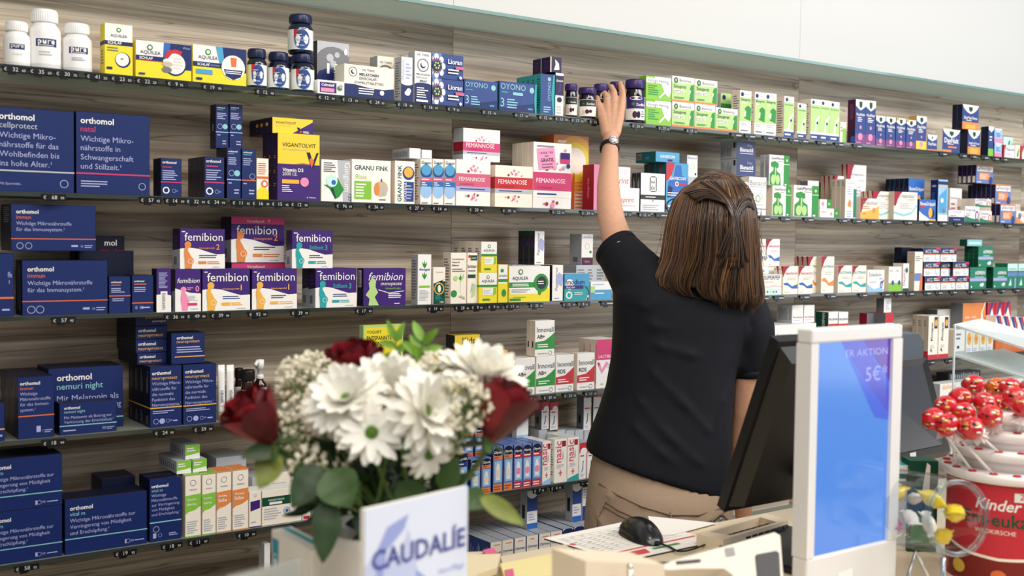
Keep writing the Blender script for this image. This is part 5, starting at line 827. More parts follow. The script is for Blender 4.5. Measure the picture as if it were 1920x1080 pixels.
# --- polo shirt
g = G(); loft(g, SH, CLOTH)
limb(g, [(1216, 545, 2.42, .072), (1192, 514, 2.445, .063), (1170, 485, 2.475, .054)], CLOTH)
g.tube([Q(1178, 495, 2.465), Q(1155, 466, 2.495)], [.057, .050], CLOTH, 20)
limb(g, [(1388, 578, 2.42, .058), (1402, 612, 2.425, .0575), (1409, 650, 2.43, .050)], CLOTH); g.tube([Q(1404, 618, 2.425), Q(1409, 650, 2.43), Q(1411.5, 702, 2.435)], [.056, .0515, .0415], CLOTH, 20)
def fold(pts, r=.010):
    """a soft cloth ridge lying on the back"""
    P_ = []
    for x, y in pts:
        r0 = min(SH, key=lambda q: abs((q[1]+q[3])/2-y)); i = SH.index(r0); best = None
        for j in range(len(SH)-1):
            a, b = SH[j], SH[j+1]; ya = a[1]+(a[3]-a[1])*(x-a[0])/(a[2]-a[0]); yb = b[1]+(b[3]-b[1])*(x-b[0])/(b[2]-b[0])
            if (ya-y)*(yb-y) <= 0: t = (ya-y)/(ya-yb+1e-9); best = [a[k]+(b[k]-a[k])*t for k in range(6)]
        q = best or r0; xc, hw = (q[0]+q[2])/2, (q[2]-q[0])/2; u = max(-.97, min(.97, (x-xc)/hw))
        P_.append(Q(x, y, q[4]) - FW*(q[5]*(1-abs(u)**2.3)**(1/2.3)-r*.30))
    n = len(P_); g.tube(P_, [r*(.25+.75*math.sin(math.pi*(k+.3)/(n-.4))) for k in range(n)], CLOTH, 8)
for f_ in ([(1150, 690), (1190, 740), (1240, 800), (1290, 845), (1325, 868)], [(1145, 740), (1185, 790), (1230, 832), (1258, 850)], [(1170, 640), (1215, 690), (1265, 740), (1310, 790), (1350, 830)], [(1165, 590), (1215, 604), (1270, 610)], [(1175, 618), (1225, 640), (1280, 655), (1340, 660)], [(1365, 690), (1340, 740), (1325, 800)], [(1165, 560), (1200, 570), (1240, 560)], [(1385, 600), (1392, 650), (1388, 690)]): fold(f_)
me = remesh(g, .006, 7, .5, CLOTH)
shirt = link('polo_shirt', me, PER)
g = G()
def onTR(x, y, lift=.002):
    for j in range(len(TR)-1):
        a, b = TR[j], TR[j+1]; ya = a[1]+(a[3]-a[1])*(x-a[0])/(a[2]-a[0]); yb = b[1]+(b[3]-b[1])*(x-b[0])/(b[2]-b[0])
        if (ya-y)*(yb-y) <= 0:
            t = (ya-y)/(ya-yb+1e-9); q = [a[k]+(b[k]-a[k])*t for k in range(6)]; xc, hw = (q[0]+q[2])/2, (q[2]-q[0])/2; u = max(-.99, min(.99, (x-xc)/hw))
            return Q(x, y, q[4]) - FW*(q[5]*(1-abs(u)**2.3)**(1/2.3)+lift)
    return Q(x, y, 2.3)
# sleeve hems and embroidered letters
c0 = Q(1155, 466, 2.495); ax = (Q(1155, 466, 2.495)-Q(1178, 495, 2.465)).normalized()
g.lathe([(.046, -.014), (.0515, -.012), (.0512, .002), (.047, .003)], CLOTH, c0, 32, ax); g.obj('sleeve_hem', shirt); g = G(); c1 = Q(1411.5, 702, 2.435); ax1 = (c1-Q(1409, 650, 2.43)).normalized(); g.lathe([(.039, -.014), (.0435, -.012), (.0430, .003), (.039, .004)], CLOTH, c1, 28, ax1)
g.obj('sleeve_hem', shirt)
g = G(); U_ = (RT*.95+Vector((0, 0, -.12))).normalized(); vs, fs, a0, a1, b0, b1 = letters('OK'); k = .016/(a1-a0); O_ = Q(1157.5, 458, 2.438); V_ = Vector((0, 0, 1))
g.add([O_+U_*((v[0]-a0)*k)+V_*(v[1]*k) for v in vs], fs, mat('d8d8dc', .7)); o = g.obj('embroidery', shirt); o['label'] = 'small white stitched letters on the sleeve'
# --- trousers
g = G(); loft(g, TR, CHINO)
for s in (-1, 1):
    b = hip+RT*(.085*s); g.tube([b+Vector((0, 0, .02)), Vector((b.x, b.y, .47)), Vector((b.x, b.y, .28))-FW*.01, Vector((b.x, b.y, .07))], [.093, .072, .066, .058], CHINO, 18); g.ball(b, .094, CHINO, 16, 10)
for pts in ([(1106, 925), (1122, 958), (1140, 985), (1165, 1010)], [(1104, 950), (1118, 980), (1130, 1010)], [(1112, 900), (1140, 912), (1170, 918)], [(1180, 985), (1210, 1000), (1238, 1012)], [(1300, 985), (1270, 1000), (1242, 1014)]):
    P_ = [onTR(x, y, -.004) for x, y in pts]; g.tube(P_, [.004]+[.0085]*(len(P_)-2)+[.004], CHINO, 8)
tr = link('trousers', remesh(g, .007, 5, .5, CHINO), PER)
SEAMC = mat('8d7661', .85)
def seam(pts, r=.0018):
    g = G(); P_ = [onTR(x, y, .0022) for x, y in pts]; g.tube(P_, r, SEAMC, 6); return g.obj('seam', tr)
seam([(1118, 893), (1150, 906), (1190, 922), (1240, 936), (1290, 938), (1340, 932)]); seam([(1241, 930), (1241, 955), (1240, 985), (1238, 1020)])
seam([(1128, 922), (1150, 932), (1180, 943), (1204, 951)]); seam([(1124, 930), (1150, 940), (1180, 951), (1202, 959)]); seam([(1204, 951), (1200, 966), (1194, 985)]); seam([(1126, 926), (1118, 950), (1112, 985)]); seam([(1290, 955), (1320, 948), (1350, 938)])
# --- shoes
for s in (-1, 1):
    b = hip+RT*(.085*s); g = G(); LE = mat('3a322c', .4)
    for t_ in range(7): k = t_/6; g.ball(Vector((b.x, b.y, .05-.012*k))+FW*(-.035+.20*k), (.047, .047, .05-.014*k), LE, 12, 8)
    o = link('shoe', remesh(g, .006, 4, .5, LE), PER)
# --- watch, ring, glasses
t = bpy.data.objects.new('wrist_watch', None); COL.objects.link(t); t.parent = PER; wc = Q(1143, 278, 2.765); t.location = wc-PER.location
ax = (Q(1145, 258, 2.795)-Q(1142, 300, 2.725)).normalized(); ax = (ax+RT*.10).normalized(); g = G(); BKL = mat('17151a', .5)
g.lathe([(.0222, -.006), (.0245, -.0055), (.0248, 0), (.0245, .0055), (.0222, .006)], BKL, wc, 32, ax); g.obj('watch_strap', t)
toc = (C0-wc).normalized(); rad = (toc-ax*toc.dot(ax)).normalized(); fc = wc + rad*.0255 + RT*.005; g = G(); CH = mat('d9dce0', .2, 1)
g.lathe([(.0, -.003), (.0125, -.003), (.0135, 0), (.0125, .003), (.0108, .0036), (.0106, .0028)], CH, fc, 28, rad+RT*.15); g.obj('watch_case', t)
g = G(); g.lathe([(.0106, .0028), (0, .0029)], mat('e9eaea', .25), fc, 28, rad+RT*.15); g.obj('watch_dial', t)
rg = Q(1139, 186.5, 2.879); g = G(); ax = (Q(1139, 180, 2.886)-Q(1139, 197, 2.866)).normalized(); n = 24; vs = []
g.lathe([(.0098, -.0018), (.0109, -.0016), (.0110, .0016), (.0098, .0018)], CH, rg, 24, ax); g.obj('finger_ring', PER)
g = G(); GF = mat('1c1d22', .25)
for s in (-1, 1):
    c = hc+hd*.103+hr*(.033*s)+hu*.012; ring = [c+hr*(.024*math.cos(a*.3142))+hu*(.017*math.sin(a*.3142)) for a in range(21)]; g.tube(ring, .0016, GF, 6, False)
    g.tube([c+hr*(.024*s)+hu*.006, hc+hd*.06+hr*(.078*s)+hu*.008, hc+hr*(.078*s)+hu*.012], .0016, GF, 6)
g.tube([hc+hd*.106-hr*.009+hu*.014, hc+hd*.108+hu*.017, hc+hd*.106+hr*.009+hu*.014], .0016, GF, 6); g.obj('glasses', PER)
# --- hair: a full volume plus strands combed over it
HR = [(1332, 334, 1362, 330, 2.41, .02), (1304, 341, 1380, 336, 2.405, .055), (1282, 354, 1395, 350, 2.40, .085), (1265, 376, 1407, 374, 2.395, .108), (1255, 408, 1413, 408, 2.39, .118), (1249, 446, 1417, 448, 2.385, .112), (1244, 484, 1420, 490, 2.38, .102), (1230, 514, 1424, 525, 2.372, .088), (1230, 534, 1427, 552, 2.365, .072), (1250, 549, 1424, 568, 2.355, .055), (1290, 556, 1412, 576, 2.35, .04)]
HM = [mat(c, .38, name='brown_hair', spec=.6) for c in ('2d1e15', '402b1b', '583c24', '745232', '9a7448')]
g = G(); loft(g, HR[:9], HM[1], 40, .95, 2.1); g.ball(hc-hd*.012+hu*.006, (.083, .099, .104), HM[1], 24, 16, hm); base = remesh(g, .006, 4, .5, HM[0])
bm = bmesh.new(); bm.from_mesh(base); hb = G()
rnd = random.Random(3)
def hring(tt):
    tt = max(0, min(len(HR)-1.001, tt)); j = int(tt); f = tt-j; return [HR[j][k]+(HR[j+1][k]-HR[j][k])*f for k in range(6)]
def strand(a0, t0, t1, r, m_, lift, wav, drift, cl):
    P_ = []; n = 15; ph = cl[2]
    for i in range(n):
        s = i/(n-1); tt = t0+(t1-t0)*s; q = hring(min(tt, 10)); an = a0+(cl[0]-a0)*.55*s*s+drift*s*s+wav*math.sin(ph+s*6)*s
        p = rpt(q, an, .955+(lift+cl[1]*s)*(.45+.6*math.sin(min(1, s*1.4)*math.pi*.5)), 2.1)
        if tt > 10: p = p+Vector((0, 0, -.013*(tt-10)))
        P_.append(p)
    hb.tube(P_, [r*(.6+.4*math.sin(math.pi*min(1, .25+k/(n-1)*.75)))*(1 if k < n-4 else .85-.22*(k-n+4)) for k in range(n)], m_, 4)
CL = [(rnd.uniform(0, 2*math.pi), rnd.uniform(-.03, .06), rnd.uniform(0, 6), rnd.gauss(1.9, .8), rnd.uniform(-.9, .9), rnd.uniform(-.14, .14)) for _ in range(150)]
for i in range(2600):
    cl = CL[i % len(CL)]; an = cl[0]+rnd.gauss(0, .055); vis = math.sin(cl[0]) < .15
    if not vis and i % 2: continue
    t0 = rnd.choice((.15, .4, .8, 1.5, 2.5, 3.5, 5.)) + rnd.uniform(0, .8); side = -math.cos(cl[0])
    t1 = (10.0 if vis else 7.4)+cl[4]+rnd.uniform(-1.3, .5)-.7*max(0, side)
    m_ = HM[min(4, max(0, int(cl[3]+rnd.gauss(0, .6))))]; strand(an, t0, t1, rnd.uniform(.0009, .0023), m_, rnd.uniform(.015, .08), rnd.uniform(.01, .05), cl[5], cl)
# crown: strands running over the top of the head towards the brow and temples
def smooth0(P_, n=4):
    out = []
    for i in range(len(P_)-1):
        p0, p1, p2, p3 = P_[max(0, i-1)], P_[i], P_[i+1], P_[min(len(P_)-1, i+2)]
        for k in range(n): u = k/n; out.append(.5*((2*p1)+(p2-p0)*u+(2*p0-5*p1+4*p2-p3)*u*u+(3*p1-p0-3*p2+p3)*u**3))
    return out+[P_[-1]]
hcc = hc-hd*.012+hu*.006; w0 = hm.inverted() @ (-FW*.75+Vector((0, 0, .75))+RT*.35).normalized()
for i in range(650):
    w1 = (w0+Vector((rnd.gauss(0, .22), rnd.gauss(0, .22), rnd.gauss(0, .22)))).normalized(); an = rnd.uniform(0, 2*math.pi); e = Vector((math.sin(an)*1.0, .15+.75*abs(math.cos(an)), .35+.5*math.cos(an))).normalized()
    if e.angle(w1) > 2.9: continue
    P_ = []; lf = rnd.uniform(1.0, 1.03)
    for k in range(9):
        v = w1.lerp(e, k/8*1.02).normalized(); P_.append(hcc+hm @ Vector((v.x*.079*lf, v.y*.098*lf, v.z*.104*lf)))
    hb.tube(P_, [.0011+.0009*math.sin(math.pi*k/8) for k in range(9)], HM[min(4, max(0, int(rnd.gauss(1.8, 1.0))))], 4)
# the gathered locks twisted at the back of the head
def back(x, y, out):
    best = None
    for j in range(len(HR)-1):
        a, b = HR[j], HR[j+1]; ya = (a[1]+a[3])/2; yb = (b[1]+b[3])/2
        if ya <= y <= yb: q = [a[k]+(b[k]-a[k])*((y-ya)/(yb-ya)) for k in range(6)]; xc, hw = (q[0]+q[2])/2, (q[2]-q[0])/2; u = max(-.96, min(.96, (x-xc)/hw)); return Q(x, y, q[4])-FW*(q[5]*(1-abs(u)**2.1)**(1/2.1)+out)
    return Q(x, y, 2.3)
for i in range(150):
    k = rnd.uniform(-1, 1); o_ = rnd.uniform(.003, .013); m_ = HM[min(4, max(0, int(rnd.gauss(1.2, 1.1))))]
    if i % 3 == 0: pts = [(1285+k*8, 372+k*10), (1308, 366+k*9), (1332+k*2, 376+k*7), (1350+k*5, 396), (1356+k*7, 418), (1350+k*12, 446), (1342+k*18, 480)]
    elif i % 3 == 1: pts = [(1318+k*12, 343), (1330+k*9, 358), (1344+k*7, 376), (1354+k*6, 396), (1358+k*8, 420), (1362+k*12, 452), (1366+k*20, 490)]
    else: pts = [(1398+k*4, 385+k*10), (1384, 380+k*8), (1370+k*3, 388+k*6), (1360+k*5, 404), (1356+k*8, 426), (1358+k*14, 456), (1352+k*26, 500)]
    P_ = smooth0([back(x, y, o_) for x, y in pts]); n = len(P_)
    hb.tube(P_, [.0021*(.45+.55*math.sin(math.pi*min(1, .15+.85*q/(n-1)))) for q in range(n)], m_, 4)
# fly-away wisps
for i in range(26):
    s = rnd.choice((-1, 1)); y = rnd.uniform(430, 530); x = 1246 if s < 0 else 1420; hb.tube([back(x, y-40, .004), Q(x+s*rnd.uniform(2, 9), y, 2.37), Q(x+s*rnd.uniform(6, 16), y+rnd.uniform(18, 45), 2.36)], [.0006, .0005, .0003], HM[3], 3)
sm = hb.mesh('hair'); b2 = bmesh.new(); b2.from_mesh(sm); bm.free()
off = len(hb.ms)
hm_ = G(); hm_.ms = list(hb.ms); hm_.v = hb.v; hm_.f = hb.f; hm_.mi = hb.mi; hm_.sm = hb.sm
hm_.add([v.co for v in base.vertices], [tuple(p.vertices) for p in base.polygons], HM[0], True); b2.free()
hm_.obj('hair', PER)
# --- phone in the back pocket
g = G(); c = onTR(1325, 966, .013); ux = (RT*.62+Vector((0, 0, .55))).normalized(); uz = (RT*-.5+Vector((0, 0, .62))); uz = (uz-ux*uz.dot(ux)).normalized(); nn = ux.cross(uz).normalized()
if nn.dot(FW) > 0: nn = -nn
t = thing('phone', c-uz*.05, 'phone in a grey sparkling case sticking out of the back trouser pocket', 'phone')
def pl(a, b, d): return c+ux*a+uz*b+nn*d
def slab(g, w, h0, h1, d0, d1, mt, r=.008):
    out = []
    for sx, sy in ((1, 1), (-1, 1), (-1, -1), (1, -1)):
        cx, cy = sx*(w-r), (h1-r if sy > 0 else h0+r); st = {(1, 1): 0, (-1, 1): 90, (-1, -1): 180, (1, -1): 270}[(sx, sy)]
        for k in range(6): an = math.radians(st+18*k); out.append((cx+r*math.cos(an), cy+r*math.sin(an)))
    g.prism([pl(x, y, d0) for x, y in out], nn*(d1-d0), mt)
slab(g, .031, -.05, .022, -.004, .004, mat('cfd2d6', .15, 1)); g.obj('metal_frame', t)
g = G(); slab(g, .027, -.048, .018, .004, .0052, noisy(mat('8e8c8a', .5), 400, .6)); g.obj('phone_case', t)
g = G(); rnd = random.Random(9)
for i in range(5):
    for j in range(6): g.ball(pl(-.021+.0105*i, -.03+.009*j, .0055), .0022, mat('e6e2da', .12, .8), 6, 4)
g.obj('rhinestones', t)
# ================================================================ the counter and what lies on it
ZT = CZ-.53; YB = 1.475
CREAM = noisy(mat('e3d3b6', .38, coat=.15), 3, .03); BEIGE = mat('e3d3b8', .45); KBLK = mat('141416', .4)
t = thing('counter', (1.2, 1.2, 0), 'cream sales counter in the foreground', 'counter')
g = G(); g.box((-.3, .55, ZT-.04), (3.6, YB, ZT), CREAM, .003); g.obj('worktop', t)
g = G(); g.box((-.25, .6, 0), (3.55, YB-.06, ZT-.0405), mat('d9d2c6', .5)); g.obj('base_cabinet', t)
def flat(g, pts, z, th, mt):
    P_ = [PZ(x, y, z) for x, y in pts]; a = sum(((P_[i].x*P_[(i+1) % len(P_)].y-P_[(i+1) % len(P_)].x*P_[i].y) for i in range(len(P_))))
    if a < 0: P_.reverse()
    g.prism(P_, (0, 0, th), mt)
def base(pts, z=ZT): c = sum((PZ(x, y, z) for x, y in pts), Vector())/len(pts); return c
# calendar desk pad
g = G(); pad = [(1020, 1012), (1168, 1055), (1345, 1017), (1195, 976)]
PA, PB, PC_, PD = (PZ(x, y, ZT) for x, y in pad)
flat(g, pad, ZT+.0004, .0022, mat('2d2a2b', .6)); zz = Vector((0, 0, .0028))
PWh = mat('f4efe8', .6)
g.poly([PA+zz, PB+zz, PC_+zz, PD+zz], PWh)
def onpad(u, v, k=0): return PA.lerp(PB, u).lerp(PD.lerp(PC_, u), v)+Vector((0, 0, .003+k*.0002))
# u: left edge towards us, v: to the right
GRY, RED, GRN, PKX = mat('b9bdb2', .6), mat('d3554e', .6), mat('5a8f62', .6), mat('e3b7a6', .6)
for i in range(9): g.poly([onpad(.12, .06+i*.098), onpad(.68, .06+i*.098), onpad(.68, .064+i*.098), onpad(.12, .064+i*.098)], GRY)
for i in range(11): u = .12+i*.056; g.poly([onpad(u, .05), onpad(u+.006, .05), onpad(u+.006, .9), onpad(u, .9)], GRY)
rnd = random.Random(4)
for i in range(10):
    for j in range(8):
        if rnd.random() < .7: u, v = .128+i*.056, .075+j*.098; g.poly([onpad(u, v, 1), onpad(u+.016, v, 1), onpad(u+.016, v+.03, 1), onpad(u, v+.03, 1)], GRY if rnd.random() < .8 else GRN)
g.poly([onpad(.75, .02, 1), onpad(.78, .02, 1), onpad(.78, .97, 1), onpad(.75, .97, 1)], RED); g.poly([onpad(.82, .1, 1), onpad(.94, .1, 1), onpad(.94, .33, 1), onpad(.82, .38, 1)], RED); g.poly([onpad(.86, .02, 1), onpad(.95, .02, 1), onpad(.95, .1, 1), onpad(.86, .12, 1)], PKX)
g.poly([onpad(.84, .42, 1), onpad(.89, .42, 1), onpad(.89, .7, 1), onpad(.84, .7, 1)], GRN); g.poly([onpad(.3, .02, 1), onpad(.36, .02, 1), onpad(.36, .06, 1), onpad(.3, .06, 1)], RED)
o = g.obj('desk_pad'); tag(o, 'printed calendar desk pad with red stripe under the computer mouse', 'desk pad')
# loose paper
g = G(); flat(g, [(1215, 968), (1345, 981), (1262, 1003), (1225, 1004)], ZT+.0036, .0004, PWh); o = g.obj('paper_sheet'); tag(o, 'blank white paper sheet behind the computer mouse', 'paper')
# mouse
mc = PZ(1207, 1019, ZT+.003); dirm = (PZ(1240, 1022, ZT)-PZ(1178, 985, ZT)).normalized(); dirm.z = 0; dirm.normalize(); sid = dirm.cross(Vector((0, 0, 1)))
mc = PZ(1203, 1008, ZT+.003)
t = thing('computer_mouse', mc, 'black computer mouse on the calendar desk pad', 'mouse')
g = G(); L_, W2, H_ = .058, .031, .034; nu, nv = 22, 14; vs = []
for i in range(nu+1):
    s = -1+2*i/nu; wv = W2*max(.02, (1-abs(s)**2.6))**.42*(1-.10*s); hv = H_*max(.02, (1-abs(s)**2.4))**.5*(1-.30*max(0, s)-.05*s)
    for j in range(nv+1): a = math.pi*j/nv; vs.append(mc+dirm*(L_*s)+sid*(wv*math.cos(a))+Vector((0, 0, hv*max(0, math.sin(a))**.8)))
fs = [(i*(nv+1)+j, (i+1)*(nv+1)+j, (i+1)*(nv+1)+j+1, i*(nv+1)+j+1) for i in range(nu) for j in range(nv)]+[tuple(i*(nv+1) for i in range(nu+1))+tuple(i*(nv+1)+nv for i in range(nu, -1, -1))]
g.add(vs, fs, mat('191a1c', .28, coat=.3), True); g.obj('mouse_body', t)
g = G(); g.lathe([(.006, -.003), (.0075, -.0025), (.0075, .0025), (.006, .003)], mat('56585c', .4), mc+dirm*.030+Vector((0, 0, .0235)), 16, sid); g.obj('scroll_wheel', t)
g = G(); g.tube([mc+dirm*.012+Vector((0, 0, .0333)), mc+dirm*.025+Vector((0, 0, .0312)), mc+dirm*.042+Vector((0, 0, .0255)), mc+dirm*.053+Vector((0, 0, .0165))], .0007, mat('000000', .6), 6); g.obj('button_seam', t)
P_ = [mc+dirm*.057+Vector((0, 0, .008))]+[PZ(x, y, ZT+.006) for x, y in ((1256, 1026), (1275, 1034), (1305, 1028), (1340, 1013), (1362, 1002), (1374, 998))]
def smooth(P_, n=8):
    out = []
    for i in range(len(P_)-1):
        p0, p1, p2, p3 = P_[max(0, i-1)], P_[i], P_[i+1], P_[min(len(P_)-1, i+2)]
        for k in range(n): u = k/n; out.append(.5*((2*p1)+(p2-p0)*u+(2*p0-5*p1+4*p2-p3)*u*u+(3*p1-p0-3*p2+p3)*u**3))
    return out+[P_[-1]]
g = G(); g.tube(smooth(P_), .0019, KBLK, 7); g.obj('cable', t)
# pen tray: open cream box
t = thing('pen_tray', base([(1310, 1000), (1466, 985)]), 'open cream pen tray recess beside the monitor foot', 'tray'); g = G()
z1 = ZT+.022; O = [(1306, 1001), (1437, 962), (1478, 976), (1356, 1012)]
a, b, c, d = (PZ(x, y, z1) for x, y in O); cen = (a+b+c+d)/4
ou = [a, b, c, d]; inn = [p.lerp(cen, .17)*1 for p in ou]; inn = [a.lerp(c, .13), b.lerp(d, .16), c.lerp(a, .13), d.lerp(b, .16)]; dn = Vector((0, 0, -.022)); dm = Vector((0, 0, -.018))
V_ = ou+inn+[p+dn for p in ou]+[p+dm for p in inn]
g.add(V_, [(0, 1, 5, 4), (1, 2, 6, 5), (2, 3, 7, 6), (3, 0, 4, 7), (0, 8, 9, 1), (1, 9, 10, 2), (2, 10, 11, 3), (3, 11, 8, 0), (4, 5, 13, 12), (5, 6, 14, 13), (6, 7, 15, 14), (7, 4, 12, 15), (12, 13, 14, 15), (11, 10, 9, 8)], BEIGE); g.obj('tray_shell', t, True)
# keyboard
k0, k1, k2, k3 = (PZ(x, y, ZT+.012) for x, y in ((1369, 1006), (1374, 1020), (1478, 990), (1476, 982)))
t = thing('keyboard', (k0+k2)/2-Vector((0, 0, .012)), 'black keyboard half hidden behind the white screen stand', 'keyboard')
ux = (k2-k1).normalized(); uy = Vector((-ux.y, ux.x, 0)); g = G(); P_ = [k1, k1+ux*.185, k1+ux*.185+uy*.042, k1+uy*.042]
g.prism([p+Vector((0, 0, -.0105)) for p in P_], (0, 0, .0095), KBLK); g.obj('key_base', t)
for r_ in range(2):
    for c_ in range(9):
        g = G(); p = k1+ux*(.008+.019*c_+.003*r_)+uy*(.006+.0175*r_)+Vector((0, 0, -.0012)); g.prism([p, p+ux*.015, p+ux*.015+uy*.0135, p+uy*.0135], (0, 0, .0045), mat('202124', .45)); g.obj('key', t)
# card terminal: white wedge with slot, sticker and dark rounded key
t0 = PZ(1262, 1056, ZT+.08); t = thing('card_terminal', PZ(1370, 1120, ZT), 'white plastic card terminal with black slot in front of the keyboard', 'card terminal')
Yt = .98; tl, tr, br, bl = PY(1238, 1064, Yt), PY(1452, 999, Yt+.0), PY(1470, 1118, Yt-.06), PY(1238, 1100, Yt-.06)
TW = mat('dcd1c2', .4)
def onT(x, y, lift=0): return PY(x, y, 1.0-.07*(y-998)/132.-lift)
tp = [onT(*q) for q in ((1232, 1063), (1262, 1051), (1452, 998), (1463, 1004), (1472, 1130), (1385, 1130), (1374, 1078), (1358, 1066), (1300, 1066), (1252, 1069))]
g = G(); n_ = len(tp); bk = [p+Vector((.0, .03, -.03)) for p in tp]; g.add(tp+bk, [tuple(range(n_)), tuple(range(2*n_-1, n_-1, -1))]+[(k, (k+1) % n_, n_+(k+1) % n_, n_+k) for k in range(n_)], TW); g.obj('housing', t, True)
g = G(); g.prism([PY(x, y, 1.02) for x, y in ((1262, 1067), (1372, 1067), (1386, 1130), (1262, 1130))], (0, .04, 0), mat('332b25', .6)); g.obj('gap_shade', t)  # dark block standing in for the shade in the gap under the housing
g = G(); g.prism([onT(x, y, .002) for x, y in ((1270, 1053), (1314, 1049), (1314, 1053), (1270, 1057))], (0, .002, 0), mat('121212', .5)); g.obj('card_slot', t)
g = G(); g.prism([onT(x, y, .0015) for x, y in ((1359, 1029), (1376, 1026), (1379, 1041), (1362, 1044))], (0, .002, 0), mat('8f8e89', .5)); g.obj('silver_sticker', t)
g = G(); rr = [(1417, 1045), (1420, 1040), (1456, 1033), (1461, 1037), (1466, 1130), (1424, 1130)]; g.prism([onT(x, y, .002) for x, y in rr], (0, .004, 0), mat('3a3634', .5)); g.obj('dark_key', t)
# sticky note blocks and cream holder
def slabs(name, pts, z, th, mt, label, cat, group=None, fold=0):
    t = thing(name, base(pts, z)-Vector((0, 0, 0)), label, cat, group); g = G(); flat(g, pts, z, th, mt); g.obj('note_block', t); return t
YEL = mat('efe0a4', .7); YE2 = mat('e8d9b4', .7); PNK = mat('d96a8e', .6)
t = slabs('sticky_notes', [(868, 1052), (938, 1050), (932, 1076), (868, 1100)], ZT+.02, .010, YE2, 'beige note block with pink tab next to the blue brochure', 'notes', 'note blocks on the counter')
g = G(); flat(g, [(905, 1036), (925, 1031), (938, 1045), (930, 1056), (915, 1050)], ZT+.022, .004, PNK); g.obj('pink_tab', t)
g = G(); flat(g, [(868, 1058), (934, 1055), (930, 1080), (868, 1105)], ZT, .0198, CREAM); g.obj('note_holder', t)
t = slabs('sticky_notes', [(938, 1066), (1060, 1042), (1096, 1076), (950, 1105)], ZT+.02, .008, YEL, 'pale yellow sticky note block in front of the desk pad', 'notes', 'note blocks on the counter')
g = G(); flat(g, [(938, 1066), (1060, 1042), (1096, 1076), (950, 1105)], ZT, .0198, CREAM); g.obj('note_holder', t)
g = G(); flat(g, [(946, 1070), (962, 1067), (966, 1090), (950, 1095)], ZT+.0285, .001, PNK); g.obj('pink_tab', t)
t = thing('leaflet_holder', base([(1090, 1100), (1250, 1100)]), 'cream leaflet holder with metal pin, front edge of the counter', 'holder')
g = G(); g.prism([PY(1098, 1052, .93), PY(1245, 1058, .93), PY(1250, 1140, .93), PY(1098, 1140, .93)], (0, .06, 0), mat('ead9c0', .5)); g.obj('holder_body', t)
g = G(); p = PY(1181, 1085, .92); g.tube([p+Vector((0, 0, -.03)), p+Vector((0, 0, .012))], .0032, mat('d8d4cc', .2, 1), 12); g.ball(p+Vector((0, 0, .013)), .0042, mat('d8d4cc', .2, 1)); g.obj('metal_pin', t)
# --- black monitor turned to the assistant, leaning back
b0 = PY(1357, 960, 1.30); tpt = PY(1460, 641, 1.145); up = tpt-b0; b0w = Vector((.27, 0, 0)); nrm = up.normalized().cross(Vector((1, 0, 0))).normalized()
if nrm.y > 0: nrm = -nrm
t = thing('monitor', Vector((b0.x+.135, 1.28, ZT)), 'black monitor leaning away, seen from behind beside the white screen', 'monitor')
MB_ = mat('121214', .45)
g = G(); q = [b0, b0+b0w, b0+b0w+up, b0+up]; th = -nrm*.018; g.prism(q, th, MB_); g.obj('display_panel', t)
g = G(); ins = [b0.lerp(b0+b0w+up, .03), b0+b0w*.97+up*.03, b0+b0w*.97+up*.97, b0+b0w*.03+up*.97]; ot = [p+nrm*.022+b0w*(.04 if i in (0, 3) else -.04)+up*(.05 if i < 2 else -.05) for i, p in enumerate(ins)]
g.add(ins+ot, [(4, 5, 6, 7), (0, 1, 5, 4), (1, 2, 6, 5), (2, 3, 7, 6), (3, 0, 4, 7)], mat('1d1c1c', .5)); g.obj('rear_cover', t, True)
g = G(); c = b0+b0w*.5+up*.3+nrm*.02; g.tube([c, c+Vector((0, -.03, -.06)), Vector((c.x, 1.22, ZT+.012))], .02, MB_, 14); g.obj('stand_neck', t)
g = G(); g.box((c.x-.1, 1.14, ZT+.0005), (c.x+.1, 1.33, ZT+.012), MB_, .004); g.obj('stand_foot', t)
# --- white customer screen
Yd = 1.0; x0 = PY(1517, 850, Yd).x; x1 = PY(1687, 850, Yd).x; zt = PY(1606, 613, Yd).z
t = thing('customer_display', ((x0+x1)/2, Yd+.013, ZT), 'white framed upright customer screen glowing blue', 'screen')
WF = mat('e6e4e2', .35); sx0, sx1 = PY(1531, 840, Yd).x, PY(1670, 840, Yd).x; sz1, sz0 = PY(1600, 640, Yd).z, PY(1600, 1029, Yd).z
g = G(); g.box((x0, Yd, sz1), (x1, Yd+.026, zt), WF, .003); g.box((x0, Yd, ZT+.0005), (x1, Yd+.026, sz0), WF, .003); g.box((x0, Yd, sz0), (sx0, Yd+.026, sz1), WF); g.box((sx1, Yd, sz0), (x1, Yd+.026, sz1), WF); g.box((sx0, Yd+.007, sz0), (sx1, Yd+.026, sz1), WF); g.obj('frame', t)
g = G(); O_ = Vector((sx0, Yd+.0055, sz0)); U_ = Vector((sx1-sx0, 0, 0)); V_ = Vector((0, 0, sz1-sz0)); N_ = Vector((0, -1, 0))
def scr(c, e):
    m = mat(c, .12, emit=e, name='lit_screen'); m.node_tree.nodes['Principled BSDF'].inputs['Base Color'].default_value = (.01, .01, .012, 1); return m
S1, S2, S3, S4 = scr('5a96f2', .95), scr('5b5fe0', .9), scr('6a3cc0', .85), scr('7fb0ff', 1.1)
def sp(u, v, k): return O_+U_*u+V_*v+N_*(.0002*k)
g.poly([sp(0, 0, 0), sp(1, 0, 0), sp(1, 1, 0), sp(0, 1, 0)], S1)
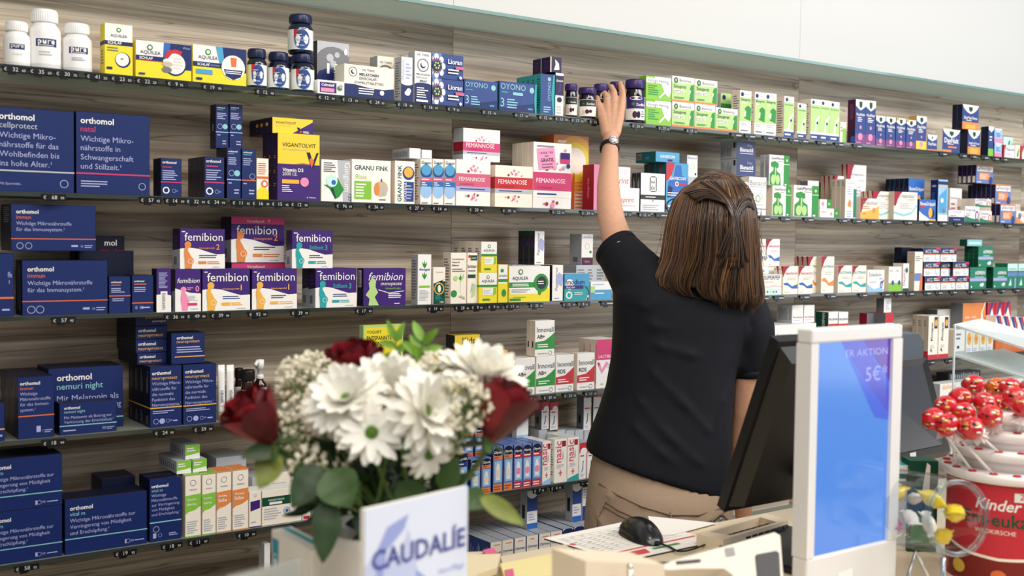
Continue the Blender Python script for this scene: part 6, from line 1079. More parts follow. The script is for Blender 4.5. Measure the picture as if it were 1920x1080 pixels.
g.poly([sp(.33, 1, 1), sp(1, 1, 1), sp(1, .60, 1), sp(.97, .60, 1), sp(.80, .62, 1)], scr('4f6fea', .95)); g.poly([sp(.33, 1, 2), sp(.63, 1, 2), sp(1, .74, 2), sp(1, .64, 2), sp(.93, .66, 2)], S2); g.poly([sp(.63, 1, 3), sp(1, 1, 3), sp(1, .79, 3)], S3)
for txt, u0, v, u1, h in (('ER AKTION', .38, .925, .96, .034), ('5€*', .66, .80, .96, .07)):
    vs, fs, a0, a1, b0_, b1 = letters(txt); kx = (u1-u0)*U_.x/(a1-a0); kz = h*V_.z/.72; g.add([sp(u0, v, 4)+Vector(((q[0]-a0)*kx, 0, q[1]*kz)) for q in vs], fs, scr('a9b6ff', 1.0))
g.obj('lit_screen', t); o = t.children[-1]; o['label'] = 'glowing blue and violet screen'
g = G(); g.prism([Vector((x0+.068, Yd-.0006, sz0-.05)), Vector((x0+.100, Yd-.0006, sz0-.05)), Vector((x0+.100, Yd-.0006, sz0-.028)), Vector((x0+.068, Yd-.0006, sz0-.030))], (0, .0004, 0), mat('f7f7f5', .3)); g.obj('logo_plate', t)
# --- blue brochure and its stand
wd = Vector((math.cos(math.radians(13)), math.sin(math.radians(13)), 0)); A = Q(684, 956, 1.05); B_ = Q(877, 912, 1.05); w_ = (B_-A).dot(wd); B_ = A+wd*w_
# second corner on the sight line of the photo's corner
d = _d(877, 912); k = min((i*.0005 for i in range(1600, 2800)), key=lambda k: ((C0+d*(k/F)-A)-wd*((C0+d*(k/F)-A).dot(wd))-Vector((0, 0, (C0+d*(k/F)-A).z))).length); w_ = (C0+d*(k/F)-A).dot(wd)
t = thing('brochure', A+wd*(w_/2)+Vector((0, 0, ZT-A.z)), 'pale blue upright brochure with large violet lettering in front of the vase', 'brochure')
nb = Vector((math.sin(math.radians(13)), -math.cos(math.radians(13)), 0)); Hb = A.z-ZT-.0006; O_ = A-Vector((0, 0, Hb)); U_ = wd*w_; V_ = Vector((0, 0, Hb))
g = G(); PAP = mat('d3daf2', .35); g.prism([O_, O_+U_, O_+U_+V_, O_+V_], -nb*.006, mat('f4f2ea', .5)); CC.update(b1='c3ccec', b2='9aa6dc', b3='4a4f9a', b4='dfe5f6', b5='9aa6dc')
art = 'r,0,0,1,1,b4;p,b1,0,.0,.62,.0,.6,.55,.4,.9,.3,.78,.1,.84,0,.8;p,b2,.1,.84,.2,.92,.4,.95,.36,.9,.2,.84,.16,.74,.22,.3,.15,.3,.1,.6;p,b4,.22,.2,.52,.2,.5,.62,.42,.72,.3,.7,.22,.6;p,b5,.5,.2,.62,.3,.58,.7,.48,.74;p,b2,.08,.42,.18,.5,.12,.36;p,b2,.08,.34,.18,.42,.12,.3;t,.06,.78,.97,CAUDALÍE,b3,B;t,.7,.70,.96,Hero-Pflege,b5;t,.58,.62,.96,Beauty-Ausstrahlung,b5;t,.72,.56,.96,für jede Haut,b5;t,.78,.53,.96,4,95 Minuten,b5;t,.22,.56,.42,CAUDALIE,b5;o,.79,.42,.045,b5;o,.92,.42,.045,b5;p,b2,.34,.44,.36,.44,.36,.4,.34,.4'.replace('4,95 Minuten', 'Pflege')
face(g, art.split(';'), O_+nb*.0002, U_, V_, nb); g.obj('sheet', t)
# --- clear sign holder cut by the lower frame edge
A = Q(424, 1077, 1.02); d = _d(562, 1040); wd2 = wd; k = min((i*.0005 for i in range(1600, 2800)), key=lambda k: ((C0+d*(k/F)-A)-wd2*((C0+d*(k/F)-A).dot(wd2))-Vector((0, 0, (C0+d*(k/F)-A).z))).length); w_ = (C0+d*(k/F)-A).dot(wd2); Hb = A.z-ZT-.0006
t = thing('sign_holder', A+wd*(w_/2)+Vector((0, 0, ZT-A.z)), 'clear sign holder with white sheet at the lower frame edge', 'sign')
O_ = A-Vector((0, 0, Hb)); U_ = wd*w_; V_ = Vector((0, 0, Hb)); ACR = mat('f4f8f8', .03, trans=1, ior=1.2, name='clear_acrylic'); g = G()
g.prism([O_+nb*.002, O_+U_+nb*.002, O_+U_+V_+nb*.002, O_+V_+nb*.002], nb*.002, ACR); g.obj('acrylic_pocket', t)
g = G(); V2 = V_*.985; g.prism([O_, O_+U_, O_+U_+V2, O_+V2], -nb*.001, mat('dcd8d2', .5)); face(g, ['h,.28,.90,.045,know us,D,B', 'r,.05,.05,.95,.6,b4'], O_+nb*.0002, U_, V2, nb); g.obj('printed_sheet', t)
# --- white carton with teal stripe behind the vase: runs towards us
Zc_ = 1.33; a = Q(509, 992, Zc_); b = Q(540, 986, Zc_); X0, X1 = a.x, a.x+.026; zt = a.z; Yf_ = a.y; Yn = Yf_-.11
g = G(); CT = mat('ece7dc', .5); g.box((X0, Yn, ZT+.0005), (X1, Yf_, zt), CT, .001); g.poly([(X0+.012, Yn+.004, zt+.0004), (X0+.02, Yn+.004, zt+.0004), (X0+.02, Yf_-.004, zt+.0004), (X0+.012, Yf_-.004, zt+.0004)], cm('t'))
CC['tq'] = '2c93ad'; face(g, ['r,.03,.62,.19,.95,tq', 'o,.11,.82,.035,w', 'r,.085,.68,.135,.82,w'], Vector((X0, Yf_, ZT)), Vector((0, -.11, 0)), Vector((0, 0, zt-ZT)), Vector((-1, 0, 0)))
o = g.obj('medicine_box'); tag(o, 'white carton with teal stripe and blue patch standing left of the vase', 'box')
# ================================================================ bouquet in the white vase
VZ = 1.26; VM = Q(722, 1010, VZ); vx, vy = VM.x, VM.y; vtop = Q(700, 986, VZ).z
t = thing('vase', (vx, vy, ZT), 'white ceramic vase holding the bouquet on the counter', 'vase')
H = vtop-ZT; g = G(); CER = mat('dcd6cc', .3, coat=.3)
g.lathe([(.055, .0005), (.066, .004), (.074, H*.25), (.075, H*.5), (.070, H*.8), (.0665, H*.93), (.069, H), (.0655, H), (.063, H*.93), (.066, H*.6), (.066, H*.3), (.05, .012), (0, .012)], CER, (vx, vy, ZT), 48); g.obj('vase_body', t)
rnd = random.Random(21)
STEM = mat('5f7d3a', .55); DSTEM = mat('3f5a2a', .6)
PETW = mat('f6f3e8', .55, sub=.12, name='white_petal'); PETC = mat('f3ead9', .55, sub=.12, name='cream_petal'); CENT = mat('66862a', .7); CENG = mat('4f7d22', .7)
def basis(n):
    n = n.normalized(); a = n.cross(Vector((0, 0, 1)) if abs(n.z) < .95 else Vector((1, 0, 0))).normalized(); return a, n.cross(a), n
def petal(g, c, a, n, L_, w, elev, mt, cup=.25, curl=.0):
    """one ray petal from c along a, raised by elev towards n"""
    e = a*math.cos(elev)+n*math.sin(elev); s = e.cross(n).normalized() if abs(e.dot(n)) < .99 else a.cross(n); up = s.cross(e).normalized()
    if up.dot(n) < 0: up = -up
    R_ = 7; vs = []
    for i in range(R_):
        k = i/(R_-1); wd = w*(.38+.75*math.sin(min(1, k*.93+.07)*math.pi*.86)) if k < .999 else w*.28; p = c+e*(L_*k)+up*(L_*curl*(k*k))
        for j in (-1, -.5, 0, .5, 1): vs.append(p+s*(wd*.5*j)+up*(cup*wd*.5*(j*j)))
    g.add(vs, [(i*5+j, i*5+j+1, (i+1)*5+j+1, (i+1)*5+j) for i in range(R_-1) for j in range(4)], mt, True)
def stem_pts(c, n, k=.05, dx=0):
    m = Vector((vx+rnd.uniform(-.03, .03)+dx, vy+rnd.uniform(-.03, .03), vtop-.01)); b = Vector((vx+rnd.uniform(-.03, .03), vy+rnd.uniform(-.03, .03), ZT+.03))
    return smooth([c-n*.004, c-n*k, (c-n*k).lerp(m, .55)+Vector((0, 0, -.01)), m, b], 6)
def mum(px, py, zc, R_, n, layers, label, center=True, pm=None, cs=1):
    c = Q(px, py, zc); a, b, n = basis(n); t = thing('chrysanthemum', c, label, 'flower', 'white chrysanthemums in the bouquet')
    g = G()
    for li, (cnt, el, lf) in enumerate(layers):
        for k in range(cnt):
            an = 2*math.pi*(k+.5*li)/cnt+rnd.uniform(-.08, .08); d = a*math.cos(an)+b*math.sin(an)
            petal(g, c+d*(R_*.10)+n*(.001*li), d, n, R_*lf*rnd.uniform(.86, 1.0), R_*.27*rnd.uniform(.85, 1.1), math.radians(el+rnd.uniform(-7, 7)), pm or PETW, .22, -.10 if el < 30 else .12)
    g.obj('petals', t); g = G()
    if center:
        g.ball(c+n*.003, (R_*.2*cs, R_*.2*cs, R_*.12), CENG, 16, 8, Matrix((a, b, n)).transposed())
        for k in range(60): r_ = R_*.19*cs*math.sqrt(k/60); an = k*2.4; g.ball(c+n*(.003+R_*.12*math.sqrt(max(0, 1-(r_/(R_*.2*cs))**2)))+(a*math.cos(an)+b*math.sin(an))*r_, R_*.022, CENT, 5, 4)
        g.obj('flower_center', t)
    g = G(); g.tube(stem_pts(c, n), .0026, STEM, 8); g.obj('stem', t)
TOC = (C0-Q(720, 780, 1.2)).normalized(); UPV = Vector((0, 0, 1))
DAISY = [(14, 4, 1), (10, 15, .92)]; DBL = [(18, 2, 1), (17, 14, .97), (15, 28, .88), (13, 44, .76), (10, 60, .6), (7, 74, .46)]; SEMI = [(16, 2, 1), (15, 15, .95), (13, 30, .82), (9, 52, .5)]
mum(697, 812, 1.17, .036, TOC+UPV*.35, DAISY, 'white daisy like bloom with green centre facing us, front of the bouquet')
mum(650, 750, 1.20, .046, TOC-RT*.35+UPV*.75, SEMI, 'large white bloom left of centre with a small green eye', cs=.5)
mum(733, 742, 1.23, .053, TOC*.9+UPV*.6, DBL, 'biggest full white bloom in the middle of the bouquet', False)
mum(795, 772, 1.18, .046, TOC*.8+RT*.75+UPV*.25, SEMI, 'white bloom right of the middle one, green eye turned right', cs=.55)
mum(803, 850, 1.18, .030, TOC*.7+RT*.5-UPV*.45, DAISY, 'small drooping white bloom at the lower right of the bouquet')
mum(902, 714, 1.24, .056, TOC*.35+RT*.35+UPV*.85, DBL, 'full white bloom at the upper right of the bouquet', False)
mum(610, 768, 1.22, .030, TOC-RT*.6+UPV*.2, SEMI, 'small creamy bloom tucked left of the white ones', False, PETC)
# roses
RM = [mat(c, .5, sub=.05, name='red_petal') for c in ('680914', '7e0c1a', '52060f')]
SEP = mat('3d5527', .6)
def rose(px, py, zc, R_, n, label):
    c = Q(px, py, zc); a, b, n = basis(n); t = thing('rose', c, label, 'flower', 'dark red roses in the bouquet'); g = G()
    for ri, (cnt, r0, hh, fl, w) in enumerate(((3, .18, 1.02, .02, 1.25), (3, .34, 1.06, .05, 1.05), (4, .50, 1.04, .08, .9), (5, .66, .98, .16, .8), (5, .78, .86, .30, .78))):
        for k in range(cnt):
            a0 = 2*math.pi*(k+.37*ri)/cnt+rnd.uniform(-.1, .1); vs = []; NU, NV = 9, 8; m_ = RM[(k+ri) % 3]; ph = rnd.uniform(0, 6)
            for j in range(NV):
                v = j/(NV-1); rr = R_*r0*(.45+.75*math.sin(v*math.pi*.62)) + R_*fl*max(0, v-.55)**1.6*2.0
                hgt = R_*2.0*hh*(v-.5) - R_*fl*max(0, v-.72)**1.5*2.5
                for i in range(NU):
                    u = -1+2*i/(NU-1); wv = w*(.55+.45*math.sin(v*math.pi*.75+.25)); an = a0+u*wv; top = -abs(u)**2.5*.22*R_*v
                    rad = rr*(1+.05*math.sin(3*u+ph)*v)-.04*R_*abs(u)*(ri > 1); vs.append(c+(a*math.cos(an)+b*math.sin(an))*rad+n*(hgt+top+.03*R_*math.sin(5*u+ph)*v))
            g.add(vs, [(j*NU+i, j*NU+i+1, (j+1)*NU+i+1, (j+1)*NU+i) for j in range(NV-1) for i in range(NU-1)], m_, True)
    g.ball(c-n*(R_*.55), (R_*.5, R_*.5, R_*.45), RM[2], 16, 10, Matrix((a, b, n)).transposed()); g.obj('petals', t)
    g = G(); g.ball(c-n*(R_*1.05), (R_*.25, R_*.25, R_*.25), SEP, 10, 8)
    for k in range(5): an = k*1.257; d = a*math.cos(an)+b*math.sin(an); petal(g, c-n*(R_*1.0)+d*R_*.15, d, -n, R_*.9, R_*.26, .35, SEP)
    g.obj('sepals', t); g = G(); g.tube(stem_pts(c-n*(R_*1.1), n, .03), .003, DSTEM, 8); g.obj('stem', t)
rose(480, 786, 1.20, .031, UPV*.75-RT*.55+TOC*.35, 'dark red rose at the left edge of the bouquet')
rose(668, 694, 1.30, .033, UPV*.9+TOC*.2-RT*.1, 'dark red rose half hidden behind the white blooms')
rose(942, 770, 1.20, .033, UPV*.9+RT*.42-TOC*.05, 'dark red rose at the right edge of the bouquet')
# baby's breath
BB = mat('efe8d2', .6, sub=.1, name='tiny_blossom')
def spray(px, py, zc, w, h, cnt, label, r=.0034, dz=.03):
    c = Q(px, py, zc); t = thing('babys_breath', c, label, 'flower', 'sprays of tiny cream blossoms'); g = G(); sg = G(); root = c+(Vector((vx, vy, vtop))-c)*.5
    for k in range(cnt):
        while True:
            u, v = rnd.uniform(-1, 1), rnd.uniform(-1, 1)
            if u*u+v*v < 1: break
        p = Q(px+u*w, py+v*h, zc+rnd.uniform(-dz, dz)*(1-.5*(u*u+v*v))); rr = r*rnd.uniform(.7, 1.15)
        for q in range(3): o_ = Vector((rnd.uniform(-1, 1), rnd.uniform(-1, 1), rnd.uniform(-1, 1)))*rr*.55; g.ball(p+o_, rr*.72, BB, 6, 5)
        if k % 3 == 0: sg.tube([p, p.lerp(root, .35)+Vector((0, 0, -.006)), root.lerp(c, .3)], .0005, STEM, 4)
    sg.tube(smooth([c, root, Vector((vx, vy, vtop-.01)), Vector((vx, vy, ZT+.04))], 5), .0016, STEM, 6)
    o = g.obj('blossoms', t); o['kind'] = 'stuff'; sg.obj('stems', t)
spray(578, 712, 1.27, 62, 52, 230, 'dense cream blossom cloud at the upper left of the bouquet')
spray(566, 800, 1.25, 50, 55, 110, 'loose cream blossom spray beside the left rose')
spray(578, 880, 1.20, 38, 42, 42, 'sparse cream blossom spray above the left leaves', .0038)
spray(872, 757, 1.19, 62, 50, 190, 'cream blossom cloud beside the right rose')
spray(822, 690, 1.25, 42, 30, 80, 'cream blossom cluster between the two full white blooms')
spray(838, 820, 1.24, 34, 40, 50, 'sparse cream blossoms above the brochure corner', .0036)
spray(640, 846, 1.24, 40, 50, 36, 'few cream blossoms in the dark middle of the bouquet', .003)
# foliage
def leafmat(c): return noisy(mat(c, .45, sub=.05, name='leaf'), 60, .18)
LF = [leafmat(c) for c in ('2b4420', '3a5824', '7f8a34', '1f361b', '7aa83a')]
def blade(g, b, tip, w, mt, nrm, droop=0, fold=.18):
    d = tip-b; L_ = d.length; e = d/L_; s = e.cross(nrm).normalized(); up = s.cross(e); R_ = 9; vs = []
    for i in range(R_):
        k = i/(R_-1); wd = w*math.sin(math.pi*min(1, k**.8*.97+.015))**.8; p = b+d*k+up*(L_*droop*4*k*(1-k))
        for j in (-1, -.5, 0, .5, 1): vs.append(p+s*(wd*.5*j)+up*(fold*wd*abs(j)*.5+.02*wd*math.sin(k*17+j)))
    g.add(vs, [(i*5+j, i*5+j+1, (i+1)*5+j+1, (i+1)*5+j) for i in range(R_-1) for j in range(4)], mt, True)
def leaf_thing(b, tip, w, mi, label, zb=1.2, zt_=1.2, droop=.03, nr=None, group='large leaves around the bouquet'):
    B0, T0 = Q(*b, zb), Q(*tip, zt_); t = thing('leaf', B0, label, 'leaf', group); g = G(); blade(g, B0, T0, w, LF[mi], nr or (TOC+UPV*.3), droop); g.obj('leaf_blade', t)
    g = G(); g.tube([B0.lerp(T0, .9), B0.lerp(T0, .4)-TOC*.001, B0, B0.lerp(Vector((vx, vy, vtop)), .5), Vector((vx, vy, vtop-.02))], [.0004, .0008, .0012, .0016, .0016], STEM, 6); g.obj('leaf_stalk', t)
leaf_thing((600, 872), (548, 952), .034, 0, 'dark green leaf hanging left of the round one', 1.18, 1.16)
leaf_thing((615, 882), (658, 950), .045, 1, 'round dark green leaf above the vase rim', 1.16, 1.15)
leaf_thing((618, 930), (605, 1055), .030, 0, 'long dark leaf hanging down over the vase', 1.16, 1.14)
leaf_thing((525, 838), (452, 858), .022, 0, 'dark green leaf under the left rose', 1.21, 1.18)
leaf_thing((520, 850), (486, 916), .030, 2, 'yellowish leaf below the left rose', 1.21, 1.19)
leaf_thing((828, 920), (858, 858), .026, 1, 'green leaf right above the brochure', 1.2, 1.2)
leaf_thing((815, 868), (858, 880), .022, 3, 'dark leaf by the drooping white bloom', 1.23, 1.22)
leaf_thing((870, 925), (912, 950), .026, 1, 'green leaf emerging behind the brochure edge', 1.17, 1.16)
leaf_thing((900, 930), (982, 984), .020, 2, 'yellow green leaf stretching right of the brochure', 1.165, 1.15)
leaf_thing((740, 940), (800, 915), .034, 1, 'green leaf behind the brochure top', 1.2, 1.22)
leaf_thing((700, 990), (660, 975), .03, 3, 'dark leaf tucked at the vase rim', 1.22, 1.2)
# dark filler greenery in the bouquet's heart
t = thing('filler_greenery', Vector((vx, vy, vtop)), 'dark green filler foliage in the heart of the bouquet', 'foliage'); g = G()
for k in range(260):
    x, y = rnd.gauss(700, 85), rnd.uniform(780, 985); zc = rnd.uniform(1.24, 1.36)
    if abs(x-700) > 150-.35*(y-780)+40: continue
    b = Q(x, y, zc); d = Vector((rnd.uniform(-1, 1), rnd.uniform(-.6, .6), rnd.uniform(-.2, 1))).normalized(); blade(g, b, b+d*rnd.uniform(.02, .05), rnd.uniform(.008, .018), LF[rnd.choice((0, 3, 3, 3))], TOC+UPV*rnd.uniform(-.3, .8), .05)
o = g.obj('foliage', t); o['kind'] = 'stuff'
g = G()
for k in range(14): x = 700+rnd.uniform(-90, 90); g.tube(smooth([Q(x, rnd.uniform(800, 870), 1.29), Q(700+(x-700)*.6, 930, 1.27), Vector((vx+rnd.uniform(-.03, .03), vy+rnd.uniform(-.03, .03), vtop-.02))], 5), .0018, DSTEM, 6)
g.obj('stems', t)
# bright leafy twig at the top
t = thing('leafy_twig', Q(792, 700, 1.32), 'bright green leafy twig rising above the white blooms', 'twig'); tw = smooth([Q(770, 780, 1.3), Q(786, 720, 1.31), Q(791, 670, 1.32), Q(792, 622, 1.33)], 5)
g = G(); g.tube(tw+[], .0016, STEM, 6); g.tube(smooth([tw[0], Q(740, 860, 1.28), Vector((vx, vy, vtop-.02))], 5), .0018, STEM, 6); g.obj('stem', t)
g = G()
for b, tp, w in (((792, 640), (775, 602), .011), ((792, 645), (822, 616), .011), ((791, 660), (829, 650), .011), ((790, 668), (752, 640), .012), ((789, 690), (828, 684), .012), ((788, 692), (758, 668), .011), ((786, 702), (745, 696), .013), ((788, 655), (768, 628), .010), ((786, 700), (812, 668), .012), ((790, 676), (778, 648), .012), ((784, 712), (826, 704), .012)): blade(g, Q(*b, 1.32), Q(*tp, 1.32+rnd.uniform(-.02, .02)), w, LF[4], TOC+UPV*.2, .04)
for b, tp in (((742, 640), (726, 600)), ((742, 642), (758, 604)), ((742, 650), (712, 640)), ((742, 660), (768, 640)), ((744, 668), (716, 668))): blade(g, Q(*b, 1.33), Q(*tp, 1.33), .009, LF[4], TOC, .04)
g.obj('leaves', t); g = G(); g.tube(smooth([Q(742, 630, 1.33), Q(745, 680, 1.32), Q(770, 780, 1.3)], 5), .0012, STEM, 6); g.obj('side_shoot', t)
# ================================================================ right end of the counter
# second register screen and housing
t = thing('register_screen', Q(1700, 980, 2.13), 'dark tilted register screen right of the white display', 'screen')
TL, TR_, BRr, BL = Q(1590, 688, 2.22), Q(1738, 671, 2.26), Q(1782, 845, 2.10), Q(1590, 884, 2.06); n = (TR_-TL).cross(BL-TL).normalized()
if n.dot(C0-TL) < 0: n = -n
g = G(); g.prism([TL, TR_, BRr, BL], -n*.02, mat('101113', .3)); g.obj('bezel', t)
c = (TL+TR_+BRr+BL)/4; q = [c+(p-c)*.86+n*.0008 for p in (TL, TR_, BRr, BL)]; g = G(); g.poly(q, mat('3a3e45', .22, spec=.35)); o = g.obj('glass_front', t)
g = G(); g.prism([p+n*.0004 for p in (BL.lerp(BRr, .6), BL.lerp(BRr, .66), BL.lerp(BRr, .66)+(TL-BL)*.05, BL.lerp(BRr, .6)+(TL-BL)*.05)], n*.0006, mat('b8b8b8', .4)); g.obj('badge', t)
g = G(); p = c-n*.02; g.tube([p, Vector((p.x, p.y+.06, ZT+.02))], .022, mat('18191b', .4), 12); g.obj('stand', t); g = G(); g.lathe([(.08, .0005), (.08, .008), (.03, .018), (0, .018)], mat('18191b', .4), (p.x, p.y+.06, ZT), 28); g.obj('foot', t)
t = thing('register_housing', Q(1660, 900, 2.36), 'slate grey register housing peeking over the dark screen', 'cash register'); g = G(); SL = mat('5b6672', .5)
a = [Q(x, y, 2.40) for x, y in ((1600, 630), (1722, 626), (1733, 640), (1728, 715), (1600, 715))]; g.prism(a, FW*.07, SL); g.prism([p for p in (Q(1600, 720, 2.41), Q(1728, 716, 2.41), Q(1735, 840, 2.41), Q(1600, 840, 2.41))], FW*.05, mat('2e3238', .5)); g.obj('housing', t)
g = G(); a = Q(1660, 845, 2.43); yy = min(a.y, YB-.04); g.box((a.x-.04, yy-.03, ZT+.0005), (a.x+.04, yy+.02, a.z+.06), mat('2e3238', .5)); g.obj('support_column', t)
# small cartons between jar and screen
def stand_box(pts, zc, d, cols, art, label, seed=1):
    (x0, y0), (x1, y1) = pts; a, b = Q(x0, y0, zc), Q(x1, y0, zc); w = (b-a).length; u = RT; g = G(); z1 = a.z; O_ = Vector((a.x, a.y, ZT+.0005)); h = z1-ZT-.0005
    c_ = [O_, O_+u*w, O_+u*w+FW*d, O_+FW*d]; f, s, tp = (cm(k) for k in cols.split('/'))
    g.add(c_+[p+Vector((0, 0, h)) for p in c_], [(0, 1, 5, 4)], f); g.add(c_+[p+Vector((0, 0, h)) for p in c_], [(1, 2, 6, 5), (2, 3, 7, 6), (3, 0, 4, 7), (3, 2, 1, 0)], s); g.add([p+Vector((0, 0, h)) for p in c_], [(0, 1, 2, 3)], tp)
    if art: face(g, art.split(';'), O_, u*w, Vector((0, 0, h)), -FW, seed)
    o = g.obj('medicine_box'); tag(o, label, 'box')
stand_box(((1706, 864), (1760, 864)), 1.92, .04, 'd/d/d', 'p,w,.42,.6,.7,.5,.72,.95,.6,.98;r,.1,.1,.9,.4,g', 'dark green carton behind the open sweet jar')
stand_box(((1672, 872), (1704, 872)), 1.93, .04, 'w/w/t', 'r,0,.7,1,.9,T;l,.1,.74,.9,.86,2,w', 'white and teal carton corner behind the white display')
# lollipop stand
DX = Q(1893, 900, 1.80); dx, dy = DX.x, DX.y; WHP = mat('efe9e6', .3, coat=.2); REDL = mat('c8202a', .4, name='red_label')
zA = Q(1893, 872, 1.80).z; zs = [zA, zA+.032, zA+.060, zA+.086]; rs = [.106, .087, .067, .046]
t = thing('lollipop_stand', (dx, dy, ZT), 'round tiered white lollipop stand on a red drum', 'display stand')
g = G(); g.lathe([(.092, .0005), (.094, .003), (.094, zA-.016-ZT), (0, zA-.016-ZT)], REDL, (dx, dy, ZT), 56); g.obj('drum', t)
g = G()
for z, r in zip(zs, rs): g.lathe([(r*.9, -.016), (r, -.012), (r, -.002), (r-.003, 0), (0, 0)], WHP, (dx, dy, z), 56)
for z0_, z1_, r in zip(zs[:-1], zs[1:], rs[1:]): g.lathe([(r*.82, -.0), (r*.82, z1_-z0_-.010)], WHP, (dx, dy, z0_), 40)
g.obj('tiers', t)
GRO = mat('c01c24', .4); holes = []
for z, r, cnt in zip(zs, rs, (18, 15, 11, 7)):
    for k in range(cnt):
        an = 2*math.pi*k/cnt+.2*r*30; p = Vector((dx+math.cos(an)*(r-.010), dy+math.sin(an)*(r-.010), z)); holes.append(p)
        if (p-C0).dot(FW) < 1.95: g = G(); g.lathe([(.0062, .0002), (.0060, .0022), (.0035, .0022), (.003, .0003)], GRO, p, 14); g.obj('grommet', t)
# wrapped printed label of the drum
g = G(); rl = .0945; zb0 = ZT+.004; hl = zA-.018-zb0; fg = G(); wdt = .19
CC['yb'] = 'd9b34a'; CC['bd'] = '7c1f1a'
face(fg, 'r,0,0,1,1,r;p,bd,0,0,1,0,1,.34,.75,.27,.5,.25,.25,.27,0,.34;p,e,0,.34,.25,.27,.5,.25,.75,.27,1,.34,1,.37,.75,.30,.5,.28,.25,.30,0,.37;i,.30,.76,.66,Kinder,w,B;t,.20,.60,.74,Em-eukal,d,B;t,.3,.52,.62,WILDKIRSCHE,e;r,.60,.86,.95,.95,w;t,.64,.885,.92,Zuckerfrei,r,B;e,.15,.12,.07,.07,yb;e,.86,.14,.06,.06,g;e,.5,.1,.06,.06,O'.split(';'), Vector((0, 0, 0)), Vector((wdt, 0, 0)), Vector((0, 0, hl)), Vector((0, -1, 0)))
toC = math.atan2(C0.y-dy, C0.x-dx)
def wr2(v): an = toC+(v[0]-wdt*.56)/rl; rr = rl-v[1]; return (dx+math.cos(an)*rr, dy+math.sin(an)*rr, zb0+v[2])
def strips(src, dst, wrap, step=.006):
    """re-cut faces into narrow strips along x before wrapping them round a cylinder"""
    bm = bmesh.new(); me = src.mesh(); bm.from_mesh(me); xs = [v.co.x for v in bm.verts]; x = min(xs)+step
    while x < max(xs): bmesh.ops.bisect_plane(bm, geom=bm.verts[:]+bm.edges[:]+bm.faces[:], plane_co=(x, 0, 0), plane_no=(1, 0, 0)); x += step
    for f in bm.faces: dst.add([wrap(v.co) for v in f.verts], [tuple(range(len(f.verts)))], me.materials[f.material_index])
    bm.free()
strips(fg, g, wr2); g.obj('drum_label', t)
FOIL = mat('d0202a', .22, coat=.7, name='red_foil'); FO2 = mat('e0621e', .25, coat=.7, name='orange_foil'); STK = mat('f0eeea', .5); EYE = mat('f6f4ee', .3); PUP = mat('17110f', .3); GLD = mat('d8b45a', .25, .6)
POPS = [(1825, 722, 1.86), (1801, 746, 1.80), (1773, 762, 1.78), (1806, 775, 1.76), (1750, 786, 1.75), (1776, 797, 1.72), (1821, 803, 1.70), (1847, 755, 1.80), (1857, 780, 1.74), (1874, 760, 1.84), (1869, 727, 1.90), (1893, 728, 1.88), (1902, 746, 1.80), (1920, 762, 1.74), (1932, 730, 1.84)]
WHERE = ['topmost of the left half', 'second from the top at left', 'third step down at left', 'in the middle of the left cluster', 'leftmost of all', 'just right of the leftmost', 'lowest in front', 'upper one of the centre pair', 'lower one of the centre pair', 'tucked behind the centre pair', 'orange one behind', 'top of the right cluster', 'in front at the right cluster', 'cut by the right frame edge', 'beyond the right frame edge']
for i, (x, y, zc) in enumerate(POPS):
    c = Q(x, y, zc); R_ = .0185; m_ = FO2 if i == 10 else FOIL
    near = min(holes, key=lambda p: (p-c-Vector((0, 0, -.05))).length if p.z < c.z-.02 else 9); holes.remove(near)
    t = thing('lollipop', near, f'{"orange" if i == 10 else "red"} foil wrapped lollipop, {WHERE[i]}', 'lollipop', 'wrapped lollipops on the stand'); rnd = random.Random(i)
    ax = (c-near).normalized(); a, b, ax = basis(ax); rot = Matrix((a, b, ax)).transposed(); g = G(); seg, rings = 20, 12; vs = []
    for j in range(rings+1):
        th = math.pi*j/rings
        for k in range(seg):
            an = 2*math.pi*k/seg; rr = R_*(1+.05*math.sin(7*an+3*th+i)*math.sin(th)+.03*math.sin(13*an-5*th)); vs.append(c+rot @ Vector((rr*math.sin(th)*math.cos(an), rr*math.sin(th)*math.sin(an), rr*.92*math.cos(th))))
    g.add(vs, [(j*seg+k, (j+1)*seg+k, (j+1)*seg+(k+1) % seg, j*seg+(k+1) % seg) for j in range(rings) for k in range(seg)], m_, True)
    w0 = c-ax*R_*.85; n_ = 16; vs = []
    for j, (r_, h_) in enumerate(((.004, 0), (.005, .004), (.010, .010), (.012, .013))): vs += [w0-ax*h_+(a*math.cos(2*math.pi*k/n_)+b*math.sin(2*math.pi*k/n_))*r_*(1+(.25*(-1)**k if j > 1 else 0)) for k in range(n_)]
    g.add(vs, [(j*n_+k, j*n_+(k+1) % n_, (j+1)*n_+(k+1) % n_, (j+1)*n_+k) for j in range(3) for k in range(n_)], mat('e9d9d6', .3)); g.obj('wrapper', t)
    tc = (C0-c).normalized(); s1 = tc.cross(Vector((0, 0, 1))).normalized(); g = G()
    for q in range(9):
        dv = (tc+s1*rnd.uniform(-.9, .9)+Vector((0, 0, rnd.uniform(-.7, .8)))).normalized(); dd = basis(dv); g.ball(c+dv*R_*.985, (rnd.uniform(.002, .006), rnd.uniform(.001, .003), .0012), (GLD, EYE, PUP, GLD, EYE, GLD, GLD, EYE, PUP)[q], 7, 5, Matrix(dd).transposed())
    g.obj('printed_marks', t)
    g = G(); g.tube([c-ax*R_*.8, near+ax*.0025], .0021, STK, 8); g.obj('stick', t)
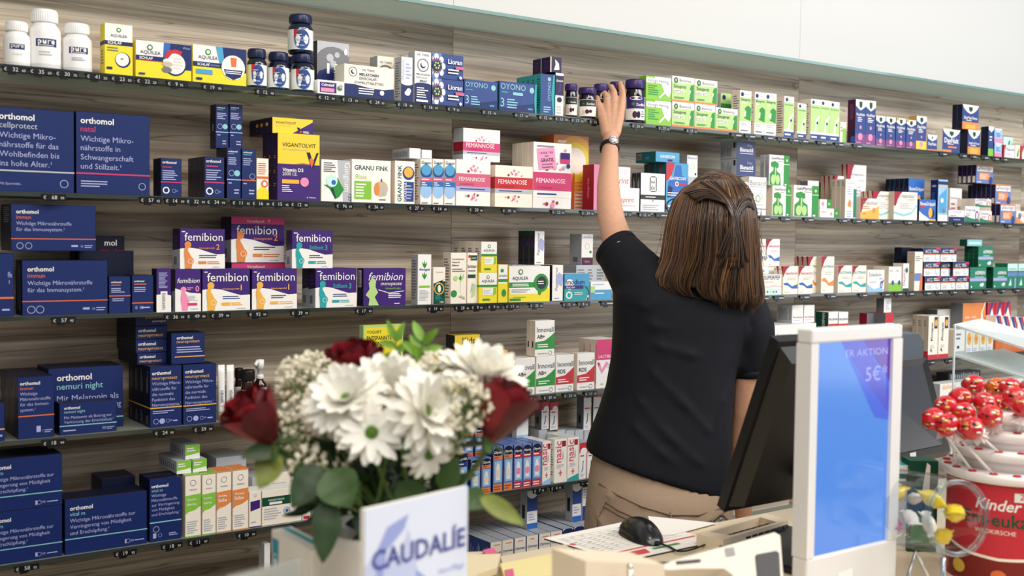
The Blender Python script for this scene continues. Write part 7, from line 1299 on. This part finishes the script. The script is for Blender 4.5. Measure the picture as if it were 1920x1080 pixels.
# open plastic jar lying tilted
jm = Q(1800, 972, 1.58); jax = ((C0-jm).normalized()*.80+RT*.56-Vector((0, 0, .10))).normalized()
def thin(tint, gl=.06, body=0):
    m = bpy.data.materials.new('clear_plastic'); m.use_nodes = True; nt = m.node_tree; nt.nodes.clear(); N = nt.nodes.new; L = nt.links.new
    o = N('ShaderNodeOutputMaterial'); tr = N('ShaderNodeBsdfTransparent'); tr.inputs[0].default_value = (*lin(tint), 1); gs = N('ShaderNodeBsdfGlossy'); gs.inputs['Roughness'].default_value = .04
    lw = N('ShaderNodeLayerWeight'); lw.inputs[0].default_value = .35; mp = N('ShaderNodeMath'); mp.operation = 'MULTIPLY_ADD'; mp.inputs[1].default_value = .42; mp.inputs[2].default_value = gl; L(lw.outputs['Facing'], mp.inputs[0])
    pw = N('ShaderNodeMath'); pw.operation = 'POWER'; pw.inputs[1].default_value = 3; L(lw.outputs['Facing'], pw.inputs[0]); L(pw.outputs[0], mp.inputs[0])
    x = N('ShaderNodeMixShader'); L(mp.outputs[0], x.inputs[0]); L(tr.outputs[0], x.inputs[1]); L(gs.outputs[0], x.inputs[2]); last = x
    if body:
        df = N('ShaderNodeBsdfDiffuse'); df.inputs[0].default_value = (*lin(tint), 1); y = N('ShaderNodeMixShader'); y.inputs[0].default_value = body; L(x.outputs[0], y.inputs[1]); L(df.outputs[0], y.inputs[2]); last = y
    L(last.outputs[0], o.inputs[0]); return m
CLR = thin('eef3f5', .09)
t = thing('sweet_jar', Vector((jm.x-jax.x*.07, jm.y-jax.y*.07, ZT)), 'clear open plastic jar tipped towards us with wrapped sweets', 'jar'); g = G(); R_ = .057
g.lathe([(0, -.155), (.044, -.155), (.054, -.148), (R_, -.135), (R_, -.03), (.051, -.016), (.051, -.001)], CLR, jm, 56, jax, cap=False); g.obj('jar_body', t)
g = G()
for h in (-.002, -.009): g.lathe([(.051+.0036*math.cos(a), h+.0028*math.sin(a)) for a in [2*math.pi*k/10 for k in range(11)]], CLR, jm, 56, jax, cap=False)
g.obj('screw_rim', t)
g = G(); a, b, jn = basis(jax); bm_ = jm-jax*.09+Vector((0, 0, -R_-.002)); g.tube([Vector((bm_.x-.03, bm_.y, ZT+.004)), Vector((bm_.x, bm_.y, bm_.z-.004)), Vector((bm_.x+.03, bm_.y-.02, ZT+.004))], .003, mat('c8ccd0', .2, 1), 8); g.tube([jm-jax*.03-Vector((0, 0, R_+.004)), Vector((jm.x-jax.x*.03, jm.y-jax.y*.03, ZT+.004))], .003, mat('c8ccd0', .2, 1), 8); g.obj('wire_cradle', t)
YF = mat('e9c91e', .3, coat=.5, name='yellow_wrapper'); CW = mat('e6ddd0', .4); PK_ = mat('d87fae', .4)
def sweet(off, sz, m_, label, seed, name='wrapped_sweet'):
    """pillow pack with two crimped ends"""
    rnd = random.Random(seed); c = jm-jax*off[2]+a*off[0]+b*off[1]; e = Vector((rnd.uniform(-1, 1), rnd.uniform(-1, 1), rnd.uniform(-1, 1))).normalized(); p, q, e = basis(e); g = G(); n_ = 14; vs = []
    prof = ((-1.0, .75, .06), (-.82, .7, .05), (-.66, .5, .25), (-.3, .75, .5), (.1, .78, .55), (.5, .62, .4), (.68, .48, .22), (.84, .72, .05), (1.0, .8, .06))
    for u, w_, h_ in prof:
        for k in range(n_): an = 2*math.pi*k/n_; cr = 1+.12*math.sin(5*an+u*4+seed); vs.append(c+e*(u*sz+(.06*sz*(-1)**k if abs(u) > .95 else 0))+p*(math.cos(an)*w_*sz*.62*cr)+q*(math.sin(an)*h_*sz*.8*cr))
    g.add(vs, [(j*n_+k, j*n_+(k+1) % n_, (j+1)*n_+(k+1) % n_, (j+1)*n_+k) for j in range(len(prof)-1) for k in range(n_)]+[tuple(range(n_)), tuple(range((len(prof)-1)*n_, len(prof)*n_))], m_, True)
    o = g.obj(name); tag(o, label, 'sweet', 'wrapped sweets in the tipped jar')
# a is across, b is the other cross direction; pick which points up
if b.z < 0: b = -b
if a.dot(RT) < 0: a = -a
for i, (o_, sz, m_, lb) in enumerate((((.010, .004, .022), .030, YF, 'yellow wrapped sweet in the middle of the jar mouth'), ((-.016, .024, .036), .025, YF, 'yellow wrapped sweet leaning at the upper jar wall'), ((-.002, -.030, .034), .025, YF, 'yellow wrapped sweet lying lowest near the jar mouth'), ((-.018, .022, .112), .022, YF, 'yellow wrapped sweet at the back of the jar'), ((-.012, -.010, .090), .023, CW, 'cream wrapped sweet in the middle of the jar'), ((.020, -.022, .088), .021, CW, 'pale wrapped sweet under the yellow ones'), ((-.022, -.024, .115), .024, PK_, 'pink wrapped sweet at the back bottom of the jar'), ((.022, .012, .120), .02, CW, 'pale wrapped sweet farthest back in the jar'))): sweet(o_, sz, m_, lb, i)
# acrylic rack
t = thing('acrylic_rack', Vector((Q(1860, 690, 2.3).x, Q(1860, 690, 2.3).y, ZT)), 'tiered clear acrylic rack with frosted plates behind the lollipops', 'rack'); FRO = thin('eef1f2', .12, .55); CLA = thin('f6fafa', .04)
for pts in (((1788, 608, 2.28), (1838, 597, 2.42), (1990, 612, 2.40), (1990, 675, 2.20)), ((1787, 664, 2.27), (1882, 653, 2.42), (1990, 700, 2.36), (1990, 729, 2.20))):
    g = G(); P_ = [Q(*p) for p in pts]; nn = (P_[1]-P_[0]).cross(P_[3]-P_[0]).normalized(); d4 = (P_[2]-P_[0]).dot(nn); P_[2] -= nn*d4
    if nn.z < 0: nn = -nn
    g.prism(P_, -nn*.004, FRO); g.obj('plate', t, True)
a_, b_ = Q(1787, 664, 2.265), Q(1990, 729, 2.185); zu = Q(1788, 608, 2.28).z; g = G()
g.prism([Vector((a_.x, a_.y, ZT+.0005)), Vector((b_.x, b_.y, ZT+.0005)), Vector((b_.x, b_.y, zu-.03)), Vector((a_.x, a_.y, zu))], -FW*.003, CLA); g.obj('front_sheet', t, True)
g = G(); e_ = mat('dfe9ee', .2); g.box((a_.x-.002, a_.y-.004, ZT), (a_.x+.0012, a_.y-.001, zu), e_); g.obj('polished_corner', t)
